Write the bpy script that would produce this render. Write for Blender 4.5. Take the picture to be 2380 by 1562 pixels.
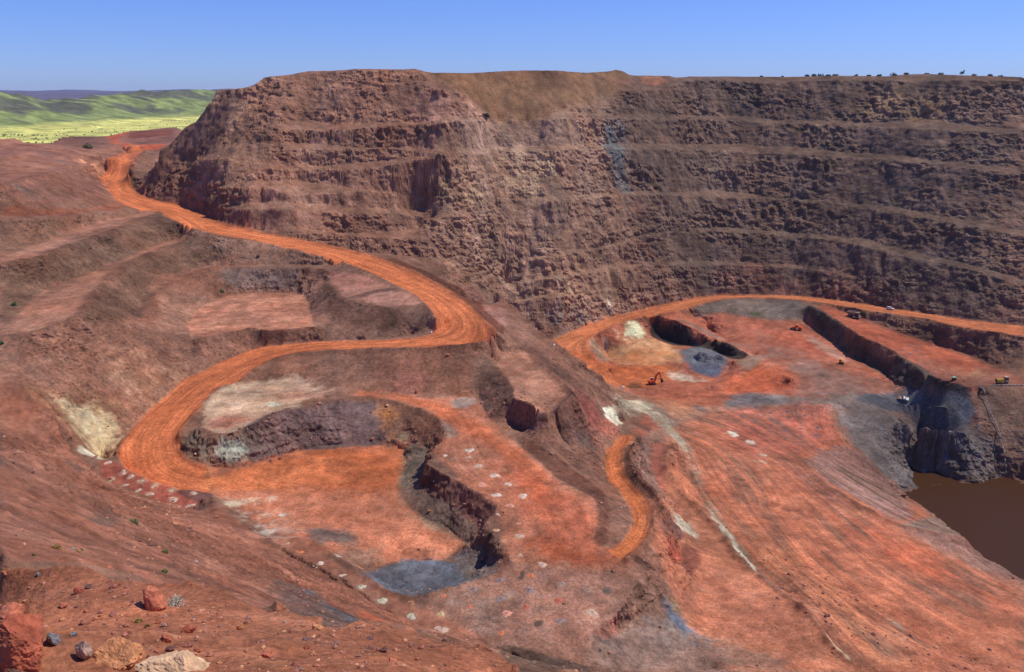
import bpy, bmesh, math, random
import numpy as np
from mathutils import Vector, Matrix, Euler

for o in list(bpy.data.objects): bpy.data.objects.remove(o)
scene = bpy.context.scene
C = scene.collection
# ---------------------------------------------------------------- camera
cam_data = bpy.data.cameras.new("camera"); cam = bpy.data.objects.new("camera", cam_data); C.objects.link(cam)
PITCH = math.asin(0.269)
cam.location = (0, 0, 0); cam.rotation_euler = (math.radians(90) - PITCH, 0, 0)
cam_data.sensor_width = 36.0; cam_data.lens = 36.0 * 2000 / 2379
cam_data.clip_start = 0.1; cam_data.clip_end = 60000
scene.camera = cam
# ---------------------------------------------------------------- light
SUN_AZ, SUN_EL = math.radians(76), math.radians(58)      # azimuth clockwise from +Y
world = bpy.data.worlds.new("World"); scene.world = world; world.use_nodes = True
wn = world.node_tree.nodes; wl = world.node_tree.links; wn.clear()
sky = wn.new("ShaderNodeTexSky"); sky.sky_type = 'NISHITA'; sky.sun_disc = False
sky.sun_elevation = SUN_EL; sky.sun_rotation = SUN_AZ
sky.altitude = 700; sky.air_density = 1.0; sky.dust_density = 0.15; sky.ozone_density = 3.0
bg = wn.new("ShaderNodeBackground"); bg.inputs[1].default_value = 0.094
wo = wn.new("ShaderNodeOutputWorld"); mx = wn.new("ShaderNodeVectorMath"); mx.operation = 'MULTIPLY'; mx.inputs[1].default_value = (0.58, 0.77, 1.50)
wl.new(sky.outputs[0], mx.inputs[0]); wl.new(mx.outputs[0], bg.inputs[0]); wl.new(bg.outputs[0], wo.inputs[0])
sd = bpy.data.lights.new("sun", 'SUN'); sd.energy = 3.8; sd.angle = math.radians(0.53); sd.color = (1.0, 0.94, 0.86)
sun = bpy.data.objects.new("sun", sd); C.objects.link(sun)
to_sun = Vector((math.sin(SUN_AZ) * math.cos(SUN_EL), math.cos(SUN_AZ) * math.cos(SUN_EL), math.sin(SUN_EL)))
sun.rotation_euler = to_sun.to_track_quat('Z', 'Y').to_euler(); sun.location = (300, 100, 400)
scene.view_settings.view_transform = 'Standard'; scene.view_settings.look = 'None'
scene.view_settings.exposure = 0.0; scene.view_settings.gamma = 1.0
HAZE = 3.0e-5
scene.cycles.max_bounces = 4; scene.cycles.diffuse_bounces = 2; scene.cycles.volume_bounces = 0
# ---- log-polar survey grid: columns are bearings, rows are ln(distance)
DTH=0.003; TH0=-1.05; NC=701; R0=2.2; NR=2190
U0=math.log(R0)
def to_grid(x,y):
    th=np.arctan2(x,y); u=np.log(np.maximum(np.hypot(x,y),R0*0.9))
    return (th-TH0)/DTH,(u-U0)/DTH
def densify(p,step=0.6):
    p=np.asarray(p,float); out=[]
    for a,b in zip(p[:-1],p[1:]):
        ga=np.array(to_grid(a[0],a[1])); gb=np.array(to_grid(b[0],b[1]))
        n=max(1,int(np.abs(gb-ga).max()/step)); t=np.arange(n)[:,None]/n
        out.append(a+(b-a)*t)
    out.append(p[-1:]); return np.vstack(out)
def raster(lines):
    S=np.zeros((NR,NC)); N=np.zeros((NR,NC))
    for p in lines:
        q=densify(p) if len(p)>1 else np.asarray(p,float)
        i,j=to_grid(q[:,0],q[:,1]); i=np.rint(i).astype(int); j=np.rint(j).astype(int)
        ok=(i>=0)&(i<NC)&(j>=0)&(j<NR)
        np.add.at(S,(j[ok],i[ok]),q[ok,2]); np.add.at(N,(j[ok],i[ok]),1)
    return S,N
def relax(z,fix,val,its):
    for _ in range(its):
        p=np.pad(z,1,mode='edge')
        z=(p[:-2,1:-1]+p[2:,1:-1]+p[1:-1,:-2]+p[1:-1,2:])*0.25
        z[fix]=val
    return z
def laplace(S,N,its=70):
    lv=[(S,N)]
    while min(lv[-1][0].shape)>10:
        a,b=lv[-1]; h,w=a.shape
        a=np.pad(a,((0,h%2),(0,w%2))); b=np.pad(b,((0,h%2),(0,w%2)))
        lv.append((a.reshape(a.shape[0]//2,2,-1,2).sum((1,3)),b.reshape(b.shape[0]//2,2,-1,2).sum((1,3))))
    z=None
    for k in range(len(lv)-1,-1,-1):
        a,b=lv[k]; fix=b>0; val=a[fix]/b[fix]
        if z is None: z=np.full(a.shape,val.mean())
        else: z=np.repeat(np.repeat(z,2,0),2,1)[:a.shape[0],:a.shape[1]]
        z=z.copy(); z[fix]=val
        z=relax(z,fix,val,its if k>0 else its//2+10)
    return z
def blur(a,n):
    n=int(n)
    if n<1: return a
    for ax in (0,1):
        for _ in range(2):
            p=np.pad(a,[(n+1,n) if q==ax else (0,0) for q in (0,1)],mode='edge')
            c=np.cumsum(p,axis=ax,dtype=np.float64)
            m=a.shape[ax]
            hi=np.take(c,np.arange(2*n+1,2*n+1+m),axis=ax); lo=np.take(c,np.arange(0,m),axis=ax)
            a=((hi-lo)/(2*n+1)).astype(np.float32)
    return a
def sample(a,i,j):
    i=np.clip(i,0,NC-1.001); j=np.clip(j,0,NR-1.001)
    i0=i.astype(np.int32); j0=j.astype(np.int32); fi=(i-i0).astype(np.float32); fj=(j-j0).astype(np.float32)
    if a.ndim==3: fi=fi[...,None]; fj=fj[...,None]
    return (a[j0,i0]*(1-fi)+a[j0,i0+1]*fi)*(1-fj)+(a[j0+1,i0]*(1-fi)+a[j0+1,i0+1]*fi)*fj
def fill_poly(pts):
    """mask of a plan polygon on the grid (scanline over rows)"""
    p=np.asarray(pts,float); p=np.vstack([p,p[:1]])
    q=densify(np.column_stack([p[:,:2],np.zeros(len(p))]),2.0)
    gi,gj=to_grid(q[:,0],q[:,1])
    M=np.zeros((NR,NC),np.float32)
    j0=max(0,int(np.floor(gj.min()))); j1=min(NR-1,int(np.ceil(gj.max())))
    a_i,a_j,b_i,b_j=gi[:-1],gj[:-1],gi[1:],gj[1:]
    for j in range(j0,j1+1):
        c=((a_j<=j)&(b_j>j))|((b_j<=j)&(a_j>j))
        if not c.any(): continue
        x=np.sort(a_i[c]+(j-a_j[c])*(b_i[c]-a_i[c])/(b_j[c]-a_j[c]))
        for k in range(0,len(x)-1,2):
            s=max(0,int(math.ceil(x[k]))); e=min(NC-1,int(math.floor(x[k+1])))
            if e>=s: M[j,s:e+1]=1
    return M
# ---- surveyed break lines (bearing survey of crests, toes, road edges; unseen ground at right added low to let sun in) and plan outlines of soils and painted shade, packed
LINE_N=[36, 31, 68, 12, 12, 42, 37, 23, 21, 18, 6, 4, 13, 12, 8, 99, 35, 15, 5, 7, 22, 40, 14, 18, 18, 11, 7, 32, 9, 4, 8, 4, 3, 11, 13, 12, 3, 4, 13, 13, 4, 15, 9, 11, 12, 12, 8, 11, 8, 10, 10, 4, 3, 2, 4, 52, 9, 9, 9, 17, 8, 7, 4, 7, 3, 3, 3, 3, 3, 3, 7, 6, 5, 3, 9, 3, 2, 4, 6, 5, 3, 12, 12, 12, 4, 3, 3, 2, 10, 11, 13, 18, 20, 15, 8, 6, 7, 9, 12, 10, 17, 17, 17, 6, 3, 10, 12, 10, 22, 16, 13, 14, 13, 12, 9, 7, 27, 27, 41, 40, 41, 41, 39, 15, 43, 16, 43, 16, 43, 16, 43, 6, 8, 17, 33, 5, 15, 20, 26, 8, 8, 5, 5, 15, 15, 20, 20, 26, 26, 2, 4, 3, 7, 5, 49, 49, 49, 8, 5, 5, 3, 209, 84, 21]
LINE_D=[
-337.1,806.8,-49.1,-328.8,768.1,-52.7,-303.1,700.3,-55,-284.8,647.7,-57.3,-310.5,700,-67,-290.8,660.9,-68,-272.3,634.3,-69.8,-255.4,612.8,-71,
-243.1,606,-72.4,-228.8,602.5,-74.1,-207.4,575.8,-75.9,-192.2,555.3,-77.3,-175.2,539.3,-79.4,-164.9,537.4,-81.1,-154.6,535.6,-82.8,-162.4,530.8,-81.2,
-152.6,530.4,-82.9,-142.6,528.8,-84.4,-132.4,526.6,-85.7,-122.3,524.5,-86.9,-111.6,519.2,-88.1,-101.1,514.1,-89.4,-94.1,510.1,-90.2,-87.2,506.2,-91,
-80.4,502.4,-91.9,-71.7,492.9,-92.9,-63.2,483,-93.8,-54.7,471.4,-94.7,-46.7,460.6,-95.7,-38.7,445.9,-96.7,-31.1,432.3,-97.7,-23.8,417.4,-98.9,
-17,402.7,-100.4,-11.7,388.6,-101.7,-8,376.2,-102,-6.4,368.7,-102,-6.4,368.7,-102,-9.8,359,-102,-15.1,355,-102.4,-23.2,353.9,-103.5,
-31.5,355.6,-104.6,-37,356.6,-105.2,-42.5,357.3,-105.6,-49.6,359.4,-106.3,-56.8,361.4,-106.9,-63.9,362.5,-107.5,-71.1,363.6,-108.1,-76.8,364.3,-108.6,
-82.5,364.9,-109.1,-88.3,365.6,-109.6,-92.8,364.5,-110,-97.4,363.9,-110.5,-103.6,359.8,-111.3,-106.4,355.6,-111.7,-108.7,350.2,-112.3,
-110.6,345.6,-112.7,-113.2,334.3,-113.7,-118.6,331.4,-114.8,-119.7,319.4,-115.9,-120.3,308.1,-116.9,-120.4,301.5,-117.5,-121.3,296.1,-118.2,
-119.7,288.5,-118.6,-120.1,288.7,-122.5,-115.5,281.6,-122.9,-109.7,276.4,-123.5,-105,274,-124.1,-374,864,-50.8,-358.5,815,-53.6,-344.5,750.6,-60,
-328.4,700.6,-62,-316.5,668.2,-62,-301.2,642.5,-64.2,-285.7,616,-66,-262.9,576.2,-67.6,-250.5,560.7,-69,-233.5,548.7,-70.7,-225.4,554.1,-72.2,
-217.2,539.2,-72.6,-204.8,524.7,-73.8,-186.9,506.2,-75.6,-178.2,502.2,-76.9,-170,499.2,-78.3,-161.3,500.5,-80,-152.6,501.8,-81.7,-154.2,502.8,-81.4,
-144.5,500.7,-83.1,-134.5,497.6,-84.6,-127.5,493.8,-85.5,-120.6,490.1,-86.3,-113.9,486.6,-87.1,-106.2,484,-88.1,-98.5,481.5,-89.1,-85.4,467.1,-90.7,
-73,453.9,-92.2,-64.8,442.9,-93.4,-52.9,425.3,-94.9,-43,408.8,-96.2,-39.3,395.5,-96.7,-34.6,381.6,-97.5,-32.1,392.7,-104,-31.5,384.9,-104.1,
-36.7,377.9,-104.8,-41.7,375.5,-105.4,-48.8,375.6,-106,-56,375.7,-106.6,-61.9,376.7,-107.1,-67.8,377.7,-107.6,-73.8,378.7,-108.1,-79.8,379.7,-108.6,
-85.8,380.7,-109,-91.9,381.7,-109.5,-99.1,381.2,-110.1,-106.3,381,-110.9,-114.8,379.9,-111.7,-119.7,376.7,-112.3,-125.3,370,-113.3,
-131.3,362.2,-114.4,-134.5,355.1,-115,-137.8,348.9,-115.8,-139.9,340,-116.7,-140.3,331.2,-117.5,-141.8,318,-118.6,-142,308.8,-119.2,-141.4,298.1,-120,
-140.5,288.5,-120,-138.9,280.4,-120,-135.8,273.9,-120,-132,268.9,-120.1,-127.1,264.4,-120.9,-121.4,261.4,-121.7,-113.3,256.6,-122.2,
-107.9,255.3,-122.9,-102.9,255.9,-123.6,-98.4,254.4,-124,23,219.2,-122,24.8,215.8,-122.1,27.6,215.3,-122.2,31.9,221.9,-123.1,35.2,229.8,-123.7,
37.5,240.6,-125.7,37.9,249.6,-126.8,36.8,269.2,-130.1,34.3,281.4,-132.1,34.7,298.7,-133,38,315.7,-135.2,45.7,337,-138,31,209.3,-122.4,
35.5,216.8,-123.2,39.5,223.7,-123.9,40.8,227.6,-124.2,43.1,235.1,-124.5,44.6,244.9,-125.7,44.1,255.6,-127.2,42.3,269,-129.1,41,285,-131.3,
41.5,299.8,-133.5,44.8,317.4,-135.9,53.6,343.1,-140.5,-11.8,566.3,-156.6,-3.9,561.4,-156.5,3.9,556.5,-156.3,11.5,551.7,-156.2,19.7,550.4,-156,
27.9,549.2,-155.8,34.1,555.6,-155,43.4,567.9,-154,57.5,580.9,-153,72.2,594.5,-151.9,82,601,-151.2,91.9,607.6,-150.5,102.1,614.5,-149.8,
112.6,621.5,-149.1,125.4,628,-148.3,138.5,634.6,-147.4,148.2,635.5,-146.6,157.9,636.4,-145.9,160,634.7,-145.7,171.6,633.6,-145,183.4,633.4,-144.5,
194.2,629.8,-144,204.9,626.2,-143.5,212.7,621.4,-143.1,220.4,616.7,-142.7,227.4,610.3,-142.4,234.4,604.3,-142.2,241.1,598.1,-142,247.6,591.9,-141.7,
254.1,585.9,-141.5,259.9,578.8,-141.3,265.4,571.6,-141,270.8,564.5,-140.7,276.8,559,-140.4,282.6,553.5,-140.1,287.6,546.8,-139.8,292.5,540.2,-139.6,
297.2,533.6,-139.3,302.8,529.8,-139,308.3,526,-138.7,313.7,522.3,-138.5,319,518.6,-138.2,49.6,504.2,-153.5,47.2,521.3,-153.7,49.4,538.1,-153.6,
55.6,551.7,-153.1,69.5,570.6,-152,84.2,583.7,-151,98.4,590.4,-149.9,107,591.5,-149.3,115.7,592.6,-148.7,124.5,601.6,-148.1,133.6,610.5,-147.5,
143.7,614.8,-146.7,153.9,619.1,-145.9,157.3,623.1,-145.7,168.7,622.1,-145,180.3,622.1,-144.5,190.8,617.9,-144,201.1,613.8,-143.5,207.6,608.3,-143.2,
214,602.9,-142.8,219.8,596.4,-142.5,225.8,590.4,-142.3,231.6,584.5,-142.1,237.1,576.2,-141.8,242.6,568.1,-141.6,250.6,561.7,-141.3,258.3,555.2,-141,
263.9,549,-140.7,269.3,542.9,-140.4,273.1,533.7,-140.1,276.7,524.7,-139.8,281.5,518.6,-139.5,286.2,512.5,-139.2,290.8,506.5,-138.9,295.3,501.7,-138.7,
299.6,497,-138.4,304,492.3,-138.2,70.2,344.8,-144.1,63.9,330.1,-143.6,62,318.9,-144.2,63.3,306.5,-145.5,64.6,295.4,-145.4,67.5,286.6,-145.1,
69.1,279,-145,70.6,271.6,-144.8,71.4,261.4,-143.8,72.1,251.8,-142.9,71.9,247.6,-142.5,72.9,241.6,-141.7,73.9,235.8,-141,75.2,230.3,-140.4,
76.5,224.9,-139.9,79,218.2,-139,78,205.2,-133.4,80.1,201.2,-133.5,81.2,194.6,-134,81,188.6,-134.6,82.4,184.4,-134.9,83.8,182,-135,85.2,179.6,-135,
75.3,360.9,-152.1,74.2,348.6,-154,74.8,340,-155.5,75.4,331.6,-156.8,75.1,310.8,-154.6,76.2,294.5,-152.3,77.2,283.8,-151.3,78.1,273.7,-150.3,
76.8,263.4,-149.7,78.4,255.9,-148.7,79.9,248.8,-147.8,81.3,241.2,-146.6,82.5,233.5,-145.2,83.5,228.7,-144.4,82,214.3,-138.1,84.1,209.9,-138.1,
85.5,202.8,-138.4,85.9,196.2,-139.2,87.6,191.1,-139.8,89.3,188.7,-139.9,90.9,186.3,-140,82,415.9,-159.7,89.9,421.8,-161.1,98,427.7,-162.6,
106.2,433.7,-164.1,112.3,434.8,-164.3,118.4,436,-164.5,124.5,437.1,-164.7,130.6,438.2,-164.9,136.7,439.3,-165.1,142.9,440.4,-165.3,149.3,442,-165.3,
152.9,435.8,-162.4,159.5,438,-162.6,166.1,440.3,-162.8,173.4,444.3,-163,180.8,448.3,-163.2,188.3,452.4,-163.5,195.9,456.6,-163.7,81.8,371.8,-153,
82.8,338,-157.2,84.5,288.6,-152.5,86.5,253,-148.6,87.1,215.6,-139.6,92,191.1,-140.2,103.8,309.6,-157,104.7,263.4,-153,112.6,229.7,-151,
129.5,210.3,-155,132.4,363.4,-160.6,132.6,350,-160.7,134.2,338.6,-160.8,136.2,333.2,-160.8,138.4,328.1,-160.9,141.8,323.1,-161.9,145.2,318.3,-162.8,
150.3,311.8,-163.9,154,308.5,-164.5,159,308.3,-165.4,164,308,-166.4,170.2,307.6,-167.6,176.5,307.3,-168.8,193.7,390.1,-189.6,191.8,375.4,-186.7,
187.9,355.2,-182.4,185.2,338.7,-178.1,181.6,318.6,-172.1,179.9,313.6,-171.1,179.2,301.5,-170,179,294.9,-169.2,178.9,288.4,-168.4,178.9,278.7,-166.9,
179.7,273.7,-166.3,180.3,268.6,-165.6,175.3,441.5,-164.6,167.4,416.8,-167.2,168.9,407.8,-170.5,174.2,404,-173.7,179.1,399.1,-177.7,184.9,395,-182,
189.6,390,-187.2,193.8,390.2,-189.3,-113.6,291.9,-116.5,-109.4,287.6,-116.5,-105.3,283.5,-116.5,-103.2,283.9,-116.3,-101.1,284.3,-116.2,
-99,284.7,-116,-97.5,286.6,-115.8,-96,288.5,-115.7,-94,289.2,-114.9,-92.6,291.7,-115,-91.3,294.3,-115,-90,298.1,-115,-88.7,302.1,-115.1,
-87.3,306.1,-115.1,-85.3,307.6,-115.2,-83.3,309,-115.2,-81.2,310.5,-115.2,-79.1,311.8,-115.3,-76.9,313.1,-115.3,-74.8,314.3,-115.3,-72.6,315.6,-115.4,
-70.4,316.9,-115.4,-68.2,318.2,-115.5,-65.7,319.9,-115.6,-63.3,322,-115.8,-60.8,324.2,-116,-56.6,326,-116.4,-54.1,324.8,-116.6,-51.6,323.6,-116.8,
-49.1,322.5,-117,-44.8,320.6,-117.1,-41.8,318.5,-117.2,-38.9,316.4,-117.3,-36,314.4,-117.4,-33.1,312.3,-117.5,-28.8,307.6,-117.7,-26.9,302,-117.9,
-25.1,296.7,-118,-24,288.5,-118.2,-25.7,280.9,-118.4,-26.5,275.5,-118.4,-27.1,267.2,-118.5,-28.4,263.2,-118.6,-26.1,260.8,-118.6,-23.8,258.5,-118.7,
-21.6,256.2,-118.7,-19.4,254,-118.8,-17.3,251.7,-118.8,-15.1,249.5,-118.9,-12.6,245.2,-119,-10.7,244.1,-119.2,-8.8,243.1,-119.3,-7,242,-119.5,
-5.5,239.4,-119.8,-4,236.9,-120,-4.1,233.9,-120.1,-6.7,229.6,-120.3,-6.9,224.3,-120.8,-5.7,221.8,-121,-4.6,219.3,-121.3,-3,216.6,-121.5,
-1.4,214,-121.8,-0.3,208.6,-122.2,-0.3,206.6,-122.3,-2.3,205.4,-122.8,-4.4,204.3,-123.2,-6,203.6,-123.6,-7.7,202.9,-123.9,-9.3,201.9,-124,
-11,201.2,-124.1,-12.6,200.5,-124.1,-14.2,199.8,-124.2,-15.8,199.1,-124.2,-17.4,198.3,-124.3,-19,197.5,-124.3,-20.6,196.8,-124.3,-22.1,196.2,-124.4,
-23.7,195.5,-124.4,-25.2,194.8,-124.5,-26.9,195.2,-124.5,-28.6,195.5,-124.5,-30.7,196.6,-124.5,-32.8,197.8,-124.5,-34.5,199.6,-124.5,
-36.2,201.4,-124.5,-37.9,203.2,-124.5,-40.1,205.4,-124.5,-42.4,207.6,-124.5,-44.1,209.6,-124.5,-45.9,211.6,-124.5,-47.6,213.6,-124.5,
-49.4,215.6,-124.5,-51.3,217.7,-124.5,-53.1,219.8,-124.5,-55,221.7,-124.5,-56.8,223.6,-124.5,-58.7,225.6,-124.5,-61.2,225.9,-124.5,-63.7,226.3,-124.5,
-113.9,332.9,-114.8,-111.1,342.7,-114.8,-104.7,342.9,-114.9,-98.4,342.1,-114.9,-92.2,341.4,-115,-87.4,339.9,-115,-82.7,338.8,-115.2,
-76.7,335.5,-115.4,-70.9,332.2,-115.6,-65.7,331.6,-115.9,-60.5,331.1,-116.1,-55.3,330.9,-116.3,-50.2,330.7,-116.5,-45.1,330.6,-116.6,
-39.9,330.4,-116.6,-34.8,330.2,-116.7,-29.6,330,-116.8,-24.5,330.3,-116.9,-19.4,330.5,-116.9,-14.3,330.8,-117.1,-11.8,319.4,-117.6,-9.5,308.7,-118.2,
-4.5,294.3,-119,-1,288.8,-119.3,2.4,283.5,-119.5,5.6,276.3,-119.7,8.7,269.4,-120,11.6,263.3,-120.2,14.5,257.5,-120.4,17.7,253.1,-120.6,
20.9,248.9,-120.7,25.3,244.8,-120.9,25.7,236.9,-121.2,26,228,-121.5,23,219.7,-121.8,221.7,593.7,-143.4,231,582.1,-145.1,237,570,-146.5,
243.8,558.8,-148,248.5,549.6,-149,253.2,540.8,-150.1,259,535.2,-151,264.7,529.7,-152,269.9,523.4,-152.7,274,515.4,-153.1,278,507.7,-153.5,
281.9,500.2,-153.9,283.7,489.1,-154,285.2,478,-154,285,459.6,-154,8.5,362.9,-110.5,12.8,350,-110.5,16.8,337.9,-110.5,20.7,324.2,-110.5,
24.3,311.5,-110.5,44.1,238.5,-124.6,47.8,244.2,-125,47,256.3,-126.1,44.5,272.2,-128.3,43.3,288.8,-130.6,45.3,307.1,-133.6,50,322.5,-135.9,
-70.6,224.6,-124.4,-66.7,221.5,-124.4,-63,218.4,-124.4,-59.3,215.4,-124.4,-56,212.5,-124.4,-52.8,209.7,-124.4,-49.6,207,-124.4,-46.5,204.3,-124.4,
-43.5,201.4,-124.4,-40.5,198.5,-124.4,-37.5,195.7,-124.4,-34.7,193,-124.4,-31.6,190,-124.4,-28.6,187.1,-124.4,-25.6,184.3,-124.4,-22.7,182.4,-124.4,
-19.7,180.5,-124.4,-16.8,178.7,-124.4,-13.9,177.9,-124.4,-11,177.2,-124.4,-8.2,176.5,-124.4,-5.3,175.7,-124.4,-150.6,272.4,-116,-143.4,264.7,-118.4,
-139.1,263.1,-120.6,-135.2,262.1,-123,-129.6,258.6,-123.3,-124,255.2,-123.6,-118.7,251.9,-123.9,-114.5,250,-124.2,-110.3,248.2,-124.5,
-106.2,246.3,-124.7,-102.1,244.5,-125,-97.2,242.2,-123.9,-92.3,239.8,-122.8,-89,241.7,-123.9,-85.7,243.6,-125,-81.3,237.2,-125.2,-77,231.1,-125.4,
-73.3,227.4,-125.5,-69.6,224,-125.5,-66,220.7,-125.4,-62.5,217.5,-125.4,-59.1,214.4,-125.4,-55.8,211.4,-125.4,-52.5,208.4,-125.3,-49.3,205.5,-125.3,
-46.3,202.7,-125.3,-43.2,199.7,-125.3,-40.2,196.9,-125.2,-37.3,194.1,-125.2,-34.5,191.4,-125.2,-31.5,189.2,-125.1,-28.6,187.1,-125.1,-25.7,185,-125.1,
-22.9,183,-125.1,-20.2,181,-125,-17.5,179,-125,-14.4,178.5,-125,-11.4,178.1,-125,-8.4,177.6,-125,-5.4,177.1,-125,-231.1,382.9,-73.2,
-227.7,385.9,-73.2,-224.3,389,-73.2,-222.7,395.4,-73.2,-221.2,401.9,-73.2,-224.5,426.4,-73.2,-224,436.5,-73.2,-223.5,447.1,-73.2,-223,458.2,-73.2,
-223.5,471.3,-73.2,-224.1,485.1,-73.2,-228.4,515.3,-73.2,-228.4,534.6,-73.2,-228.4,555.4,-73.2,-192.8,311.8,-88,-189.7,314,-87.9,-186.1,315.4,-87.7,
-182.6,316.8,-87.4,-179.6,321.9,-87,-176.6,327.2,-86.7,-174.5,337.4,-86.2,-183.1,364.4,-85.8,-188.5,383.2,-85.5,-194.4,404,-85.2,-197.7,422.3,-84.9,
-201.5,442.9,-84.6,-200.4,456,-84.4,-199.2,469.9,-84.2,-198,484.8,-83.9,-196.8,500.6,-83.7,-193,510.6,-83.4,-189,521,-83.2,-164.4,377.3,-97,
-170.7,397.3,-96.6,-177.7,419.4,-96.1,-178.4,434.4,-95.6,-179.2,450.7,-95,-175.9,457.2,-94.5,-172.6,464,-94,-169.2,471.2,-93.6,-163.9,476.4,-93.6,
-155.6,476.1,-93.5,-147.3,475.9,-93.5,-140.1,475.7,-93.4,-133,475.5,-93.4,-125.9,475.3,-93.3,-118.9,473.8,-93.3,-112,472.4,-93.3,-105.2,471,-93.2,
-101.2,462.1,-93.2,-140.8,366.5,-104.6,-136.7,371.7,-104.6,-132.5,377,-104.6,-126.7,381.3,-104.6,-120.7,385.7,-104.6,-114.6,381.3,-104.6,
-109.3,383,-104.6,-103.9,384.6,-104.6,-99.1,385.6,-104.6,-94.2,386.6,-104.6,-89.3,387.5,-104.6,24.4,312.9,-111,18.4,300.4,-111,13.9,295.1,-111,
12.8,290,-111,9.6,296.4,-111,6.3,303.1,-111,1.6,307.2,-111,-310.5,700,-67,-290.8,660.9,-68,-272.3,634.3,-69.8,-255.4,612.8,-71,-243.1,606,-72.4,
-228.8,602.5,-74.1,-207.4,575.8,-75.9,-192.2,555.3,-77.3,-175.2,539.3,-79.4,-164.9,537.4,-81.1,-154.6,535.6,-82.8,-162.4,530.8,-81.2,
-152.6,530.4,-82.9,-142.6,528.8,-84.4,-132.4,526.6,-85.7,-122.3,524.5,-86.9,-111.6,519.2,-88.1,-101.1,514.1,-89.4,-94.1,510.1,-90.2,-87.2,506.2,-91,
-80.4,502.4,-91.9,-71.7,492.9,-92.9,-63.2,483,-93.8,-54.7,471.4,-94.7,-46.7,460.6,-95.7,-38.7,445.9,-96.7,-31.1,432.3,-97.7,-23.8,417.4,-98.9,
-17,402.7,-100.4,-11.7,388.6,-101.7,-8,376.2,-102,-6.4,368.7,-102,59.4,561,-166.3,66.7,573.3,-166.3,80.6,586.1,-166.3,95.5,596,-166.3,
106.8,582.8,-166.3,118,571.7,-166.3,130.4,568.6,-166.3,136.7,558,-166.3,143.2,539.2,-166.3,57.1,566.3,-157.1,71,583.2,-155.4,86,596.3,-154.4,
99.9,599.6,-152.5,99.2,595.4,-151.4,106.7,586.7,-150.8,114.2,579.3,-150.9,120.4,574.4,-153,130.4,570.8,-157.5,139.2,552.9,-157.8,148.9,540.9,-159.5,
159.7,539.7,-164.3,47.8,528.2,-155.8,49.9,506.3,-155.8,54.8,493.4,-155.8,58.8,488.4,-155.8,62.2,555,-166.3,65.6,532.3,-166.3,73,526.8,-166.3,
50.7,512.4,-166.3,56.9,496.3,-166.3,64.7,484.5,-166.3,67.4,482.3,-166.4,76.3,482.3,-166.4,82.8,485.7,-166.3,96,496.3,-166.3,107.4,496.3,-166.3,
118.9,492.7,-166.3,128.3,503.6,-166.3,138.9,521.5,-166.3,66,472.3,-164.4,77.4,475,-164.2,85.2,478.1,-164.1,93.2,481.6,-164.1,97.6,477,-164.1,
107,476,-164.2,117.5,474.1,-162.4,129.3,483.3,-162.4,137.8,496.5,-162.4,144.1,511.7,-162.4,140.4,522.3,-162.4,146.1,529.1,-162.4,157.4,531.9,-162.4,
71.2,467.2,-165.3,78.9,467.2,-165.3,86.7,467.2,-165.3,94.4,467.2,-165.3,101.8,468.1,-165.3,109.2,469,-165.2,116.7,469.9,-165.1,124.4,471.7,-165,
132.2,473.5,-164.9,140,475.4,-164.7,149.7,477.2,-164.6,159.6,479.4,-164.6,120.3,527.1,-158,127.5,534.2,-158,131.9,521.5,-158,118.1,526.5,-163.7,
121.2,518.5,-163.7,127,515.8,-163.7,134.8,518.5,-163.7,205.6,585.5,-153.3,209.4,567.4,-155.6,212.6,551.6,-157.8,218.2,541.2,-160,217.5,530.4,-161.1,
224,515.8,-162,227,498.2,-162.9,226.5,479.1,-163.7,229,474.6,-163.7,234.7,470.1,-163.7,240.3,465.8,-163.7,245.4,461.5,-163.7,250.4,457.2,-163.7,
210.4,589.5,-142.4,213.6,575.6,-143.5,215.2,567.6,-144.1,220.1,550.3,-145.8,221.7,528.3,-147.4,225.7,521.1,-148.3,229.7,514.1,-149.2,
233.3,503.9,-150.2,234,491.3,-151.2,235.4,477.4,-152.3,238.6,460.7,-152.9,244.6,455.4,-153.4,250.6,446.4,-154,256.2,446.5,-154,264.8,449.7,-154,
273.8,450.3,-154,282.7,450.8,-154,127.9,604.7,-154,134.4,598.4,-154.4,140.8,592.2,-154.8,147,586.1,-155.1,153.2,580.2,-155.5,159.9,574.8,-155.9,
166.5,569.5,-156.3,173.1,564.4,-156.7,179.5,559.3,-157.1,185.9,554.4,-157.5,188.6,543.2,-158.3,191.3,532.6,-159,193.9,522.4,-159.8,196.9,507.7,-160.9,
199.9,493.9,-161.9,139.2,597.6,-160.2,142.7,579,-160.2,146,561.5,-160.2,149.1,544.9,-160.2,152,529.3,-160.2,154.8,514.4,-160.2,158.1,502.6,-160.2,
161.3,491.2,-160.2,164.4,480.4,-160.2,91.6,451.9,-165.5,98.6,451.9,-165.5,105.6,451.9,-165.5,112.6,451.9,-165.5,119.7,451.9,-165.5,127.5,455.2,-165.2,
135.5,458.6,-164.9,143.6,462.1,-164.7,150.8,463.8,-164.5,158,465.6,-164.4,164.7,465.8,-163.7,211.5,425.9,-193,210,411,-193,206.6,390.6,-193,
204.4,373.8,-193,201.4,353.4,-193,199.8,348.3,-193,199.6,335.9,-193,199.8,329.1,-193,199.9,322.4,-193,200.6,312.3,-193,201.6,307.1,-193,
202.6,301.8,-193,227.1,457.3,-198,225.9,442.2,-198,223,421.5,-198,221.2,404.5,-198,218.7,383.8,-198,217.3,378.6,-198,217.5,366,-198,218,359,-198,
218.4,352.1,-198,219.5,341.8,-198,220.9,336.3,-198,222.1,330.9,-198,136.5,369.9,-162.5,136.9,355.7,-162.7,138.5,344.9,-162.8,142.7,334.7,-163,
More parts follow.
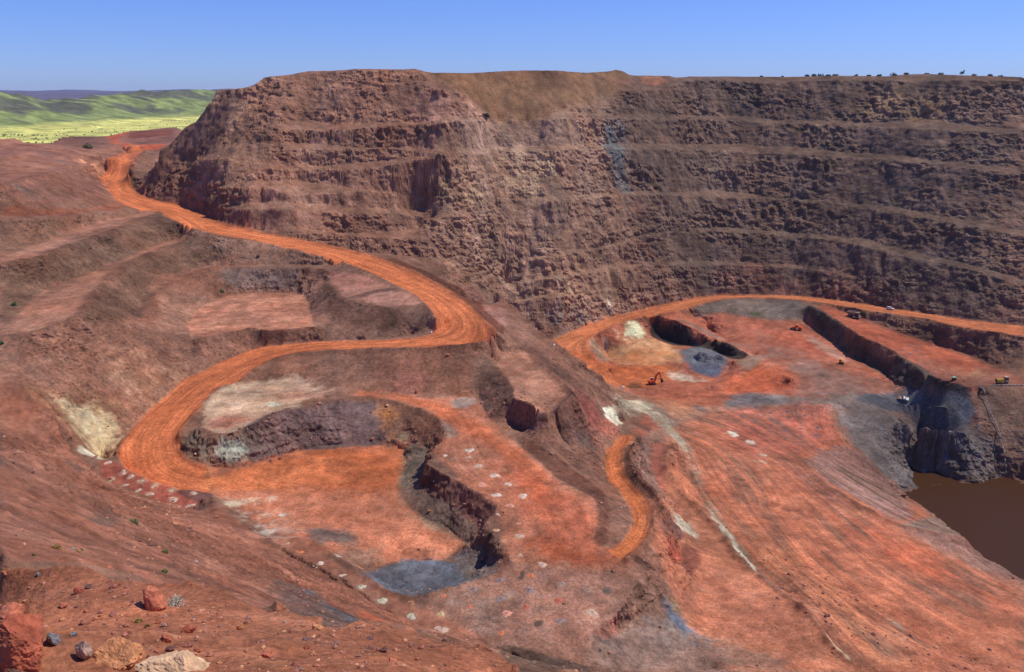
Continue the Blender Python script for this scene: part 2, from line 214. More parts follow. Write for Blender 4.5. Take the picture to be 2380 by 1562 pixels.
145.8,329.5,-163.8,149,324.6,-164.8,154.1,317.8,-165.9,157.6,313.9,-166.5,179.8,447.8,-165.4,185.4,444.3,-165.6,191,440.9,-165.8,197.4,439.5,-166,
203.6,438,-166.2,203,425.4,-166.4,210.6,423,-166.8,216.5,421.2,-167.2,222.3,419.4,-167.5,229.8,417.9,-168,237.3,416.5,-168.5,198.3,463.7,-163.7,
203.6,461.6,-163.7,208.8,459.4,-163.7,214.1,447,-163.7,221,447,-163.7,228,447,-163.7,235.2,444,-163.7,242.4,441.1,-163.7,194.8,391.6,-190,
201.1,395.2,-190,210,398,-190,220,400.2,-190,229.7,401.7,-190,240.3,402.5,-190,246,404.7,-190,251.3,408.5,-190,255,409.2,-190,262.8,405.9,-190,
190.3,382.6,-196,196.5,386.2,-196,205.3,389.2,-196,215.1,391.5,-196,224.7,393,-196,235.2,393.9,-196,240.8,396.2,-196,246.1,400,-196,249.7,400.7,-196,
257.4,397.5,-196,254.5,447.9,-156.6,254,436.3,-161.9,254.9,426.2,-168.1,254.6,416.1,-175.4,68,436.5,-156.9,71.2,399.3,-150.2,71.5,372.8,-148.3,
79.5,406.1,-156.1,82.6,374.2,-153.9,59.6,342.9,-144.5,55.8,324.5,-144.5,55.3,308.9,-144.5,57.6,298.9,-144.5,-104.4,274.5,-124.5,-102,274.7,-124.7,
-99.6,275.1,-124.9,-97.2,275.4,-125.1,-94.8,275.8,-125.3,-93.2,277.9,-125.5,-91.7,280,-125.7,-90.1,282.2,-125.9,-88.4,284.1,-126.1,-86.6,285.7,-126.1,
-84.7,287.3,-126.2,-82.9,288.9,-126.2,-81,290.5,-126.3,-83.5,289.6,-126.2,-85.9,288.8,-126.1,-83.6,291.3,-126.2,-81.2,293.8,-126.3,-79,295.4,-126.3,
-76.9,297,-126.4,-74.6,298.6,-126.5,-72.4,300.3,-126.5,-70.1,300.6,-126.6,-67.8,301,-126.6,-65.5,301.4,-126.7,-63.2,301.7,-126.7,-60.9,302.1,-126.8,
-58.5,302.1,-126.8,-56.2,302,-126.9,-53.8,302,-126.9,-51.4,302,-127,-48.9,301.1,-127.1,-46.4,300.1,-127.1,-43.9,299.2,-127.2,-41.4,298.3,-127.2,
-39.9,293.2,-127.3,-38.4,288.3,-127.4,-38,281.9,-127.5,-37.7,275.7,-127.5,-38.9,267.8,-127.6,-37.6,260.4,-127.7,-35.5,256.9,-127.8,-33.4,253.5,-127.9,
-31.4,250.2,-128,-29.1,247.4,-128.1,-26.9,244.6,-128.2,-24.8,243.4,-128.3,-22.7,242.1,-128.4,-20.7,240.9,-128.5,-18.6,239.6,-128.6,-16.5,235.9,-128.7,
-14.4,232.3,-128.8,-11.3,230.3,-129,-44.4,304,-124,-39.9,306.6,-123,-35,296.7,-123,-29.2,289.6,-123.5,-29.6,273.9,-124.8,-30.9,263.4,-125.5,
-23.1,248.2,-124.8,-13.2,240.8,-124.5,-8.7,235.3,-125,-16.1,229.5,-129.6,-19,223,-129.6,-22.3,222.7,-129.6,-25.5,222.3,-129.6,-28.8,222,-129.6,
-32,221.6,-129.6,-36.9,220.2,-129.6,-39.9,218.9,-129.6,-42.9,217.5,-129.6,-6.5,219.9,-128.6,-9.8,212.5,-128.6,-13.2,210.6,-128.6,-16.5,208.7,-128.6,
-19.8,206.8,-128.6,-23.1,205.5,-128.6,-26.4,204.3,-128.6,-31.7,206.2,-128.6,-37.5,210.6,-128.6,-86.3,267.9,-127.8,-81.9,265.1,-127.8,
-77.5,262.4,-127.8,-73.3,259.8,-127.8,-69.1,257.1,-127.8,-65,254.6,-127.8,-61,252,-127.8,-56.8,248.6,-127.8,-52.8,245.2,-127.8,-48.8,241.9,-127.8,
-44.9,238.7,-127.8,-41.1,235.5,-127.8,-37.4,232.4,-127.8,-34,230.5,-127.8,-30.5,228.6,-127.8,-27.2,226.7,-127.8,-23.8,224.8,-127.8,-97.7,258,-126,
-92.1,253.4,-126,-86.7,249,-126,-81.8,242.6,-126,-77.1,236.5,-126,-74,229.8,-126,-70.1,229.2,-126,-66.2,228.6,-126,-147.1,284.3,-126.5,
-141.1,281,-126.5,-135.3,277.8,-126.5,-128.3,271.6,-126.5,-121.5,265.7,-126.5,-115.6,261.4,-126.5,-109.8,257.2,-126.5,-5.1,232.7,-120.8,
7.7,232.7,-120.8,10.8,214.6,-122,28.3,210.5,-122.3,53.4,264,-136,53.1,273.1,-137.1,52.8,283.3,-138.5,52.1,294.2,-139.9,51.2,305.3,-141.2,
52.3,322.3,-142.4,57,343.7,-143.7,49.8,351.5,-141,61.9,357.7,-143.5,69.7,369.6,-147,44.2,236.4,-126,44.8,228.6,-126,42.8,221.3,-126,54.3,252.2,-139,
51.3,242.4,-138,51.4,234.9,-138,52.2,225.6,-136.5,48.1,214.2,-136,44.3,203.7,-134,59.8,285,-144.8,58.7,267.4,-143.5,61.5,250.3,-142.5,56.9,229.7,-139,
53.2,209.3,-136.5,51.9,191.9,-134,36.2,206.8,-123.6,33.3,200.9,-123.6,30.6,195.2,-123.6,28,190.4,-123.6,25.6,185.7,-123.6,21.5,182.1,-123.6,
18,177.5,-123.6,40.4,210.4,-128.5,39,205.1,-128.5,37.7,200,-128.5,33.1,193.1,-128.5,28.6,188.8,-128.5,24.3,184.1,-128.5,27.3,178.6,-128.5,
37.5,184.6,-131,43.8,184.1,-132.5,23.3,169.7,-127.5,48.5,177.3,-132.5,0.1,176.5,-124.6,9,175.5,-124.6,17.7,173.2,-124.6,-2.9,174.9,-124.8,
0.1,174.4,-124.8,3,173.9,-124.8,6,173.4,-124.8,8.9,172.2,-124.8,11.7,170.9,-124.8,14.5,169.7,-124.8,17,167.9,-124.8,19.4,166,-124.8,-2.9,174.1,-127,
0.1,172,-127,3,170,-127,39.8,201.2,-127,40.8,200.2,-129,-15.6,365.4,-109.5,-10,364.4,-109.5,-4.4,363.5,-109.5,3.4,369.3,-109.5,-15.8,368.7,-110.5,
-8.1,355.4,-110.5,-4.2,339.6,-110.5,0.5,320.4,-110.5,1.4,304.5,-110.5,7,300.4,-110.5,21.5,294.3,-124,15.6,297.6,-123.4,11.4,297.4,-122.8,
7.2,297.1,-122.2,0.1,304.2,-121,30.3,321.4,-123,35.9,325.2,-131,31.1,305.8,-132,-5.1,437.8,-101,0.2,425.7,-103.5,6.5,414,-106.4,11.1,406.6,-108.8,
15.6,399.8,-111.1,20,393.3,-113.5,25.2,393.7,-117,30.4,394.1,-120.6,34.6,392.8,-123.8,38.7,391.5,-127.1,45.8,398.8,-134.9,50.5,410.7,-145,
-5.3,462.8,-123.5,0.2,450.7,-126,6.8,439,-128.9,11.8,431.6,-131.3,16.6,424.7,-133.6,21.2,418.3,-136,26.7,418.7,-139.6,32.3,419.1,-143.1,
36.7,417.7,-146.3,41.2,416.4,-149.6,48.6,423.7,-157,53.5,435.5,-157,-5.7,492.8,-150.5,0.2,480.7,-153,7.3,469,-155.9,12.6,461.6,-158.3,
17.7,454.7,-160.7,22.8,448.2,-161,28.7,448.6,-161,34.6,449,-161,39.4,447.5,-161,44.2,446.2,-161,52,453.5,-161,57.2,465.3,-161,3,377.4,-106.5,
14.3,368.4,-111,24.6,353.4,-115,33.7,349.2,-121,41.4,368.1,-136,43.4,353.7,-139.5,50.3,372.4,-145,49.5,397.5,-141.6,59.3,422.5,-152.6,
67.9,435.6,-158.1,-30,520,-122,10,520,-152,-264.8,445.4,-60,-263.6,454.6,-61,-262.2,464,-62,-260.6,473.4,-63,-258.7,482.9,-64,-257.4,494,-65,
-255.8,505.4,-66,-254,516.9,-67,-255.8,539.4,-68.1,-257.3,563,-69.3,-258.1,433.5,-60,-257.1,442.9,-61,-255.9,452.3,-62.1,-254.4,461.7,-63.1,
-252.7,471.3,-64.1,-250.8,480.9,-65.1,-250.2,493.9,-66.2,-249.4,507.1,-67.2,-248.4,520.6,-68.2,-247.7,535.9,-69.3,-246.8,551.7,-70.3,
-238.8,396.4,-72.8,-239.6,406.4,-72.8,-240.3,416.8,-72.8,-241.2,427.8,-72.8,-242,439.3,-72.8,-244,457.8,-72.8,-246.1,477.8,-72.8,-245.8,489.6,-72.8,
-245.6,502.1,-72.8,-245.3,515.1,-72.8,-245,528.8,-72.8,-240.9,541.8,-72.8,-236.5,555.4,-72.8,-195.7,317.2,-87,-201.8,337.7,-86.8,-205.8,350.9,-86.6,
-210.1,365.2,-86.3,-214.8,380.7,-86.1,-213.8,390,-85.8,-212.9,399.7,-85.5,-211.9,410,-85.2,-210.9,420.9,-84.9,-209.9,432.4,-84.6,-209,445,-84.4,
-209,460.4,-84.2,-209.1,476.8,-84,-207.3,486.9,-83.8,-205.4,497.4,-83.6,-203.5,508.5,-83.5,-198.5,515.5,-83.3,-193.5,522.7,-83.1,-169.3,375.4,-96.5,
-180.3,407.7,-95.9,-182.4,433.1,-95.3,-182.7,446.6,-94.7,-183.4,462,-94.2,-179.6,467.5,-93.8,-175.7,473.1,-93.4,-171.9,479.1,-93,-165.8,479.6,-93,
-159.7,480.1,-92.9,-153.6,480.7,-92.9,-147.5,481.2,-92.8,-140.4,481.5,-92.8,-133.3,481.7,-92.7,-126.2,482,-92.7,-127.3,481.3,-92.7,-120.2,481.2,-92.6,
-113,481.2,-92.6,-105.8,481.1,-92.6,-98.6,481,-92.5,-144.4,370.3,-104.5,-151.2,389.9,-104.5,-158.7,411.5,-104.5,-159.1,432.7,-104.5,-157,444.1,-104.5,
-154.8,456,-104.5,-148.6,458,-104.5,-142.3,460.1,-104.5,-136,462.2,-104.5,-129.5,461.4,-104.5,-123,460.6,-104.5,-112.9,456,-104.5,-104.9,432.7,-104.5,
-94.4,394.5,-104.5,-88.8,387.6,-104.5,-102.7,464.9,-97.3,-88,421.7,-97.3,-82.5,416.2,-97.3,-75.5,408.1,-97.3,-65.5,402.9,-97.3,-55.7,397.8,-97.3,
-50,400.3,-97.3,-43.2,410.8,-97.3,-105.1,483.6,-96.8,-96.2,480,-96.8,-87.3,476.4,-96.8,-73.5,455.9,-96.8,-63,443.2,-96.8,-53,431.1,-96.8,
-87.5,401.7,-104.5,-78.2,387.8,-105.2,-68.1,379.8,-106,-62.4,380,-106.5,-56.7,380.2,-107,-51,381.7,-106.6,-45.4,383.1,-106.3,-278.9,473.8,-46,
-282.5,490.6,-46.5,-286.3,508.3,-47,-290.2,527,-47.5,-294.1,546.6,-48,-307.6,590.1,-48.6,-322.7,639.4,-49.3,-327.6,676.7,-50.3,-314.1,664.9,-56,
-343.6,587.8,-42,-345.9,604.7,-42.7,-348,622,-43.4,-349.9,639.7,-44.1,-351.6,657.9,-44.8,-353.2,676.5,-45.5,-352.3,692.1,-46.2,-351.2,708,-46.9,
-349.7,724.1,-47.7,-341.4,728.4,-48.5,-333,732.7,-49.3,-365,831,-50,-340.5,582.9,-40,-351.9,618.3,-40.7,-364.1,656.7,-41.4,-377.1,698.8,-42.1,
-384.8,732.8,-42.7,-392.6,769.1,-43.4,-400,808,-44.1,-398,827,-44.7,-396,847,-45.4,-392,865,-46,-439.5,756.8,-36,-453,792,-37.1,-458,811,-38,
-433,775.7,-39.1,-411.9,744.8,-39.9,-418.9,777.9,-40.8,-426,822,-42,-472,927,-42.2,-472,955,-42.4,-462,960,-42.6,-452,965,-42.8,-446,975,-43,
-474,1089,-42.7,-469,1123,-42.5,-470,1161,-42.3,-471,1202,-42.2,-473,1247,-42,-470,809,-57.8,-482,844,-58.9,-488,864,-59.9,-462,828,-60.9,
-441,797,-61.8,-447,831,-62.7,-454,876,-63.8,-499,980,-64,-499,1009,-64.2,-488,1014,-64.5,-478,1019,-64.7,-471,1029,-64.8,-498,1144,-64.5,
-492,1178,-64.3,-493,1217,-64.2,-493,1258,-64,-494,1303,-63.8,-520,895,-80,-532,930,-80,-537,951,-80,-511,915,-80,-489,885,-80,-495,919,-80,
-500,964,-80,-544,1069,-80,-543,1099,-80,-532,1104,-80,-520,1110,-80,-512,1120,-80,-538,1235,-80,-531,1270,-80,-530,1309,-80,-530,1351,-80,
-529,1396,-80,-446,974,-45,-408,893,-45,-380,846,-45,-355.7,824.6,-45,-347,846,-45,-326.8,835.3,-45,-412,945,-41,-404,972,-39.5,-386,1017,-38.5,
-133.5,529,-90.7,-115.7,533,-93,-97.7,537,-95.3,-78.5,541,-97.1,-63.3,546,-100,-45.8,551,-101.5,-36.6,554,-107.7,-25.6,558,-115.7,-14.4,564,-124.9,
-6.7,569,-131.4,-134.9,530.3,-81.3,-126.9,537.3,-83.2,-117.5,539.5,-84.3,-110,541.4,-85,-102.4,543.3,-85.7,-94.7,544.7,-86.8,-86.9,546.1,-87.8,
-79.1,547.5,-88.8,-71.4,550.7,-89.4,-63.7,554,-89.9,-55,557.1,-89.8,-46.2,560.2,-89.7,-136.7,538.2,-79.4,-128.4,544.6,-81.4,-118.8,546,-82.7,
-106.2,547.1,-84.3,-99.1,550.2,-84.8,-92,553.4,-85.3,-82.7,559.7,-85.4,-73.2,566,-85.6,-63.5,572.9,-85.3,-53.4,578,-84.8,-186.6,555.3,-69.9,
-175.1,547.1,-69.2,-164.2,540.6,-68.6,-157.7,545.6,-68.9,-148.7,541.8,-68,-141.4,540.9,-68.5,-135.9,547.5,-69.9,-125.3,552.8,-72.2,-116.7,554.3,-72.8,
-108,555.5,-73.4,-100.5,558.6,-73.8,-92.9,562.1,-74.2,-83.4,567.9,-75,-73.8,573.6,-75.8,-66.4,577.2,-77.6,-58.8,579.8,-79.4,-49.9,567.4,-79.1,
-41.2,574.5,-77.5,-32.4,583.4,-76.2,-24.2,592,-75.6,-15.8,602,-75.1,-11.5,607.2,-75.3,-180.2,553.8,-67.9,-165.8,546.6,-66.2,-159.5,552.8,-66,
-150.6,550.1,-64.6,-143.1,549.6,-65.1,-137.3,556.5,-66.5,-130.8,560.7,-67.5,-122.5,564.1,-68.3,-113.8,565.4,-68.9,-106.5,566,-69.8,-99.4,567.3,-70.8,
-90.9,571.3,-71.5,-82.4,576.1,-72.3,-74.5,579.7,-73.3,-66.6,585.2,-74.6,-58.4,587.7,-75.5,-189.3,561.9,-57.4,-178.2,558.1,-56.8,-166.5,552,-56.1,
-155.6,555.9,-56.9,-142.9,552.4,-60.9,-137.4,559.2,-61.7,-131.1,563.6,-62.2,-122.1,567.5,-62.2,-112.1,569.5,-61.8,-102.1,571.7,-61.4,-94.9,574.5,-62,
-87.6,578.2,-62.7,-80.3,582.1,-63.4,-182.1,563.8,-54.9,-173.5,560.6,-53.9,-165.7,560,-53.2,-159.2,564.1,-52.9,-152.5,566.6,-53.3,-145.9,569.6,-53.7,
-140.1,576.1,-54.4,-132.5,579.1,-55.5,-124.4,580.3,-56.5,-113.5,577.7,-58.1,-102.7,575.5,-59.7,-95.3,577.8,-60.5,-88,581,-61.4,-80.6,584.4,-62.3,
-163.2,566,-45.4,-154.5,569.6,-46.5,-147.1,572.7,-47.2,-140.5,579.4,-48.1,-133.9,582.5,-48.3,-126.9,584.2,-48.3,-119.4,583.8,-48.2,-111.8,582.8,-48,
-101.3,582.7,-47.6,-91.4,587,-47.5,-78.7,587.7,-44.6,-66.8,596,-42.7,-53.6,591.6,-41.2,-156.1,576.6,-43.4,-147,581.6,-44.2,-138.1,588.2,-45.1,
-126,590.8,-45.3,-117.5,591.5,-44.5,-109.1,592,-43.7,-100.8,593.8,-43,-92.9,598.5,-42.4,-84.1,597.2,-41.3,-75.7,598.6,-40.4,-67.4,601.7,-40.2,
-58.4,598,-39.5,2.8,571.8,-135.4,10.1,568.5,-133.6,17.3,567.5,-132.2,25.8,566.7,-131.4,34.6,571.8,-131.9,46.3,584.6,-133.1,58.2,594.5,-133.5,
70.5,604.6,-134.4,82.8,612.5,-134.7,4.6,573.9,-134.2,17.4,571.4,-131.1,26,570.8,-130.2,34.8,576,-130.7,48.7,587.6,-132.9,60.8,598,-133.3,
73.2,608.8,-133.7,-5,584.1,-127.6,8.9,579.9,-123.6,17.5,577.6,-122,26.1,576.9,-120.7,35,582.5,-120.4,44.3,591.1,-120.6,53.9,599.5,-120.9,
63.7,608,-121.2,79.4,617.8,-121.8,90.7,624.6,-122.3,102.4,631.6,-122.9,114.3,638.7,-123.5,124.7,643.5,-123.9,135.2,648.4,-124.4,145.4,650.8,-125,
155.2,651.3,-125.3,164.5,649.7,-125.1,173.9,648.7,-125.3,183.5,648.3,-125.5,192.5,646.2,-125.4,190.5,647.2,-125.1,201.4,643.4,-125.4,
211.9,638.8,-125.4,221.8,632.7,-125.5,231,625.4,-125.2,238,618.7,-126.2,244.7,611.7,-127.1,-5.9,587.9,-125.7,1.6,585.8,-123.9,9,583.2,-122,
17.6,580.9,-120.5,26.2,580.3,-119.2,35.2,585.8,-118.9,44.5,594.3,-119.1,56.6,604.9,-119.6,68.9,614.8,-119.8,81.3,623.1,-120,94.1,631.6,-120.2,
107.1,639.3,-121,120.3,646.5,-121.6,133.4,651.9,-122.4,146.4,656.2,-122.9,158.5,655.8,-123.3,170.2,653.8,-123.5,179.7,652.8,-123.8,188.9,651.1,-123.9,
191.3,650.6,-123.8,199.1,648.6,-123.9,206.7,646,-123.8,214.1,643.1,-123.7,224.2,633,-124.8,235.7,625.9,-124.3,242.7,619.4,-125.2,250.1,614.2,-126.2,
9,591.2,-110.7,17.7,588.6,-109.2,26.4,587.5,-108,35.4,592.7,-107.9,49.6,606.2,-107.2,59.4,614.6,-107.5,69.3,622.6,-107.8,77.7,629.1,-106.4,
86.3,635.8,-105,95,642.6,-103.6,107.2,651.3,-101.9,119.6,659.7,-100.2,129.5,664.1,-101.1,139.3,667.8,-101.9,149,670.7,-102.6,158.2,670.8,-102.9,
165.6,670.1,-103,175.2,668.8,-103.3,184.8,668,-103.7,194.2,666.4,-104,203.4,664.2,-104.1,212.3,661.3,-104.1,220.6,656.7,-104.5,228.1,650.4,-104.5,
236.1,645.6,-104.8,243.7,640.4,-105,251.4,635.5,-105.3,256.8,625.4,-105.9,263.4,618.6,-107.1,269.4,610.7,-108,275.1,602.7,-109.1,280.5,594.7,-110.1,
286.7,588.8,-110.5,292.8,583.1,-111,298.1,576.2,-111.2,303.3,569.5,-111.4,308,561.9,-112.5,313.7,556.4,-113.9,319.2,551,-115.3,324.1,546.3,-116.4,
328.9,541.6,-117.5,9.1,594.3,-109.3,17.8,591.8,-107.7,26.5,590.9,-106.5,35.6,596.2,-106.3,49.9,610,-105.6,59.7,618.4,-105.9,69.7,626.5,-106.1,
78.2,633.1,-104.7,86.8,639.9,-103.3,95.6,646.8,-101.9,105.5,651.4,-101.6,115.7,657.4,-101.5,126.1,662.9,-101.3,136.5,668,-101.1,147.2,673.7,-100.9,
157.4,677,-100.4,167.5,679,-99.6,177,677,-100.2,186.6,675.5,-100.9,195.9,673.2,-101.4,205,670.3,-101.8,213.4,667.1,-102.1,221.5,663.3,-102.2,
229,658,-102.1,236.7,653.7,-102.2,247,644.8,-103.2,255.8,640.4,-102.7,264,635.1,-102.1,269.1,621.9,-105.1,278.7,612,-105.9,284.5,604.3,-106.9,
290.2,597.1,-107.8,296,590.5,-108.6,301.1,582.9,-109,306,575.4,-109.5,310.9,568,-110.5,316.7,562.7,-111.9,322.4,557.5,-113.3,327.4,552.7,-114.4,
332.2,548,-115.5,18.2,615.5,-72.8,27.1,613.2,-72.1,36.3,617.7,-72.1,45.9,626.3,-72.7,55.8,635.1,-72.9,65.9,643.6,-73.1,76.1,651.3,-73.2,
85.2,657.3,-73.6,94.4,663.5,-73.9,103.6,668.2,-74,112.9,673,-74.2,122.3,677.7,-75.2,131.8,682.1,-76.2,141.4,686.4,-77.2,151.1,690.6,-78.1,
160.5,693.1,-78.5,169.8,694.5,-78.8,179.6,693.2,-78.9,189.4,692.4,-79.1,199.1,690.8,-79.2,208.5,688.3,-79.6,217.6,685.2,-79.9,226.3,681.4,-80.1,
234.5,676.2,-80.3,242.8,671.6,-80.5,250.6,666.1,-80.7,258.5,661.1,-81.5,266.2,655.8,-82.3,272.5,647.8,-82.7,278.8,639.9,-83.1,285.4,633.6,-83.7,
291.6,626.6,-84.3,297.8,619.9,-85,304,613.6,-85.8,309.4,606.2,-86.3,314.7,598.8,-87,320.1,592.1,-87.7,326.5,587.5,-88.8,332.4,583.4,-89.6,
338.2,579.2,-90.4,343.8,575,-91.2,18.2,615.5,-72.8,27.1,613.2,-72.1,36.3,617.7,-72.1,45.9,626.3,-72.7,55.8,635.1,-72.9,65.9,643.6,-73.1,
76.1,651.3,-73.2,85.2,657.3,-73.6,94.4,663.5,-73.9,103.6,668.2,-74,112.9,673,-74.2,122.3,677.7,-75.2,131.8,682.1,-76.2,141.4,686.4,-77.2,
151.1,690.6,-78.1,160.5,693.1,-78.5,169.8,694.5,-78.8,179.6,693.2,-78.9,189.4,692.4,-79.1,199.1,690.8,-79.2,208.5,688.3,-79.6,217.6,685.2,-79.9,
226.3,681.4,-80.1,234.5,676.2,-80.3,242.8,671.6,-80.5,250.6,666.1,-80.7,258.5,661.1,-81.5,266.2,655.8,-82.3,272.5,647.8,-82.7,278.8,639.9,-83.1,
285.4,633.6,-83.7,291.6,626.6,-84.3,297.8,619.9,-85,304,613.6,-85.8,309.4,606.2,-86.3,314.7,598.8,-87,320.1,592.1,-87.7,326.5,587.5,-88.8,
332.4,583.4,-89.6,338.2,579.2,-90.4,343.8,575,-91.2,18.3,620.7,-70.4,27.3,618.8,-69.5,36.6,623.7,-69.4,46.3,632.9,-69.8,56.2,641.3,-70.3,
66.4,649.3,-70.7,76.6,656.6,-71,87.2,664.2,-71.1,97.8,671.5,-71.1,108.3,675.6,-71.9,119,680.7,-72.8,130,686.3,-73.7,141.4,693.5,-74,152.9,700.5,-74.2,
164,704.6,-74.1,172.8,704.3,-75,181,702,-75.6,189.2,700.1,-76.2,198.4,697.2,-76.9,207.5,694.1,-77.5,216.3,690.5,-78.1,224.8,686.3,-78.7,
232.6,681.6,-78.9,240.3,677,-79.2,247.8,672.1,-79.5,258,666.7,-79.8,268.3,661.9,-80.2,276.8,653.2,-80.3,285.4,645.3,-80.5,293.1,635.9,-81.7,
300.7,626.8,-82.8,307,620.6,-83.5,312.6,613.3,-84,318.2,606.5,-84.5,323.5,600.2,-85.2,329.8,595.8,-86.2,335.9,591.5,-87.1,341.9,586.9,-88,
347.7,582.5,-88.9,-148.8,586,-35.4,-138.7,593.5,-35.9,-126.6,596.4,-35.6,-115.9,596.6,-35.6,-105.3,597.3,-35.7,-95.2,601.3,-35.7,-84.4,600.5,-35.4,
-75.8,601.1,-36.2,-67.5,603.6,-37,-58.4,599.2,-37.4,-49.3,592.4,-37.6,-41.2,598,-38,-33,605.2,-38.6,-24.6,613.1,-39.1,-16,622.4,-39.8,
-8.8,634.6,-40.1,0.3,633.9,-39.5,9.5,642.7,-39.4,18.7,642.1,-38.8,27.8,638.9,-38.5,37.2,643,-38.6,47.1,652.3,-39.1,57.2,660.9,-39.5,67.5,669.2,-39.9,
77.9,676.6,-40.2,88.6,684.2,-40.5,99.5,691.6,-40.8,110.1,696.1,-41.2,121.1,701.6,-41.7,132.3,707.9,-42.3,143.3,714.9,-42.8,154.4,721.8,-43.3,
165.1,726.2,-43.6,175.3,727.5,-43.8,185.3,725.6,-44.4,195.2,723.8,-45,205,721.4,-45.6,214.7,719,-45.8,224.1,716.1,-46,233.2,712.4,-46.1,
242,707.8,-46.5,250.6,703.2,-46.9,259.1,698.9,-47.4,267.8,695.1,-47.9,276.6,691.9,-48.1,283.9,685.3,-48.2,291.2,679.4,-48.2,298.4,673.4,-48.3,
305.2,666.7,-48.8,311.9,660.3,-49.2,318.8,654.8,-49.7,324.9,647.8,-50.4,331,641.2,-51.1,337.3,635.2,-51.9,344.2,631.9,-52.4,351.1,628.5,-52.9,
357.8,624.9,-53.3,364.4,621.4,-53.8,-151.8,595.9,-31,-140.8,603.6,-31.4,-132.2,603.8,-32,-123.5,603.4,-32.5,-114.8,602.6,-33,-101.9,602.9,-33.9,
-93.5,604.6,-34.1,-84.7,603.5,-34.1,-76.3,605.1,-34.3,-68,608.8,-34.7,-58.9,604.9,-34.9,-49.7,598.6,-34.9,-41.5,603.5,-35.6,-33.3,611.4,-35.8,
-24.8,620.1,-36,-16.2,630.3,-36.3,-8.9,642,-36.5,0.3,641,-36.1,9.6,649.6,-36.2,18.9,648.8,-35.7,28,645.9,-35.3,37.6,650.5,-35.3,47.6,660.4,-35.6,
57.8,669.5,-35.8,67.2,677.1,-36.1,76.7,683.9,-36.3,86.4,690.9,-36.6,96.2,697.8,-36.9,106,703.4,-37.1,115.6,707.9,-37.4,125.4,713.1,-37.8,
135.4,718.9,-38.3,145.8,725.5,-38.8,163.3,734.3,-39.7,175.1,738.6,-39.3,186.5,740.5,-38.7,197.5,737.7,-39.8,208.3,734.4,-40.8,218.2,732.4,-40.8,
227.9,729.9,-40.9,237.4,726.7,-40.9,244.8,721.6,-41.7,252.2,716.4,-42.5,259.5,711.4,-43.4,266.8,706.8,-44.2,275.9,704.2,-44.3,284.3,700,-44.3,
290.6,693.7,-44.6,296.8,687.7,-44.9,302.9,681.7,-45.3,309,676.2,-45.6,316.8,666.5,-46.9,324.6,657.5,-48.1,333,650.6,-48.5,341.6,644.4,-48.9,
348.6,640.8,-49.6,355.4,637.1,-50.2,362,633.2,-50.8,368.6,629.4,-51.4,-165.3,601.8,-20,-154.9,600.2,-22.9,-147.2,603.7,-23.2,-139.5,607.8,-23.6,
-125.7,608.4,-23.2,-111,608.3,-22.7,-102.4,609.3,-21.9,-94,611.5,-21.2,-85.2,610.6,-20.7,-76.7,612.6,-20.4,-68.4,616.6,-20.1,-59.3,613.2,-19.2,
-50.1,607.4,-18.4,-41.8,612.9,-17.8,-31.4,623.2,-17.7,-20.7,635,-17.6,-9,656,-18.6,0.3,654.4,-18.1,9.7,662.6,-17.9,19.1,661.2,-17.4,28.3,657.6,-17.2,
37.9,661.9,-17.1,48,672,-17.2,58.4,681.1,-17.5,68.9,689.6,-17.8,79.6,697.4,-18.1,90.5,705.2,-18.4,101.6,712.5,-18.6,112.6,718.4,-18.7,
123.8,724.3,-18.9,135.4,731.3,-19,146.6,738.6,-19.4,157.8,744.6,-19.8,169,749.8,-20.1,179.8,753,-20.3,190.6,753.5,-21,200.9,751.5,-21.7,
210.9,749,-22.3,221.1,747.2,-22.6,231,744.8,-22.9,240.6,741.7,-23.1,249.5,736.8,-23.3,258.3,731.9,-23.6,267.1,727.4,-23.8,276.2,724,-24.1,
285.3,720.7,-24.4,293.3,715.2,-24.6,300.8,708.7,-24.7,308.2,702.4,-24.9,315.5,696.4,-25.1,322.4,689.7,-25.3,329.2,683.4,-25.6,336.2,677.7,-25.8,
343.4,672.7,-26.1,350.7,668.2,-26.4,358.2,665.2,-26.7,365.5,662.1,-27.1,372.7,658.9,-27.4,379.9,655.7,-27.7,-158.5,608.9,-19,-150.6,617.5,-17.5,
-142.4,626.4,-16.1,-126.6,618,-19.3,-118.7,618,-19,-110.7,617.8,-18.8,-102.7,617.5,-18.6,-94.9,618.3,-18.4,-86,617.1,-18.1,-77.4,618.8,-17.9,
-69,622.5,-17.7,-59.8,619.4,-16.7,-50.5,613.9,-15.7,-42.2,619.8,-15,-31.7,630.2,-14.9,-20.9,642.2,-14.7,-9.1,659.9,-16.7,0.3,658.2,-16.3,
9.8,666.4,-16.1,19.2,665,-15.7,28.6,664,-14.3,38.4,671.1,-13,48.8,684.1,-11.9,59.2,691.6,-13,69.7,698.4,-14.1,80.4,706,-14.5,91.4,713.6,-14.9,
102.6,721,-15,113.8,727.1,-15.1,125.2,733.2,-15.3,136.8,739.5,-15.7,148.8,747,-16.2,160.7,753.1,-16.7,173,759.4,-16.7,185,763.4,-16.6,
196.6,765.5,-16.5,205,761.9,-17.7,213.2,758,-18.9,222.3,756,-19.4,231.2,753.4,-19.8,239.9,750.2,-20.3,248.8,747.1,-20.2,257.5,743.5,-20.1,
266.1,740.1,-20,275.1,735.8,-20.4,284.2,732.2,-20.8,292.8,727.6,-21.2,303.1,721.3,-21,313,714.6,-20.8,327.6,721.1,-16.5,334.1,706,-19.1,
339.7,699.1,-19.9,345.4,692.8,-20.6,351.1,686.9,-21.4,357,681.5,-22.2,364,677.1,-23,370.8,672.7,-23.8,377.5,668.2,-24.5,384,663.6,-25.3,
-258.1,635.5,-46.3,-241.9,631.3,-46,-230.3,624.7,-44.9,-215.6,608.7,-43.1,-199.7,590.3,-41.3,-187.4,581.1,-40.3,-258.8,643.9,-38.8,-252.8,646.1,-35.3,
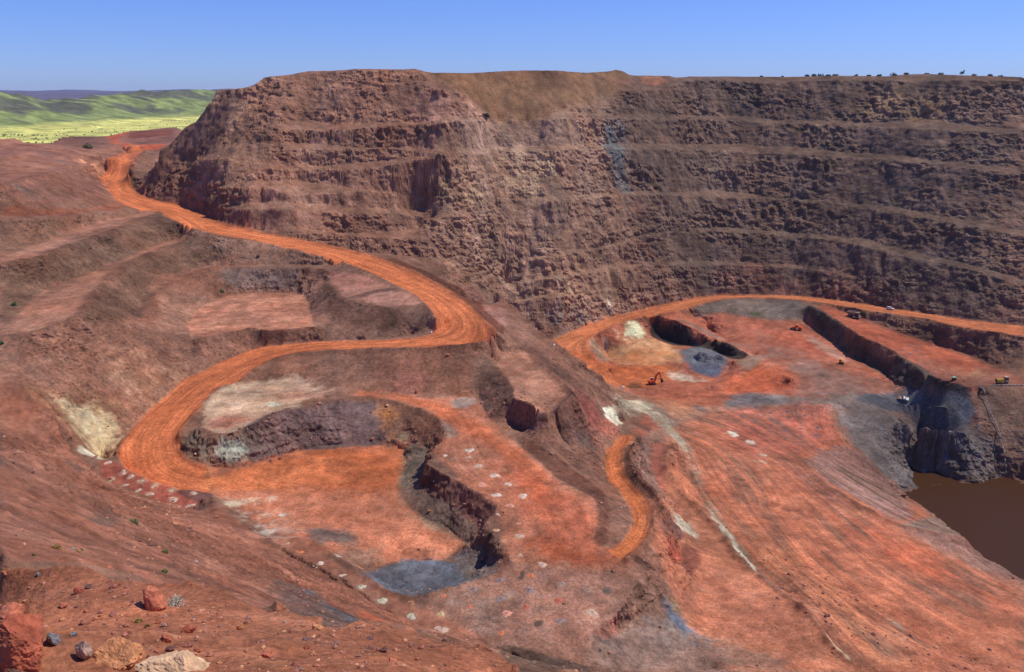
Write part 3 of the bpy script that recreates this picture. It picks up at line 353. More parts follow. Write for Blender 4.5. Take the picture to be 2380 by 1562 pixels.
-247.7,651.4,-29.2,-244.6,654.5,-23.9,-229.7,645.6,-18.2,-223.4,641.9,-13.6,-220.4,642.6,-8.4,-213.8,637.6,-4.8,-166,616.4,-10.7,-159.2,619.6,-8.2,
-153.4,627.2,-5.8,-145,643.4,2.9,-134.3,640,3.3,-124.1,638.5,3.7,-115.1,639,4.6,-106.1,639.2,5.4,-97.3,641,6.7,-88.2,640.6,8,-79.4,642.5,8.5,
-70.8,646.5,9,-61.2,640.5,6.7,-51.6,632.1,4.5,-42.8,632.8,-0.6,-34.2,636.3,-5.8,-21,644.6,-12.1,92.4,726.3,3.2,103.7,734,3.6,115.1,740.6,4,
126.6,747.2,4.3,138.7,757,8.5,151.4,768.3,12.7,162.6,774.4,12.7,173.9,780.3,12.6,185,784.4,12.5,196.6,786.5,11.6,207.2,784.6,10.7,217.3,780.8,9.8,
227.9,779.7,10.5,238.2,778,11.2,248.4,775.6,11.8,258.2,772.5,12,267.8,769.1,12.1,277.4,765.8,12.3,287,762.7,12.4,296.4,759.4,12.6,305.2,754.8,12.3,
313.7,749.6,11.9,321.9,744.2,11.6,333.4,746.5,11.4,340.7,739.6,11.5,347.3,731.7,11.6,354.6,725.6,11.8,362,720.2,11.9,369.1,715.1,11.7,
376.9,711.6,11.4,384.6,708.1,11.2,392.1,704.5,10.9,399.6,700.9,10.7,-213.7,647.9,4.3,-196.1,638.2,4.3,-185.7,639.9,5.6,-180.8,642.1,7.3,
-178.8,649.5,13.1,-178.7,649.2,13.1,-177.9,649,12.9,-170.1,649.8,13.6,-162.8,652.4,14.3,-151.1,662.2,17.2,-140.6,660.7,17.5,-129.9,658.4,17.7,
-119.6,657.6,18,-113.2,658.2,18.9,-105.1,657.5,18.7,-96.9,656.8,18.6,-88.7,655.1,18.5,-80.8,656.1,18.4,-70.1,659.6,18.9,-64.2,655.9,17.5,
-53.4,657.8,16.2,-42.3,664.8,16.2,-31.2,675.3,16.2,-17.3,686.4,17.4,-9.6,708.2,18.4,0.3,706.4,18.7,10.3,715.1,19.3,19.6,713,19.1,28.8,710.2,19,
38.3,714.2,19,49,723.5,18.4,59.8,732.1,17.8,69.9,740.9,18.6,80.1,749.4,19.5,87.1,756.2,20.9,92.9,759.5,20.2,100.4,758.6,15.6,109.8,765.7,16.5,
123.3,772.8,16.5,137.1,780.3,16.4,153.9,781.8,16.1,165.4,788.9,16.3,177.1,795.6,16.4,188.6,800.6,16.5,199.9,805.5,16.5,210.5,807.1,16.4,
220.7,807,16.3,230,803.9,16.2,238.8,799.4,16,251.1,794.1,16.1,263.6,789.7,16.3,273.5,786.5,16.5,283.4,783.4,16.7,292.6,778.8,16.5,301.7,774,16.2,
310.9,769.8,16,319.7,765,15.8,337.4,769.1,17.4,351.6,764.9,17.8,358.7,751.5,17,366.5,740.5,16.3,377,730.6,15.6,384.7,726.8,15.2,392.4,723,14.9,
399.9,719.1,14.6,407.3,715.3,14.3,-271.9,676.4,-63.3,-265.6,678.7,-59.8,-260.1,684.1,-53.7,-256.8,687.3,-48.4,-241.4,678.6,-42.7,-234.9,674.9,-38.2,
-231.7,675.7,-32.9,-224.9,670.7,-29.3,-303.6,755.3,-75,-296.6,757.9,-75,-290.3,763.5,-75,-286.6,766.9,-75,-269.9,758.6,-74.1,-262.8,755.2,-69.6,
-259.3,756.1,-64.3,-252,751.3,-60.8,-224.6,681.1,1.9,-206.4,671.6,1.8,-195.4,673.5,3.1,-190.3,675.8,4.9,-188.1,683.2,10.7,-251.2,761.8,-8.3,
-231.3,752.9,-8.3,-219.1,755.1,-7,-213.3,757.6,-5.3,-210.6,765.2,0.5,-188,682.9,10.7,-187.2,682.7,10.5,-179,683.6,11.2,-171.2,686.3,11.9,
-158.9,696.3,14.8,-147.9,694.9,15,-136.7,692.7,15.3,-125.9,692,15.5,-119.2,692.7,16.4,-110.6,692.1,16.3,-102,691.4,16.2,-93.4,689.8,16,-85,690.8,15.9,
-73.8,694.4,16.5,-67.7,690.7,15,-210.5,764.9,0.5,-209.7,764.7,0.3,-200.5,765.9,1,-191.8,768.8,1.7,-177.8,779.2,4.6,-165.6,778,4.9,-153.2,776.1,5.1,
-141.1,775.6,5.4,-133.6,776.4,6.3,-124,776,6.1,-114.4,775.5,6,-104.8,774,5.8,-95.4,775.2,5.8,-82.8,778.9,6.3,-75.9,775.3,4.9,-56.2,692.7,13.8,
-44.6,699.7,13.7,-32.8,710.3,13.7,-18.1,721.3,14.9,-10.1,743.2,16,0.3,741.4,16.2,10.8,750.1,16.8,20.6,748,16.7,30.2,745.2,16.6,40.2,749.1,16.6,
51.3,758.5,16,62.7,767,15.3,73.1,775.7,16.2,83.8,784.2,17,91.1,791,18.4,97.1,794.2,17.8,104.9,793.3,13.2,114.8,800.3,14.1,128.9,807.4,14,
143.2,814.8,14,-63.1,777.4,3.6,-50,784.6,3.6,-36.7,795.2,3.6,-20.3,806.3,4.8,-11.2,828.2,5.8,0.4,826.4,6.1,12.1,835.1,6.6,22.9,833,6.5,33.7,830.1,6.4,
44.7,834,6.4,57.1,843.3,5.8,69.6,851.7,5.1,81.1,860.3,6,92.8,868.7,6.9,100.9,875.4,8.3,107.4,878.6,7.6,116.1,877.6,3,126.9,884.4,3.9,142,891,3.8,
158,898,3.8,160.6,816.2,13.7,172.6,823.1,13.8,184.7,829.8,14,196.6,834.7,14.1,208.4,839.5,14.1,219.4,841,14,229.9,840.7,13.9,239.6,837.6,13.7,
248.8,832.9,13.5,261.7,827.4,13.7,274.7,822.9,13.8,285,819.6,14,295.3,816.3,14.2,305,811.5,14,314.4,806.6,13.8,324,802.2,13.6,333.2,797.3,13.3,
351.5,801.2,15,366.2,796.7,15.4,373.8,783.1,14.6,382,771.9,13.8,393,761.7,13.1,401.1,757.7,12.8,409.1,753.8,12.5,416.9,749.7,12.1,424.6,745.7,11.8,
177,900,3.5,190,906,3.7,203,913,3.8,216,917,3.9,229,922,3.9,241,923,3.8,252,923,3.7,263,919,3.5,273,914,3.3,287,908,3.5,302,904,3.7,313,900,3.9,
324,896,4.1,335,891,3.8,345,886,3.6,356,881,3.4,366,876,3.2,386,879,4.8,402,874,5.2,410,860,4.4,420,848,3.7,432,837,2.9,441,833,2.6,450,828,2.3,
458,824,2,467,820,1.7,-97.2,246,-121,-93.8,245.4,-120.5,-183.1,293.5,-93,-166.2,278.6,-96,-153.6,269.7,-102,-149.4,267.9,-109,-114.4,179.5,-72,
-69.3,106.3,-52,-37,55.7,-32,-36.1,62,-36,-35.3,70.6,-42,-32,76.6,-47,-30.1,85.6,-55,-28.3,101.4,-67,-29,117.9,-80,-28.7,151.8,-102,-106.7,181.4,-78,
-96.3,178.1,-86,-74.4,160,-86,-59.8,154.9,-90,-47.4,155.1,-97,-15.1,22.6,-13.4,-14.8,22.6,-13.4,-14.4,22.6,-13.4,-14.1,22.5,-13.4,-13.7,22.5,-13.4,
-13.4,22.5,-13.3,-13.1,22.5,-13.3,-12.7,22.4,-13.3,-12.4,22.4,-13.3,-12.4,22.4,-13.3,-11.8,22,-13.3,-11.3,21.6,-13.2,-10.9,21.5,-13.2,
-10.6,21.4,-13.1,-10.2,21.3,-13.1,-9.8,21.2,-13.1,-9.5,21.1,-13,-9.2,21,-13,-8.8,20.9,-12.9,-8.4,20.8,-12.9,-8.1,20.6,-12.8,-7.6,20.2,-12.7,
-7.2,19.8,-12.7,-6.8,19.4,-12.6,-6.5,19.2,-12.5,-6.2,19,-12.5,-5.8,18.8,-12.4,-6,19.3,-12.4,-5.6,18.9,-12.4,-5.2,18.4,-12.3,-4.7,18.2,-12.2,
-4.5,17.9,-12.2,-4.3,17.7,-12.2,-4,17.8,-12.1,-3.8,17.8,-12.1,-3.6,18,-12.1,-3.3,17.8,-12.1,-2.9,17.7,-12,-2.5,17.5,-12,-2.2,17.3,-11.9,
-1.9,17.1,-11.9,-1.6,16.9,-11.8,-1.3,16.8,-11.7,-1,16.6,-11.7,-0.7,16.5,-11.6,-0.3,15.7,-11.3,-0.1,15.1,-11.1,0.1,14.6,-10.8,0.1,14.4,-10.8,
-18.4,27.6,-21.1,-18.1,27.6,-21.1,-17.7,27.6,-21.1,-17.3,27.6,-21,-16.9,27.6,-21,-16.5,27.6,-21,-16.1,27.7,-21,-15.7,27.7,-21,-15.3,27.7,-21,
-15.3,27.6,-21,-14.7,27.3,-20.9,-14,26.9,-20.9,-13.6,26.8,-20.9,-13.2,26.8,-20.8,-12.8,26.7,-20.8,-12.4,26.6,-20.8,-12,26.6,-20.7,-11.5,26.5,-20.7,
-11.1,26.4,-20.6,-10.7,26.3,-20.6,-10.2,26.2,-20.5,-9.8,25.8,-20.4,-9.3,25.5,-20.3,-8.8,25.1,-20.3,-8.4,24.9,-20.2,-8,24.7,-20.2,-7.6,24.5,-20.1,
-7.8,25,-20.1,-7.4,24.6,-20.1,-6.9,24.2,-20,-6.2,24,-19.9,-5.9,23.7,-19.9,-5.7,23.5,-19.8,-5.3,23.6,-19.8,-5,23.7,-19.8,-4.8,23.8,-19.8,
-4.4,23.7,-19.8,-3.9,23.6,-19.7,-3.3,23.5,-19.7,-2.9,23.3,-19.6,-2.6,23.1,-19.6,-2.2,22.9,-19.5,-1.8,22.7,-19.4,-1.4,22.6,-19.4,-0.9,22.5,-19.3,
-0.5,21.7,-19,-0.2,21.1,-18.7,0.1,20.6,-18.5,0.2,20.4,-18.5,-24,35.9,-28.9,-23.5,36,-28.8,-23,36.1,-28.8,-22.6,36.1,-28.8,-22.1,36.2,-28.8,
-21.6,36.2,-28.8,-21.1,36.3,-28.8,-20.6,36.4,-28.8,-20.1,36.4,-28.8,-20.1,36.4,-28.8,-19.4,36.1,-28.7,-18.7,35.8,-28.7,-18.2,35.7,-28.6,
-17.6,35.7,-28.6,-17.1,35.7,-28.6,-16.6,35.7,-28.5,-16.1,35.7,-28.5,-15.5,35.7,-28.4,-15,35.6,-28.4,-14.4,35.6,-28.3,-13.9,35.5,-28.3,
-13.3,35.2,-28.2,-12.7,34.9,-28.1,-12.2,34.5,-28.1,-11.6,34.4,-28,-11.1,34.2,-27.9,-10.6,34.1,-27.9,-10.8,34.6,-27.9,-10.2,34.2,-27.8,-9.6,33.8,-27.8,
-8.7,33.7,-27.7,-8.4,33.4,-27.6,-8,33.2,-27.6,-7.6,33.4,-27.6,-7.1,33.5,-27.6,-6.8,33.6,-27.6,-6.2,33.6,-27.5,-5.5,33.5,-27.5,-4.7,33.4,-27.5,
-4.2,33.2,-27.4,-3.7,33,-27.3,-3.2,32.8,-27.3,-2.6,32.7,-27.2,-2,32.6,-27.1,-1.4,32.5,-27,-0.7,31.7,-26.7,-0.3,31.1,-26.5,0.1,30.6,-26.3,
0.3,30.4,-26.3,-30,0.5,-2.2,-8,0.5,-1.8,0,0.5,-1.8,8,0.5,-2.6,30,0.5,-8,-8,-6,-1.2,8,-6,-1.4,0,-6,-1,-3.3,4.8,-3.6,-2.7,5.2,-3.9,-2,5.7,-4.3,
-1.2,6.9,-5.2,-0.3,11.3,-8.5,-7.2,10.6,-7.3,-5.7,11.2,-7.8,-4.2,12.2,-8.6,-2,12.2,-8.8,-1.1,13.4,-9.8,-10.9,16.1,-10.4,-8.7,16.3,-10.5,
-6.9,16.4,-10.8,-1242,729,-92,-1234,741,-92,-1227,754,-92,-1219,766,-92,-1212,778,-92,-1204,790,-92,-1196,802,-92,-1188,814,-92,-1180,826,-92,
-1171,838,-92,-1163,849,-92,-1154,861,-92,-1146,872,-92,-1137,884,-92,-1128,895,-92,-1119,906,-92,-1110,918,-92,-1101,929,-92,-1091,940,-92,
-1082,950,-92,-1072,961,-92,-1063,972,-92,-1053,982,-92,-1043,993,-92,-1033,1003,-92,-1023,1014,-92,-1013,1024,-92,-1002,1034,-92,-992,1044,-92,
-982,1054,-92,-971,1063,-92,-960,1073,-92,-950,1083,-92,-939,1092,-92,-928,1101,-92,-917,1111,-92,-906,1120,-92,-894,1129,-92,-883,1138,-92,
-872,1146,-92,-860,1155,-92,-848,1164,-92,-837,1172,-92,-825,1180,-92,-813,1188,-92,-801,1197,-92,-789,1204,-92,-777,1212,-92,-765,1220,-92,
-753,1228,-92,-740,1235,-92,-728,1242,-92,-716,1250,-92,-703,1257,-92,-690,1264,-92,-678,1271,-92,-665,1277,-92,-652,1284,-92,-639,1290,-92,
-626,1297,-92,-613,1303,-92,-600,1309,-92,-587,1315,-92,-574,1321,-92,-561,1326,-92,-548,1332,-92,-534,1337,-92,-521,1343,-92,-507,1348,-92,
-494,1353,-92,-480,1358,-92,-467,1362,-92,-453,1367,-92,-439,1371,-92,-426,1376,-92,-412,1380,-92,-398,1384,-92,-384,1388,-92,-370,1392,-92,
-356,1395,-92,-342,1399,-92,-328,1402,-92,-314,1405,-92,-300,1408,-92,-286,1411,-92,-272,1414,-92,-258,1417,-92,-244,1419,-92,-229,1422,-92,
-215,1424,-92,-201,1426,-92,-187,1428,-92,-172,1430,-92,-158,1431,-92,-144,1433,-92,-129,1434,-92,-115,1435,-92,-101,1436,-92,-86,1437,-92,
-72,1438,-92,-58,1439,-92,-43,1439,-92,-29,1440,-92,-14,1440,-92,0,1440,-92,14,1440,-92,29,1440,-92,43,1439,-92,58,1439,-92,72,1438,-92,86,1437,-92,
101,1436,-92,115,1435,-92,129,1434,-92,144,1433,-92,158,1431,-92,172,1430,-92,187,1428,-92,201,1426,-92,215,1424,-92,229,1422,-92,244,1419,-92,
258,1417,-92,272,1414,-92,286,1411,-92,300,1408,-92,314,1405,-92,328,1402,-92,342,1399,-92,356,1395,-92,370,1392,-92,384,1388,-92,398,1384,-92,
412,1380,-92,426,1376,-92,439,1371,-92,453,1367,-92,467,1362,-92,480,1358,-92,494,1353,-92,507,1348,-92,521,1343,-92,534,1337,-92,548,1332,-92,
561,1326,-92,574,1321,-92,587,1315,-92,600,1309,-92,613,1303,-92,626,1297,-92,639,1290,-92,652,1284,-92,665,1277,-92,678,1271,-92,690,1264,-92,
703,1257,-92,716,1250,-92,728,1242,-92,740,1235,-92,753,1228,-92,765,1220,-92,777,1212,-92,789,1204,-92,801,1197,-92,813,1188,-92,825,1180,-92,
837,1172,-92,848,1164,-92,860,1155,-92,872,1146,-92,883,1138,-92,894,1129,-92,906,1120,-92,917,1111,-92,928,1101,-92,939,1092,-92,950,1083,-92,
960,1073,-92,971,1063,-92,982,1054,-92,992,1044,-92,1002,1034,-92,1013,1024,-92,1023,1014,-92,1033,1003,-92,1043,993,-92,1053,982,-92,1063,972,-92,
1072,961,-92,1082,950,-92,1091,940,-92,1101,929,-92,1110,918,-92,1119,906,-92,1128,895,-92,1137,884,-92,1146,872,-92,1154,861,-92,1163,849,-92,
1171,838,-92,1180,826,-92,1188,814,-92,1196,802,-92,1204,790,-92,1212,778,-92,1219,766,-92,1227,754,-92,1234,741,-92,1242,729,-92,235.7,323.2,-180,
329.9,452.5,-145,412.4,565.6,-105,500.8,686.8,-70,242.1,318.4,-180,338.9,445.8,-145,423.6,557.3,-105,514.4,676.7,-70,248.4,313.5,-180,  # bearings right of view: unseen wall shaped low so it casts no shadow
347.8,438.9,-145,434.7,548.7,-105,527.8,666.2,-70,254.6,308.5,-180,356.5,431.9,-145,445.6,539.9,-105,541.1,655.6,-70,260.7,303.3,-180,365,424.7,-145,
456.3,530.9,-105,554.1,644.6,-70,266.7,298.1,-180,373.4,417.3,-145,466.8,521.6,-105,566.8,633.4,-70,272.7,292.7,-180,381.7,409.7,-145,
477.1,512.2,-105,579.4,621.9,-70,278.5,287.2,-180,389.8,402,-145,487.3,502.5,-105,591.7,610.2,-70,284.1,281.5,-180,397.8,394.2,-145,497.2,492.7,-105,
603.8,598.3,-70,289.7,275.8,-180,405.6,386.1,-145,507,482.6,-105,615.6,586.1,-70,295.2,270,-180,413.2,377.9,-145,516.6,472.4,-105,627.2,573.6,-70,
300.5,264,-180,420.7,369.6,-145,525.9,462,-105,638.6,561,-70,305.7,257.9,-180,428,361.1,-145,535,451.4,-105,649.7,548.1,-70,310.8,251.8,-180,
435.2,352.5,-145,544,440.6,-105,660.5,535,-70,315.8,245.5,-180,442.1,343.7,-145,552.7,429.6,-105,671.1,521.7,-70,320.6,239.1,-180,448.9,334.8,-145,
561.1,418.5,-105,681.4,508.2,-70,325.4,232.7,-180,455.5,325.7,-145,569.4,407.2,-105,691.4,494.4,-70,330,226.1,-180,461.9,316.6,-145,577.4,395.7,-105,
701.2,480.5,-70,334.4,219.5,-180,468.2,307.3,-145,585.2,384.1,-105,710.6,466.4,-70,338.7,212.7,-180,474.2,297.8,-145,592.8,372.3,-105,719.8,452.1,-70,
342.9,205.9,-180,480.1,288.3,-145,600.1,360.4,-105,728.7,437.6,-70,210,355,-203,210,375,-203,240,295,-203,240,325,-203,240,355,-203,240,375,-203,
280,295,-203,280,325,-203,280,355,-203,280,375,-203,330,295,-203,330,325,-203,330,355,-203,330,375,-203,380,295,-203,380,325,-203,380,355,-203,
380,375,-203,300,255,-180,270,230,-180,380,270,-180,]
PATCH_N=[35, 28, 46, 12, 13, 23, 12, 9, 10, 4, 4, 5, 5, 6, 6, 4, 10, 5, 4, 4, 7, 7, 4, 5, 5, 8, 7, 18, 9, 6, 4, 4, 4, 5, 9, 10, 7, 5, 34, 13, 27, 34, 4, 4, 9, 5, 8, 5, 5, 4, 6, 4, 5, 5, 11, 6, 7, 5, 4, 24, 32, 27, 6, 21, 8, 25, 8, 7, 6, 6, 17, 5, 3, 4, 5, 21, 5, 8, 4, 5, 6, 8, 8, 132, 11, 13, 10, 13, 7, 21, 12, 6, 5, 5, 6, 9, 6, 8, 5, 4, 4, 4, 26, 18, 15, 9, 4, 6, 16, 14, 23, 6, 14, 11, 8, 9, 8, 7, 5, 9, 7, 5, 8, 14, 7, 6, 4, 23, 9, 6, 6, 6, 5, 5, 8, 4, 13, 8, 5, 6, 5, 4, 13, 12, 8, 5, 6, 7, 72, 8, 12, 12, 8, 7, 6, 6, 5, 4, 8, 6, 4, 9, 7, 14, 5, 6, 6, 7, 6, 4, 7, 8, 9, 13, 10, 5, 5, 41, 6, 7, 8, 5, 73, 43, 6, 7, 5, 6, 5, 17, 15, 13, 8, 5, 4, 4, 4, 6, 11, 6, 4, 5, 10, 8, 11, 7, 12, 6, 8, 8, 7, 4, 32, 6, 10, 5, 4, 12, 13, 13, 31, 10, 5, 4, 6, 10, 12, 14, 7, 8, 4, 4, 4, 7, 16, 8, 11, 6, 8, 12, 15, 4, 4, 4, 78, 7, 6, 4, 5, 5, 4, 6, 5, 7, 4, 4]
PATCH_D=[
-216.6,521,-243,612.4,-238.2,629.9,-230.9,641.3,-404,1236,-342,1254,-306,1263,-269,1272,-232,1279,-194,1285,-156,1291,-117,1295,-76,1298,-18.6,684.8,
3.4,700.3,3.2,672.8,3.2,651.6,3.1,632.4,3.1,619.2,3,608.2,3,598.5,3,589.6,2.9,574.5,-16.4,566.3,-34.6,552.5,-52.8,548.3,-69.1,546.5,-84.9,542.6,
-100.9,541.5,-116.7,540,-132.4,538.7,-147.6,535.9,-170.7,542.5,-203.6,575.7,-213.8,555.8,-48.4,625.5,-32.3,649.5,-15.1,675.3,3.4,700.3,24.5,706.9,
46.4,717.9,69.7,738.1,94.2,757.3,92.1,723,91.4,700.7,91,681.7,91.6,670,91.3,652.5,93.5,640.3,95.5,626.4,98.1,617.1,73.9,597.6,50.7,576.3,28.3,544.6,
10.2,561.9,-8.7,567.6,-23.7,556.4,-38.2,550.6,-52.9,551.1,-52.3,566.9,-51.6,584.4,-50,590.5,-49,605,81.7,742.1,107.1,761,133,775.9,158.7,785.6,
294,1266,331,1257,366,1247,401,1237,435,1225,468,1213,499,1200,530,1187,560,1173,588,1159,616,1145,643,1130,398.1,694.7,390.6,676.2,377.1,647.8,
363.8,619.9,358.7,606.3,349.8,586.6,340.1,565.8,332.4,548.4,324.2,530.5,310.9,504.5,301.7,516.2,291.9,528,281.4,539.8,270.5,552.2,258.8,564.6,
246.6,577.5,233.8,591,220.3,604.3,203.7,610.8,187.1,618.1,169.2,622.5,152.1,631,133.1,633.2,95.1,622,91,635.4,86.3,646.5,81.8,659.7,81,672,80.9,691.4,
81.1,714.1,162.2,649.5,190,644.7,215.5,634.5,232.2,618,247.4,600.7,260.8,581.7,253.5,563.6,238.3,583,222.1,603.6,205.1,626.8,182.7,630.9,160.2,635.7,
275.4,757.8,297.1,749.6,317.6,740.2,338.1,732,354.2,715.4,371.5,703,391,696,372.2,696.3,355.3,700.7,339.7,708.4,322.6,713.7,302.8,728.3,281.4,741.1,
298,1265,334,1256,369,1246,404,1236,280.1,784.9,300,774.8,501,1200,340.6,760.6,356.7,745.8,372.2,731.7,390.6,724.9,643,1130,399.4,700.5,382.7,709.7,
365.3,718.8,349.1,731.3,334.7,749.6,312.4,753,292.1,762,270.2,768.3,249.1,778,220.1,791.7,185.8,787.9,-233.1,563,-244.1,616.2,-237.7,628,-228.8,633.4,
-218.9,636.2,-214.1,643.5,-180.6,608.7,-159.4,593.3,-169.8,575.2,-179.9,558.4,-211,592.1,-241.5,618.6,-68.9,656.5,-84,1297,-17.2,685.5,6,708.7,
29.8,710.2,28.1,658.9,-2.8,659.5,-21.2,650.6,-48.1,645.9,-9.6,708.7,14.3,713.6,38.3,714.1,113,1295,91.7,758.4,100.1,756.6,93.4,734.7,53.3,692.6,
14.5,665.3,-9.1,660.1,66.1,732.5,99.9,745.9,104.8,742.9,68,730.1,110.7,763.6,131.9,775.2,132.2,759.4,106.4,747.3,-27.3,672.9,-21.4,661.1,-9.3,660.7,
-16.7,658,-26.1,662.9,-1.7,694,7.9,676.1,15.4,666.6,9.8,668,-3.6,683.6,-52.7,584.9,-44.3,590.3,-24.5,605.3,-20.1,602.4,-19.2,600,-49.1,581.7,
-8.7,625.4,18.6,637.2,31.4,635.4,29.2,621.6,10.1,616.7,-8.6,609.9,-33,604.8,-13.5,626.5,-13.3,616.6,-24.5,605.3,74.2,693.5,86,701.3,86.4,682.3,
87.4,666.4,94.6,659.4,104.5,658.5,86.1,653.8,81.3,667.2,69.3,665.9,71.7,684,-32.3,579.9,-27.3,581.9,-19.8,585.7,-23.8,576.9,-30.5,575.4,25.3,576.8,
47,590.7,47.9,588.8,34.8,575.2,65.9,599.7,70.6,599.8,72.2,595.4,69.4,593.9,20.5,557.1,25.7,561.4,34.5,566.6,54.9,584.1,58.5,583.2,34.1,557.6,
25.4,551.9,-188.6,632,-179.5,631.8,-182,622.3,-189,613.5,-192,600.5,-196.6,607.7,-194,623.4,-174.3,554.7,-165.6,544.7,-184.8,554.9,-187.4,559.7,
-187.6,561.5,-168.6,554,-153.3,558.4,-158,553.5,-183.5,557.2,-70.7,575.3,-48.9,576.4,-49.8,567.1,-69,565.1,-76.9,562.4,-104.2,544.3,-87.9,553.3,
-68.8,564,-48.1,564.4,-46.3,561.2,-63.1,556.2,-79.2,548.5,-98.5,543.7,-56.3,634.3,-38.6,635.6,-21.2,650.6,-16.5,648.2,-50.5,612.8,-69.1,623.5,
-73.7,627.4,-653,1124,-412.7,746.2,-592,1157,-447,977,-519,1192,-461,1216,-252.9,646.3,-327.2,808,-352.8,819.3,-338.6,769.7,-313.6,664.4,-285.9,616.5,
-260.3,570.1,-262.1,534.1,-263.5,502.1,-266.1,476,-273.3,460.7,-324.9,553.6,-279.5,474.7,-293.1,546.2,-322.8,647,-315.3,664.4,-293.1,626.8,
-272.4,584.8,-266.2,513,-268.8,484,-276.4,467,-278.8,477,-282.2,504.3,-274.8,494.7,-267.6,496.1,-269.5,485.5,-277.4,477.8,-352.7,677.6,-352.5,684.6,
-329.1,648.7,-331.9,641.6,-365.6,668.1,-377.6,718.8,-357,684.1,-354.4,655.4,-347.4,697.6,-344.9,717.3,-339,727.2,-322.7,665.8,-594,1156,-450,965,
-384,835,-380.2,788.3,-403.4,790.6,-273.8,461.6,-263.9,480.4,-257.5,524.5,-260.3,570.1,-247.8,554.1,-251.6,519.6,-252.6,484.5,-256.9,460.3,
-263.2,442.2,-446,974,-467,1072,-468,1108,-417,938,-392,877,-372,877,-330,842,-328.4,811.3,-352.8,819.3,-384,848,-406,932,-470,1090,-459,1145,
-463,1220,-361,947,-378,924,-395,916,-409,923,-383,931,-360,948,-332,855,-386,881,-264.4,444.5,-259,458.5,-254.3,475.7,-250.4,496.2,-247.1,520.5,
-241.4,543.1,-218.8,526.8,-200.2,518.5,-179,502,-160.5,501,-142,500,-122.6,495.6,-138.6,478.8,-150.2,469.5,-160.5,457.8,-166.1,435.5,-167.6,406.2,
-166.9,376,-150.8,377.9,-138.5,363.9,-128.7,355.3,-131.2,332.3,-133.6,312.5,-136.1,295,-138.1,281,-149.8,272.4,-153.4,266.5,-163.3,271.6,-177.4,283.1,
-188.5,303.5,-201.3,327,-219.9,360.4,-230.2,380.5,-250.8,418.1,-219.8,543.3,-179,502,-160.5,501,-142,500,-122.6,495.6,-104.6,486.3,-85.4,467.3,
-103.7,474.9,-120.7,475.4,-137.5,474.9,-154.3,482.9,-169.2,484.4,-189.6,502.7,-238.8,396.4,-239.6,406.4,-240.3,416.8,-241.2,427.8,-242,439.3,
-244,457.8,-246.1,477.8,-245.8,489.6,-245.6,502.1,-245.3,515.1,-245,528.8,-240.9,541.8,-236.5,555.4,-228.4,555.4,-228.4,534.6,-228.4,515.3,
-224.1,485.1,-223.5,471.3,-223,458.2,-223.5,447.1,-224,436.5,-224.5,426.4,-221.2,401.9,-222.7,395.4,-224.3,389,-227.7,385.9,-231.1,382.9,-195.7,317.2,
-201.8,337.7,-205.8,350.9,-210.1,365.2,-214.8,380.7,-213.8,390,-212.9,399.7,-211.9,410,-210.9,420.9,-209.9,432.4,-209,445,-209,460.4,-209.1,476.8,
-207.3,486.9,-205.4,497.4,-203.5,508.5,-198.5,515.5,-193.5,522.7,-189,521,-193,510.6,-196.8,500.6,-198,484.8,-199.2,469.9,-200.4,456,-201.5,442.9,
-197.7,422.3,-194.4,404,-188.5,383.2,-183.1,364.4,-174.5,337.4,-176.6,327.2,-179.6,321.9,-182.6,316.8,-189.7,314,-233.5,421.9,-228.2,441.4,
-225.1,432.5,-230.8,424,-204.2,449.2,-201.9,504.3,-189.4,501.6,-199.7,489,-180.4,407.9,-182.5,433.5,-183.5,462.3,-171.6,478.1,-167.3,475.9,
-177.6,453.6,-177.9,419.9,-162.7,376.9,-164.4,365.1,-197.8,466.2,-185.9,491,-179.7,485,-183.9,474.1,-195.2,459.2,-166.8,474.5,-151.1,475.5,
-135.2,475.6,-118.9,474.9,-116.3,461.6,-133.8,464.8,-149.6,462,-160.6,465.1,-219.8,398.5,-222.7,429.9,-220.2,451.6,-215.7,453.8,-217.3,417.7,
-228.1,376.1,-225.1,376.4,-218.5,374.7,-216.2,369.1,-225,369.8,-188.1,307.1,-183.4,304.1,-178.2,299.8,-180.9,299.9,-153.9,338.9,-141.3,352.1,
-140.4,344.3,-141.9,324.8,-147.7,309.8,-155.8,317.1,-152.3,337.2,-143.5,351.2,-143.4,343.1,-148.3,329.8,-168.1,280.3,-163.9,295.4,-159.2,292.2,
-155.6,273.8,-161.6,272.9,-164.2,297.9,-153.2,312.6,-143,309,-150.4,294.6,-158.6,289.2,-157.8,281.7,-160.3,294.7,-154.5,300.8,-147,302.3,-143.2,299.3,
-142.7,289.3,-142.4,284.8,-147.2,285.3,-147.8,275.3,-151,278.9,-154.3,279.7,-159.3,290.7,-157.9,294.8,-152.2,293,-150.3,290.2,-153,285.1,-156.1,285.3,
-149.6,275,-148.5,276.7,-145.5,278.6,-137.9,273.5,-138,272,-144.2,272.6,-147.6,272.9,-151.1,266.4,-152,276.2,-150.6,277.3,-149.7,274.3,-148.7,266.3,
-157,280.7,-152.5,277.4,-150.1,276.9,-152.3,278.6,-258.1,433.5,-257.1,442.9,-255.9,452.3,-254.4,461.7,-252.7,471.3,-250.8,480.9,-250.2,493.9,
-249.4,507.1,-248.4,520.6,-247.7,535.9,-246.8,551.7,-236.5,555.4,-240.9,541.8,-245,528.8,-245.3,515.1,-245.6,502.1,-245.8,489.6,-246.1,477.8,
-244,457.8,-242,439.3,-241.2,427.8,-240.3,416.8,-239.6,406.4,-238.8,396.4,-231.1,382.9,-227.7,385.9,-224.3,389,-222.7,395.4,-221.2,401.9,-224.5,426.4,
-224,436.5,-223.5,447.1,-223,458.2,-223.5,471.3,-224.1,485.1,-228.4,515.3,-228.4,534.6,-228.4,555.4,-193.5,522.7,-198.5,515.5,-203.5,508.5,
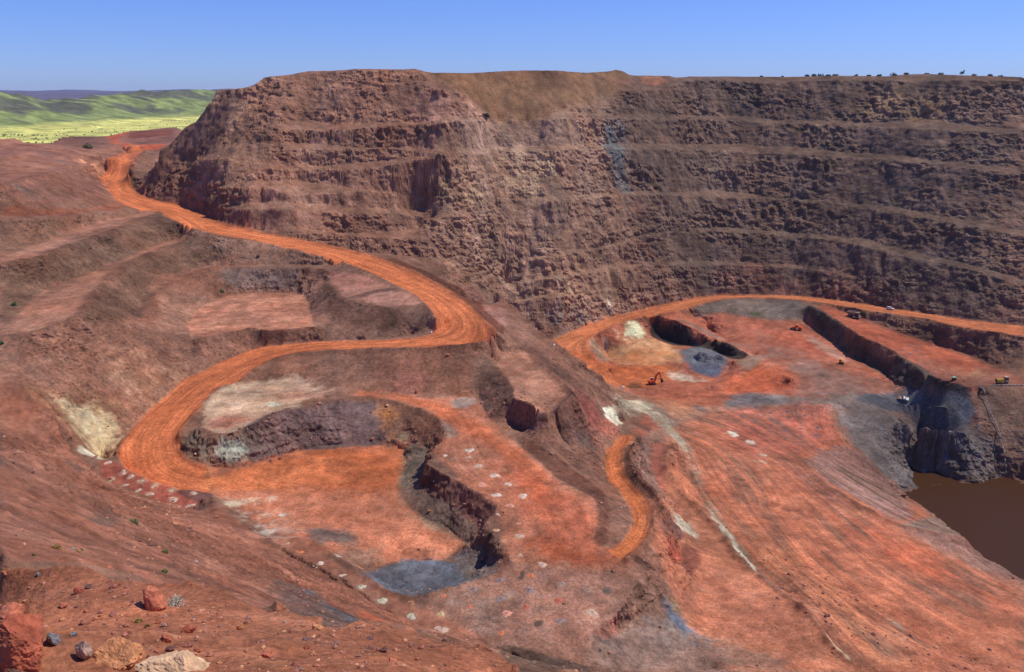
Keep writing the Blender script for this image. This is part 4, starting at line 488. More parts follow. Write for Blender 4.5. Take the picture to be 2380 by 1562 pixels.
-205.4,497.4,-207.3,486.9,-209.1,476.8,-209,460.4,-209,445,-209.9,432.4,-210.9,420.9,-211.9,410,-212.9,399.7,-213.8,390,-214.8,380.7,-210.1,365.2,
-205.8,350.9,-201.8,337.7,-195.7,317.2,-192.8,311.9,-189.6,313.8,-186.2,315.5,-182.7,317.1,-179.9,322.5,-176.8,327.5,-174.6,337.6,-183.2,364.6,
-188.6,383.4,-194.6,404.3,-197.8,422.6,-201.5,442.9,-200.5,456.3,-199.5,470.5,-198.2,485.1,-196.7,500.5,-188,497.6,-180.9,498.5,-155.2,486.4,
-169.5,481,-181.1,469.2,-188.1,448.3,-166.9,376,-169.1,353.7,-171.6,334.9,-176.8,321.3,-183.3,311.7,-179.6,470.9,-166.5,473.5,-152.4,459.6,
-159.1,432.7,-159.3,411.4,-172.6,415.7,-192.8,311.9,-184.5,318.6,-176.5,326.9,-170,343.8,-163.7,364.5,-153.4,369.4,-140,367.5,-130.8,376.7,
-120.1,383.6,-98.5,385.6,-98,382.1,-111,378.1,-123.4,373,-131.2,361.6,-138,349.7,-140.5,327.7,-143.4,304.4,-151,293.6,-154.9,277.9,-161.3,272.3,
-175.8,280.2,-291.7,495.6,-301.8,552.1,-323.5,641,-315.8,665.8,-272,582.1,-260.9,516.4,-265.1,482.8,-273.8,461.6,-144.4,370.3,-151.2,389.9,
-158.7,411.5,-159.1,432.7,-157,444.1,-154.8,456,-148.6,458,-142.3,460.1,-136,462.2,-129.5,461.4,-123,460.6,-112.9,456,-104.9,432.7,-94.4,394.5,
-88.8,387.6,-94.2,386.6,-99.1,385.6,-103.9,384.6,-109.3,383,-114.6,381.3,-120.7,385.7,-126.7,381.3,-132.5,377,-136.7,371.7,-140.8,366.5,-177.9,419.9,
-168.7,424.6,-163.9,443.4,-155,456.7,-159.4,429.7,-159.3,411.4,-151.1,378.2,-157.7,376.8,-101.7,468,-83.9,457.6,-71.5,443.5,-61.5,432.4,-69.3,428.2,
-81.7,418.5,-87.9,424.3,-78,411.5,-68.8,425.2,-52.5,422.3,-42.3,408.3,-55.9,399.3,-72.1,406.2,-82.1,420.6,-69.6,430.3,-57.9,429.9,-56.3,427,
-68.6,423.9,-79.6,413.8,-105.2,463.8,-88.1,422.1,-75.6,408.6,-55.8,398.1,-42.7,405.8,-34.3,391.8,-32.2,386.4,-36.9,379.5,-56.4,378.6,-71,379.3,
-85.9,381.3,-103.5,381.4,-120,377.8,-120.9,382.5,-105,384.3,-89.3,387,-87.7,402.7,-52.8,398.5,-40.6,396.7,-33.1,384,-38,379.4,-45.7,386.7,-40.8,385.6,
-39.4,382.7,-42.3,382.4,-63.3,386.5,-61.3,384.5,-62,381.2,-64.7,379.6,-121.2,383.7,-104.2,385.8,-88.8,388,-89.2,386.7,-103.8,384.2,-117.5,345,
-110.7,345.7,-97.3,363.2,-84.9,363.6,-72.2,362.5,-59.7,361.8,-47,360.3,-34.5,359.6,-22.6,365.6,-9.8,359.6,3.4,370.3,-4.4,360.1,-15.1,352.3,
-17.5,346.3,-9,324.8,-29.7,330.8,-45.2,331.4,-60.6,331.6,-71.7,336.4,-83.5,342.6,-105.4,345.5,-47.3,350.5,-35.3,336.6,-32.3,331.2,-50.6,333.7,
-56.3,337.6,-15.1,352.3,-7,353.6,-1.5,327.5,1.5,305.7,1,303.8,-6.2,307.7,-14.3,331.5,-13.7,343,-15.6,352.3,-13.4,352.4,-6.5,354,-9.7,352.2,-61.7,357,
-48.6,352.5,-47.5,342.7,-51.2,339.1,-58.8,341,-42.3,349.7,-31.2,347.7,-20.2,346.8,-19.8,337.6,-26.9,335.7,-34.6,340.1,-13.2,345.4,-6.5,353.3,
-3.6,335.4,0.5,320.7,1.5,305.7,1,303.8,-4.8,306.8,-14.3,331.5,-104.7,461.4,-100.5,460.9,-82.6,416.6,-55.8,398.1,-49,390.2,-57.1,383.9,-71.7,387.5,
-90.1,409,-337.1,806.8,-328.8,768.1,-303.1,700.3,-284.8,647.7,-310.5,700,-290.8,660.9,-272.3,634.3,-255.4,612.8,-243.1,606,-228.8,602.5,-207.4,575.8,
-192.2,555.3,-175.2,539.3,-164.9,537.4,-154.6,535.6,-162.4,530.8,-152.6,530.4,-142.6,528.8,-132.4,526.6,-122.3,524.5,-111.6,519.2,-101.1,514.1,
-94.1,510.1,-87.2,506.2,-80.4,502.4,-71.7,492.9,-63.2,483,-54.7,471.4,-46.7,460.6,-38.7,445.9,-31.1,432.3,-23.8,417.4,-17,402.7,-11.7,388.6,-8,376.2,
-6.4,368.7,-9.8,359,-15.1,355,-23.2,353.9,-31.5,355.6,-37,356.6,-42.5,357.3,-49.6,359.4,-56.8,361.4,-63.9,362.5,-71.1,363.6,-76.8,364.3,-82.5,364.9,
-88.3,365.6,-92.8,364.5,-97.4,363.9,-103.6,359.8,-106.4,355.6,-108.7,350.2,-110.6,345.6,-113.2,334.3,-118.6,331.4,-119.7,319.4,-120.3,308.1,
-120.4,301.5,-121.3,296.1,-119.7,288.5,-115.5,281.6,-109.7,276.4,-105,274,-98.4,254.4,-102.9,255.9,-107.9,255.3,-113.3,256.6,-121.4,261.4,
-127.1,264.4,-132,268.9,-135.8,273.9,-138.9,280.4,-140.5,288.5,-141.4,298.1,-142,308.8,-141.8,318,-140.3,331.2,-139.9,340,-137.8,348.9,-134.5,355.1,
-131.3,362.2,-125.3,370,-119.7,376.7,-114.8,379.9,-106.3,381,-99.1,381.2,-91.9,381.7,-85.8,380.7,-79.8,379.7,-73.8,378.7,-67.8,377.7,-61.9,376.7,
-56,375.7,-48.8,375.6,-41.7,375.5,-36.7,377.9,-31.5,384.9,-32.1,392.7,-34.6,381.6,-39.3,395.5,-43,408.8,-52.9,425.3,-64.8,442.9,-73,453.9,-85.4,467.1,
-98.5,481.5,-106.2,484,-113.9,486.6,-120.6,490.1,-127.5,493.8,-134.5,497.6,-144.5,500.7,-154.2,502.8,-161.3,500.5,-170,499.2,-178.2,502.2,
-186.9,506.2,-204.8,524.7,-217.2,539.2,-225.4,554.1,-233.5,548.7,-250.5,560.7,-262.9,576.2,-285.7,616,-301.2,642.5,-316.5,668.2,-328.4,700.6,
-344.5,750.6,-358.5,815,-374,864,-136.5,505.3,-118.3,498.2,-101.4,495.7,-77,479,-55.2,444.9,-41.3,404.3,-45.8,418.4,-75.9,471.9,-100.4,490.8,
-116.4,489.8,-134.6,497.8,-82.9,517.9,-73.8,535.4,-61.3,528.4,-45.8,529.4,-30.4,533.7,-12.3,408.3,-2.3,387,-5.6,369.9,-8,376.2,-11.7,388.8,
-23.8,417.7,-46.8,461.9,-70.9,513.4,-30.4,535.3,-15.1,561.2,-1.9,426.9,1.3,402.4,13.2,393.4,17.8,389.3,16.5,359.4,3.4,369.6,-2.3,384.7,-12.3,408.3,
-8.3,568.1,0.2,426.9,14.2,558.4,27.1,534.4,48.1,485.7,45.6,397.8,48.2,387.1,44.6,376.3,24.3,311.8,17,335.7,8.5,362.9,3,370,-2.7,381.6,3.6,374.4,
11.4,368.3,27.2,350.2,33.6,347.9,26.6,341.5,16.8,338.1,8.5,362.9,-15.6,365.4,-10,364.4,-4.4,363.5,3.4,369.3,8.5,362.9,12.8,350,16.8,337.9,20.7,324.2,
24.3,311.5,18.4,300.4,13.9,295.1,12.8,290,9.6,296.4,6.3,303.1,1.6,307.2,7,300.4,1.4,304.5,0.5,320.4,-4.2,339.6,-8.1,355.4,-15.8,368.7,0.1,310.9,
6.3,303.5,13.4,292.5,27.3,336.4,33.4,345.4,39.5,345.8,36.1,327.5,31.7,302.5,21.5,295.2,6.9,286.9,0.1,302.9,-4.6,301.1,29.1,346.5,34.3,343.6,
38.4,339.7,36,326.5,31.8,321.4,25.4,312.7,24.5,298,30.7,314.4,31.5,310.9,32.7,303.3,24.7,287.7,40.9,365.5,47.2,377.6,50.1,366.9,44.7,342.4,39.6,341,
34.5,328,39.6,341,44.7,342.4,45.8,338.1,40.4,328,35.8,324.9,-113.7,300.2,-120.3,319.7,-117.7,330.2,-110.1,339.5,-100.4,344,-89.5,345.1,-80.4,305.2,
-89.7,297,-101.2,297.3,-108.7,338.5,-91.2,341.7,-73.5,332.1,-81,313.6,-88.3,302.7,-95.2,292.4,-112.3,290.9,-118.4,313.9,-112.6,320.6,-98,319.8,
-83.6,319.7,-81.4,310.8,-90.7,295.4,-99.1,285.3,-114.5,299.6,-107.3,303.9,-97.8,303.7,-100.8,290.5,-110.9,293.4,-109.3,331.2,-104.3,331.7,-92.8,321,
-98.1,322.2,-98.2,315.5,-91,318,-90,312.2,-94,311,-98.4,329.2,-80.7,330.1,-71.6,322.9,-88.3,319.5,-59.5,330.8,-46.1,328.9,-32.9,326.5,-15.6,327.1,
-4,296.9,3,281.9,9.5,268.5,15.3,255.9,26.9,244.8,22.8,214.8,29.1,207,38.8,225.4,31.3,206.5,25.1,191.9,19.5,178.1,14,184.5,8.2,191.2,2,198,-4.6,206.1,
-1.2,212.4,-5.2,237.5,-13.5,246.6,-28.6,278.7,-23.7,294.5,-31.8,315.3,-49.7,323,-77.4,328.8,-66.4,329.8,-55.4,331.5,-34.3,325.4,-21,314.3,-10.8,300.6,
0.9,281.3,12.5,262.3,11.5,239.4,10.8,220.8,8,234.6,4.8,250.5,-3.4,273.5,-12.7,288.7,-22.6,301.8,-33.3,315.1,-49.4,325.1,-62.1,325.6,-4.4,287.5,
4.4,269.2,16.2,251.2,22.9,235.3,22.3,219.3,25.7,214.7,32.5,220.5,36.6,224.4,40.1,227.5,33.4,213.9,27.3,207,13.7,206.3,7.3,220.7,4,241.9,-4.1,268.4,
3.8,227.5,14.3,217.3,21,212.4,31.5,213.1,38.1,222.1,31,209.1,27.2,205.8,13.6,205.5,7.1,212.3,-25.2,325.2,-16.7,327.4,-13.5,321,-21,313.6,-29,309.5,
-22.5,299.4,-19.6,290.4,-22.3,283.5,-24.1,289.7,-25.7,299.1,6.9,285.8,21.2,290.8,33.7,303.2,34.4,291.1,35.3,274.9,37.9,249.6,37.5,240.7,34.2,228,
31.1,220.9,27.3,215.8,24.5,216.6,25.7,224.7,30.1,238.5,30.5,259.7,24.1,271.7,16.9,279.4,-1.7,297.8,6,285.5,10.4,282.2,20.1,273.6,30.7,261.3,
30.8,241.1,28,229.1,25.9,216,23,219.9,25.6,228,26.4,240,24.8,248.3,14.6,258.8,5.9,278.4,23,219.2,27.6,215.3,31.9,221.9,35.2,229.8,37.5,240.6,
37.9,249.6,36.8,269.2,34.3,281.4,34.7,298.7,38,315.7,45.7,337,53.6,343.1,44.8,317.4,41.5,299.8,41,285,42.3,269,44.1,255.6,44.6,244.9,43.1,235.1,
40.8,227.6,39.5,223.7,35.5,216.8,31,209.3,48.4,341.6,56,363.9,68.2,396.6,70.8,372.3,62,358.1,53.5,342.9,50.4,332.3,51.5,332.5,45.4,307.6,45,293.8,
47.9,279.2,53.8,278.4,51.7,259.8,44.5,238.7,44.6,245,44.1,255.6,42.3,269.1,41,285.2,41.6,300.1,44.8,317.5,52.5,335.4,59.2,343.7,55.7,324.4,55.4,309.1,
56.8,289.3,56.8,279,52.4,263.5,52.4,281,46.2,280.1,44.8,295.9,46.1,308.7,38.7,252.1,46.5,281.5,58.8,332,69.2,366.5,62.9,356.8,53.5,342.9,50.2,330.3,
42.9,281.2,60.5,344.9,69,354.9,63.5,330.8,62.2,317.2,63.1,305.4,64.1,295.1,56.9,287.5,55.6,307.5,56,324.7,67.2,342.6,70.3,344.9,64.6,330.9,63.6,318.9,
65,307.5,63.3,306.6,62,319.2,63.5,330.8,68.1,332.2,71.9,337,73.3,327.3,76.1,310.9,67.5,286.4,64.6,295.3,63.9,307.1,66.6,336.4,77.9,356.4,77.4,341.9,
71.3,334,67.1,329.7,69.7,398.4,77.3,401.5,84,381,89.5,352.2,89,335.4,79.3,325.3,77,345.6,73.8,359.2,70.8,372.3,46.1,384.6,49.9,385.7,69.6,447,
75.2,418.9,63.6,387.3,52.6,373,48.6,374.3,68,432.3,76.8,448.5,80.9,410.1,77.1,403.6,67.8,409.9,74.1,316,83.4,325.3,85.2,311.2,81.7,279,80.3,257.5,
75.1,248.3,72.2,251.9,71.2,283.7,69.7,398.4,79.2,407.9,86.8,377.2,93.3,344.5,94.3,326.8,90.3,293.3,89,269.5,79.6,262.8,78.5,284.2,77.6,310.8,
75.1,320.4,76.3,347.6,73.8,359.2,70.8,372.3,76.1,277,77.7,272.4,77.2,261.6,77.6,242.7,74.1,236.7,72.1,250,73.8,264.3,84.2,200.4,85.9,197.1,87.1,181.8,
84.9,180.3,82.2,185.5,81.5,190.9,79.5,274,88.1,275.9,89.5,274.2,81.3,269,71.2,369.5,78.4,354.1,77.4,321.6,70.5,270.9,72.8,253.4,74,234.9,78.8,217.1,
78.8,201.4,81.6,194.5,84.8,190.4,84.6,179.3,77,176.3,70.1,174.4,63.6,173.2,57.3,172.5,51.3,172.6,44,186.1,43.8,196.2,44,210,41.3,216.7,38.8,225.4,
55.2,288.1,62.3,324.2,61.2,249.2,68.7,231.2,74,218.3,77.2,202.5,71.6,185.1,64.8,187.6,58,190.8,50.7,194.1,51.7,212.4,56.4,277,60.2,275.1,63.7,266.3,
62.3,254,56.7,258.2,53.6,258.1,54.5,251,60.6,248.3,58.5,238.7,54.6,229.8,51.8,223.7,48.3,226.1,43.7,235.9,50.3,252.4,54.8,257.6,55.2,252.4,52.6,247.5,
44.1,229.1,44.4,228.8,52.6,247.5,53,243.3,48.1,224.5,45.5,223.7,43.8,217.4,47.2,219.4,50.2,215.3,48,208,44.8,210,34.6,215.2,40,222.2,43.2,221.1,
42.3,215.2,37.2,203.4,30.9,194.8,36.5,206,36.7,212.2,31.4,209.2,34.3,213.1,41,216.3,37.7,211.2,23.5,180,28.6,188.9,36.3,197.3,38.9,194.6,43.4,190.8,
49,186.8,56,172.5,49.1,173.3,41.9,173.3,34.3,171.7,26.9,169.9,18.8,160.9,17.8,174.2,48.3,190.8,57.5,188.7,63.7,184,69.8,179.9,67.8,174,60.2,172.8,
53.1,172.6,51.2,182.7,36.1,195.9,38.8,192.4,43.3,190.2,36.6,188.7,32,190.3,39.8,205.2,42,204.6,44.6,196.6,48.2,190.2,43.3,191.6,40,195.6,41.2,206.2,
44.5,204.7,45.7,197.4,43.9,198.5,40.9,200.8,41.5,192.4,48.5,191.6,51.7,185.9,45.7,185.9,-3.3,207.5,5.2,207.5,13.8,208.8,22.3,208.2,30.9,208.2,
36.5,211,30.6,195.1,21.5,182.3,17.7,177.4,17.7,172.6,6,174.8,-2.9,175.8,-3.1,190.6,-28.4,194.4,-17.3,196.9,-10.2,202.4,-2.7,205.7,10.3,208.8,9.7,196,
9.3,184.2,8.8,173.5,1.8,175.1,-5.4,177,-16.2,166,-26.1,188.1,-25.1,193.9,-15.6,195.4,-5.9,197,7.1,195.2,9.5,190,0.3,185.2,-8.5,180.8,-18.4,190.5,
18.2,178.8,20,179.7,23.7,179.4,23.9,178.3,21,177.2,17.7,177.4,21.5,182.3,30.2,191.9,33.5,194.2,28.6,188.9,23.8,180.3,-2.9,175.4,6,173.4,14.5,169.8,
18.1,160,8.7,141.7,0.1,14.4,-0.2,15.2,-104.4,274.5,-102,274.8,-99.7,275.3,-97.2,275.6,-94.8,275.8,-93.3,278.1,-91.6,279.9,-90.1,282.3,-88.5,284.4,
-86.6,285.9,-84.7,287.4,-82.9,289.1,-81,290.6,-83.5,289.9,-85.7,288,-83.6,291.2,-81.3,294,-79.1,295.6,-76.9,297.1,-74.6,298.6,-72.5,300.4,-70.1,300.7,
-67.9,301.2,-65.5,301.4,-63.3,301.9,-60.9,302,-58.6,302.2,-56.2,302,-53.8,302.1,-51.4,301.9,-48.9,301.1,-46.4,300.3,-43.9,299.4,-41.5,298.5,
-39.9,293.3,-38.4,288.5,-38,281.9,-37.8,275.9,-39,268,-37.6,260.6,-35.5,257,-33.5,253.6,-31.5,250.3,-29.1,247.3,-26.9,244.6,-24.8,243.3,-22.7,242,
-20.7,240.8,-18.6,239.7,-16.5,236,-14.4,232.4,-11,224.6,-16.1,229.5,-19,222.9,-22.3,222.6,-25.5,222.3,-28.8,222.1,-32,221.7,-36.9,220.4,-39.9,219,
-41.9,212.4,-49.4,214.8,-57.9,220.8,-67.7,230,-77.1,236.5,-81.8,242.7,-86.8,249.2,-92.1,253.5,-97.7,257.9,-84.9,244.9,-97.3,257.7,-103.8,268.8,
-107.3,261.9,-104.9,273.4,-98.6,274.1,-88.2,283.5,-78,293.3,-70.4,260.7,-86.8,262.9,-97.8,258.4,-91.9,278,-81,292.8,-69.9,299.4,-59.9,299.1,-50,298.8,
-39.7,296.4,-37.8,275.9,-39.7,267.1,-49.2,260.3,-60.7,265.3,-72.5,270.4,-89,268,-77.8,266,-67.7,263.6,-57.8,261.3,-40.5,257,-33,246.1,-18.3,234.5,
-14.2,229,-21.5,226.6,-36.3,227,-48.8,234.7,-59,237.8,-69.6,241.7,-39.4,267.9,-36.7,260.2,-31,250.1,-18.6,239,-13.6,231.8,-18.2,233.8,-30.8,244.6,
-38.4,257.1,-97.8,258.4,-90.1,253.7,-82.8,256.2,-76.3,262.7,-76.9,257.1,-85.1,250.3,-90.2,248,-88.2,247.6,-77.8,245.6,-64.8,237.6,-59.5,215.7,
-71.2,228.7,-77.1,236.5,-87.4,248.7,-82.3,244.9,-76.8,236.6,-72.8,231.9,-75.4,229.3,-79.7,237.5,-83.2,248.5,-79.9,245.2,-74.3,237.7,-71.9,230.2,
-76.5,230.8,-74.6,246,-71.1,246.3,-70.9,243.9,-72.3,243.3,-62.9,233.6,-58.6,237.9,-50.8,235.3,-43.6,230.7,-44.7,226.6,-52.8,226.8,-54.7,220.2,
-57.8,223.2,-52.8,226.8,-40,226.6,-37.4,221.5,-41.1,211.7,-45.9,210,-52.9,218.8,-50.8,218.8,-47.5,216.4,-46.8,212.7,-49.2,214.6,-42.1,208,-35.5,220.9,
-31.4,222.7,-19,222.9,-13.6,217.4,-9.4,203,-19,197.3,-27,195.8,-32.1,197.2,-19,222.9,-16,227.5,-6.5,221.2,-2.7,209.8,-4,205.9,-9.4,203,-14.2,215.6,
-94.8,279.5,-96.5,290.4,-91.5,304,-85.3,307.8,-68.2,318,-59.1,322.8,-53,321.8,-49.5,309.8,-48,301.3,-59.4,299.5,-70.5,297.1,-81.3,294.3,-85.7,288,
-92.5,280.6,-98.2,281.5,-94.3,289.2,-91.5,293.9,-89.3,291.4,-90.9,284.5,-105.1,280.6,-101,283.7,-91.9,287,-92.5,283.7,-96.8,276.9,-102.9,276.9,
-119.8,289.2,-115.4,294.1,-105.6,282.9,-104.4,277.7,-105,275.2,-114.1,281.3,-51.8,320.4,-44.9,320.8,-41.2,314.5,-44.2,310.3,-45,305.1,-48,301.9,
-49.5,309.8,-44.3,320.2,-28.8,307.1,-24.1,289.7,-26.2,276.7,-37.9,302.1,-43.9,312.5,-43.8,305,-40,307.4,-38.8,301.3,-42.2,300.9,-40.5,298.4,
-36.7,299.8,-27.2,287.4,-30,278,-30.7,262.9,-37.4,265.5,-38.1,286.2,-37.4,265.5,-30.7,263.7,-23.5,252.4,-10.8,238,-8.3,223.1,-14.4,232.4,-26.9,244.6,
-31.5,250.3,-28.4,263.4,-19.4,254.1,-7,241.5,-4.2,236.3,-6.8,232.8,-7.2,223.2,-10.7,236.6,-23.4,251.9,-30.7,262.9,-73,228.8,-64.1,227.8,-52.4,216.1,
-41.9,206.5,-28.4,193.8,-16.6,186.9,-5.4,177,-15.5,158.5,-25.5,183.1,-34.4,191.2,-42.1,198.2,-50.3,205.9,-59,214.2,-140.4,271.5,-135.9,271.1,
-126.4,263.8,-108.7,254.9,-94,246,-98.8,245.5,-97.5,233.2,-113.7,250.3,-125.8,256.7,-133.7,258.5,-109.5,255.2,-103,256.1,-97.1,255.2,-95.4,245.5,
-107.2,253.1,-94,246,-92.1,244.5,-90.9,238.6,-94.1,233,-98.7,242.7,-179.1,286.4,-166.5,276.3,-157,270.9,-148.3,268.3,-134.6,261,-118.6,251.7,
-97.5,233.5,-92.6,244.6,-77,231.1,-67.4,221.2,-59,214.2,-50.3,205.9,-42.1,198.2,-34.4,191.2,-25.4,182.9,-15.5,158.5,-5.4,176.8,-0.7,16.4,-14.8,179.5,
-19.9,162.7,-24.6,151.5,-29.3,144.8,-32,133.3,-33.7,121.7,-6,19.1,-28.2,80.2,-7.7,19.9,-8.5,20.4,-9.6,21.2,-33.1,68,-34.2,65.8,-35.2,63.6,-35.9,60.7,
-36.4,57.9,-37,55.4,-42.9,64.9,-56.4,86.1,-74.6,115,-90.8,141.2,-162.3,254.7,-169.5,268.5,-47.4,71.6,-38.6,59,-37.9,59.9,-37.4,58.3,-37.4,56.8,
-40.5,60.8,-48.7,161.2,-45,166.7,-33.7,146.1,-29.3,145.7,-4.1,16.8,-5,18.1,-37.1,118.6,-47.1,164.7,-45,166.7,-38.6,156.7,-33.6,148,-29.8,148.4,
-28.3,134,-33.8,141.4,-41.5,156.1,-32.2,155.5,-31.6,167.3,-27.2,159.3,-26.9,151.2,-30,151.9,-37,55.4,-14.8,22.6,-36.4,57,-14.1,22.6,-36,59,-13.4,22.5,
-35.4,60.9,-12.7,22.4,-34.9,63.1,-12.4,22.4,-33.9,63,-11.3,21.6,-32.6,64.2,-10.6,21.4,-32.2,67.2,-9.9,21.2,-31.8,70.7,-31.6,72.6,-31.4,74.7,
-31.3,77.1,-8.1,20.6,-7.6,20.2,-7.3,19.9,-6.8,19.4,-6.5,19.2,-6.2,19,-5.8,18.6,-6,19.3,-5.6,18.9,-5.2,18.4,-25.2,97,-4.5,17.9,-4,16.4,-3.9,17.3,
-3.8,17.8,-28.5,140.5,-26.7,145.3,-2.9,17.7,-21.8,154.7,-19.6,154.4,-1.9,17.1,-1.6,16.8,-1.3,16.7,-1,16.6,-7.5,178,-0.3,15.7,-0.1,15.1,0.1,14.6,
1.3,121.6,0.1,14.1,-0.3,10.3,-0.6,9,-0.8,8,-1,7.3,-1.2,6.8,-1.3,6.5,-1.5,6.3,-1.7,6,-1.8,5.8,-2,5.7,-2.1,5.5,-2.3,5.4,-2.4,5.3,-2.5,5.2,-2.7,5.1,
-2.8,5.1,-2.9,5,-3.1,4.9,-3.2,4.8,-6.8,9.8,-7.2,10.4,-10.7,15.6,-14.9,22,-10.8,15.9,-10.1,15.7,-9.4,15.6,-8.8,15.5,-8.2,15.5,-7.6,15.6,-7.1,15.7,
-6.5,15.6,-5.9,15.4,-5.3,15.1,-4.6,14.8,-4,14.3,-3.4,13.9,-2.9,13.6,-2.3,13.3,-1.9,13.2,-1.4,13.1,-1,14.3,-0.5,14.6,0,14.6,4.6,131,3.7,104,0,14,
-0.4,9.9,-0.6,8.7,-0.9,7.8,-1,7.1,-1.2,6.7,-1.4,6.4,-1.6,6.1,-1.7,5.9,-1.9,5.7,-2.1,5.6,-2.2,5.5,-2.4,5.4,-2.5,5.3,-2.6,5.2,-2.8,5.1,-2.9,5,-3.1,4.9,
-3.2,4.8,-6.8,9.8,-7.2,10.4,-4,11.3,-3.2,11.1,-2.3,9.7,-2.7,9.8,-1.9,5.9,-3.5,9.9,-55,111.5,-60,128.5,-56.7,130.3,-53.3,131.7,-39.8,101.9,-37.3,86.5,
-45.2,94.7,-68.6,127.4,-76.9,146.4,-73.9,146,-65.3,127.3,-64.1,119.9,-77.6,121.6,-77.8,124.9,-61.3,100.7,-41.8,70.4,-39.4,64.1,-52.7,82.2,
-144.6,253.9,-143.5,261.3,-135.4,248.5,-99.7,178.5,-101,177.3,27.1,534.4,48.5,562.1,71.1,584.1,93.6,587.5,117.3,596.7,151,605.6,177.7,586.1,
199.6,577.1,179,511.1,160,451.3,143.2,452,125.6,450.3,107.7,447.3,88.5,436.3,68.3,462.5,54.7,476.7,38.9,504.5,152.6,602,176,587.9,205.4,584.8,
212.4,548.7,217.1,529.4,226.9,494.1,226.9,476.4,207.9,465.7,187.8,451,170,450.3,153.3,452.7,136.3,454.6,119,456,132.2,511.4,141.2,551.5,28,536.5,
39.4,560.6,53.8,568.5,48.5,526.5,55.7,516.8,80.1,519.9,100.1,520.2,105.4,505.8,95.9,496.3,77.8,477.9,64.9,475.4,54.7,476.7,38.9,504.5,62.3,556.3,
76.6,556.7,90.4,563.8,111.8,562.3,114.7,542.7,112.6,523.1,96.1,520.4,64.4,523.2,61.1,545.2,76,551.2,99.2,539,104.3,521.6,72.7,524.2,68.2,567,
72.2,571.7,73.5,559.4,69.8,556.5,79.2,578.9,89.7,585.1,91.4,565.4,76.8,558.4,56.5,551.3,67.9,564.1,68.2,557.3,60.8,550.8,49.4,538.2,55.6,551.4,
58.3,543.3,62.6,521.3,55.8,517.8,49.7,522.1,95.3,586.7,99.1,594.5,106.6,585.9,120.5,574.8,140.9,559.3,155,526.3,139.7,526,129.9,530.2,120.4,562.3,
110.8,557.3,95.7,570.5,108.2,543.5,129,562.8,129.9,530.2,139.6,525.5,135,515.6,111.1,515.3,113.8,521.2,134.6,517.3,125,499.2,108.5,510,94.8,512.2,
109.3,506.1,121.3,490.2,114.7,487.6,99.8,496.5,93.1,480.6,117.8,475.6,131.2,485,144.1,508.7,140.7,523.5,157.4,531.9,160.9,518.8,147,502.4,130,480.1,
103,474.6,106.4,590.2,117.4,586.9,137.7,580,151.9,552.3,160.9,518.8,157.7,533,142.3,563.7,121.4,579.4,136.7,491.9,152.1,506.9,168.1,508.6,169.2,484.9,
157.7,473.3,133,476.8,113.3,471.2,94.4,467.5,73.5,463.1,103,474.6,125.7,477.7,125.6,484.4,152.8,502.3,170.1,513.6,169.7,487.5,166.6,472.4,143.2,466.6,
121.3,465.8,147.3,577.6,168.6,559.5,182.6,523.2,196.4,505.3,208.2,495.3,219.6,485.6,226.5,475.4,206.7,462.9,187.8,451,166.6,461.3,168.8,491.6,
163.5,526,180.5,571.9,197.4,565,206.7,546.6,204.6,524,193.3,531.3,183.6,552.9,194.1,571.2,200.6,569.6,211.5,536.6,212.4,516.7,219.8,495.6,226.9,476.4,
215.2,503.5,203.7,526.2,125.3,600.1,139.1,614.9,159.2,621.9,184.9,617.4,208.7,608.4,201.7,584.1,178.6,589.7,151,605.6,156.7,620.5,183.7,617.1,
208.5,608.5,210.5,589.6,205.4,584.8,184,584.8,152.6,602,164.7,599.5,172.7,599.2,181,596.7,174,593.6,210.4,589.5,213.6,575.6,215.2,567.6,220.1,550.3,
221.7,528.3,225.7,521.1,229.7,514.1,233.3,503.9,234,491.3,235.4,477.4,238.6,460.7,244.6,455.4,250.6,446.4,256.2,446.5,264.8,449.7,273.8,450.3,
282.7,450.8,285,459.6,285.2,478,283.7,489.1,281.9,500.2,278,507.7,274,515.4,269.9,523.4,264.7,529.7,259,535.2,253.2,540.8,248.5,549.6,243.8,558.8,
237,570,231,582.1,221.7,593.7,250.9,447,258.2,450,282.9,451.1,287.4,459,285.1,459.8,279.5,495.4,231.4,508.4,241.4,495.8,256.4,486.9,268.5,474,
283,457.3,282.1,449.7,266.9,449.1,250.9,447,245.1,473.3,234.7,489.3,253.8,523.7,258.6,499.6,260.9,480.8,263.6,471.2,254.5,491,263.3,488.9,275.3,475.9,
272.3,468.8,263.6,478.7,233.9,578.7,242.4,567.1,257.5,553,276.1,522.9,290.1,504.6,303.1,490.1,285.8,456.2,285.8,479.3,279.9,503.7,270.1,524.1,
256.6,539.4,243.7,558.5,233.8,578.1,244.1,559.7,253.2,541,269.9,523.5,278.6,501.1,285.3,478.3,285.8,456.2,289.5,462.9,285.9,493.7,276.9,513.9,
265.4,531.8,254.7,544.9,244.5,560.9,208.2,595.8,212.9,594.1,217.6,559.5,221.9,528.7,234.3,491.9,245.1,473.3,250.7,446.5,246.9,444.5,236.5,460,
226.7,479.4,222.6,504.5,217.5,530.5,209.5,567.7,76.9,388.9,106.3,434.1,124.5,437.2,143,440.7,157.1,433.9,174.6,437.2,167.6,417.2,174.4,404.3,
184.9,395.2,193.8,390.4,185,338.6,176.9,299.4,179.7,284.8,180.5,269,168.2,248.3,155.2,226.9,144.2,208.8,131.8,189.1,121.5,185.2,111.5,181.3,102,177.7,
92.8,174,83.8,170.2,85.6,188,84.3,201.3,80,220.4,79.3,252.5,78.2,273.5,77.1,298,79.7,332.5,79.2,358,120.4,462,140.2,469,161.9,457.8,174.2,452.3,
199.4,468.3,201,440,177.9,443.1,160,441.3,145.1,448.4,117.3,440.2,70.3,451.9,99.8,458.2,110.9,444.2,85.2,418.7,76,423.5,100,448.6,106.5,456.2,
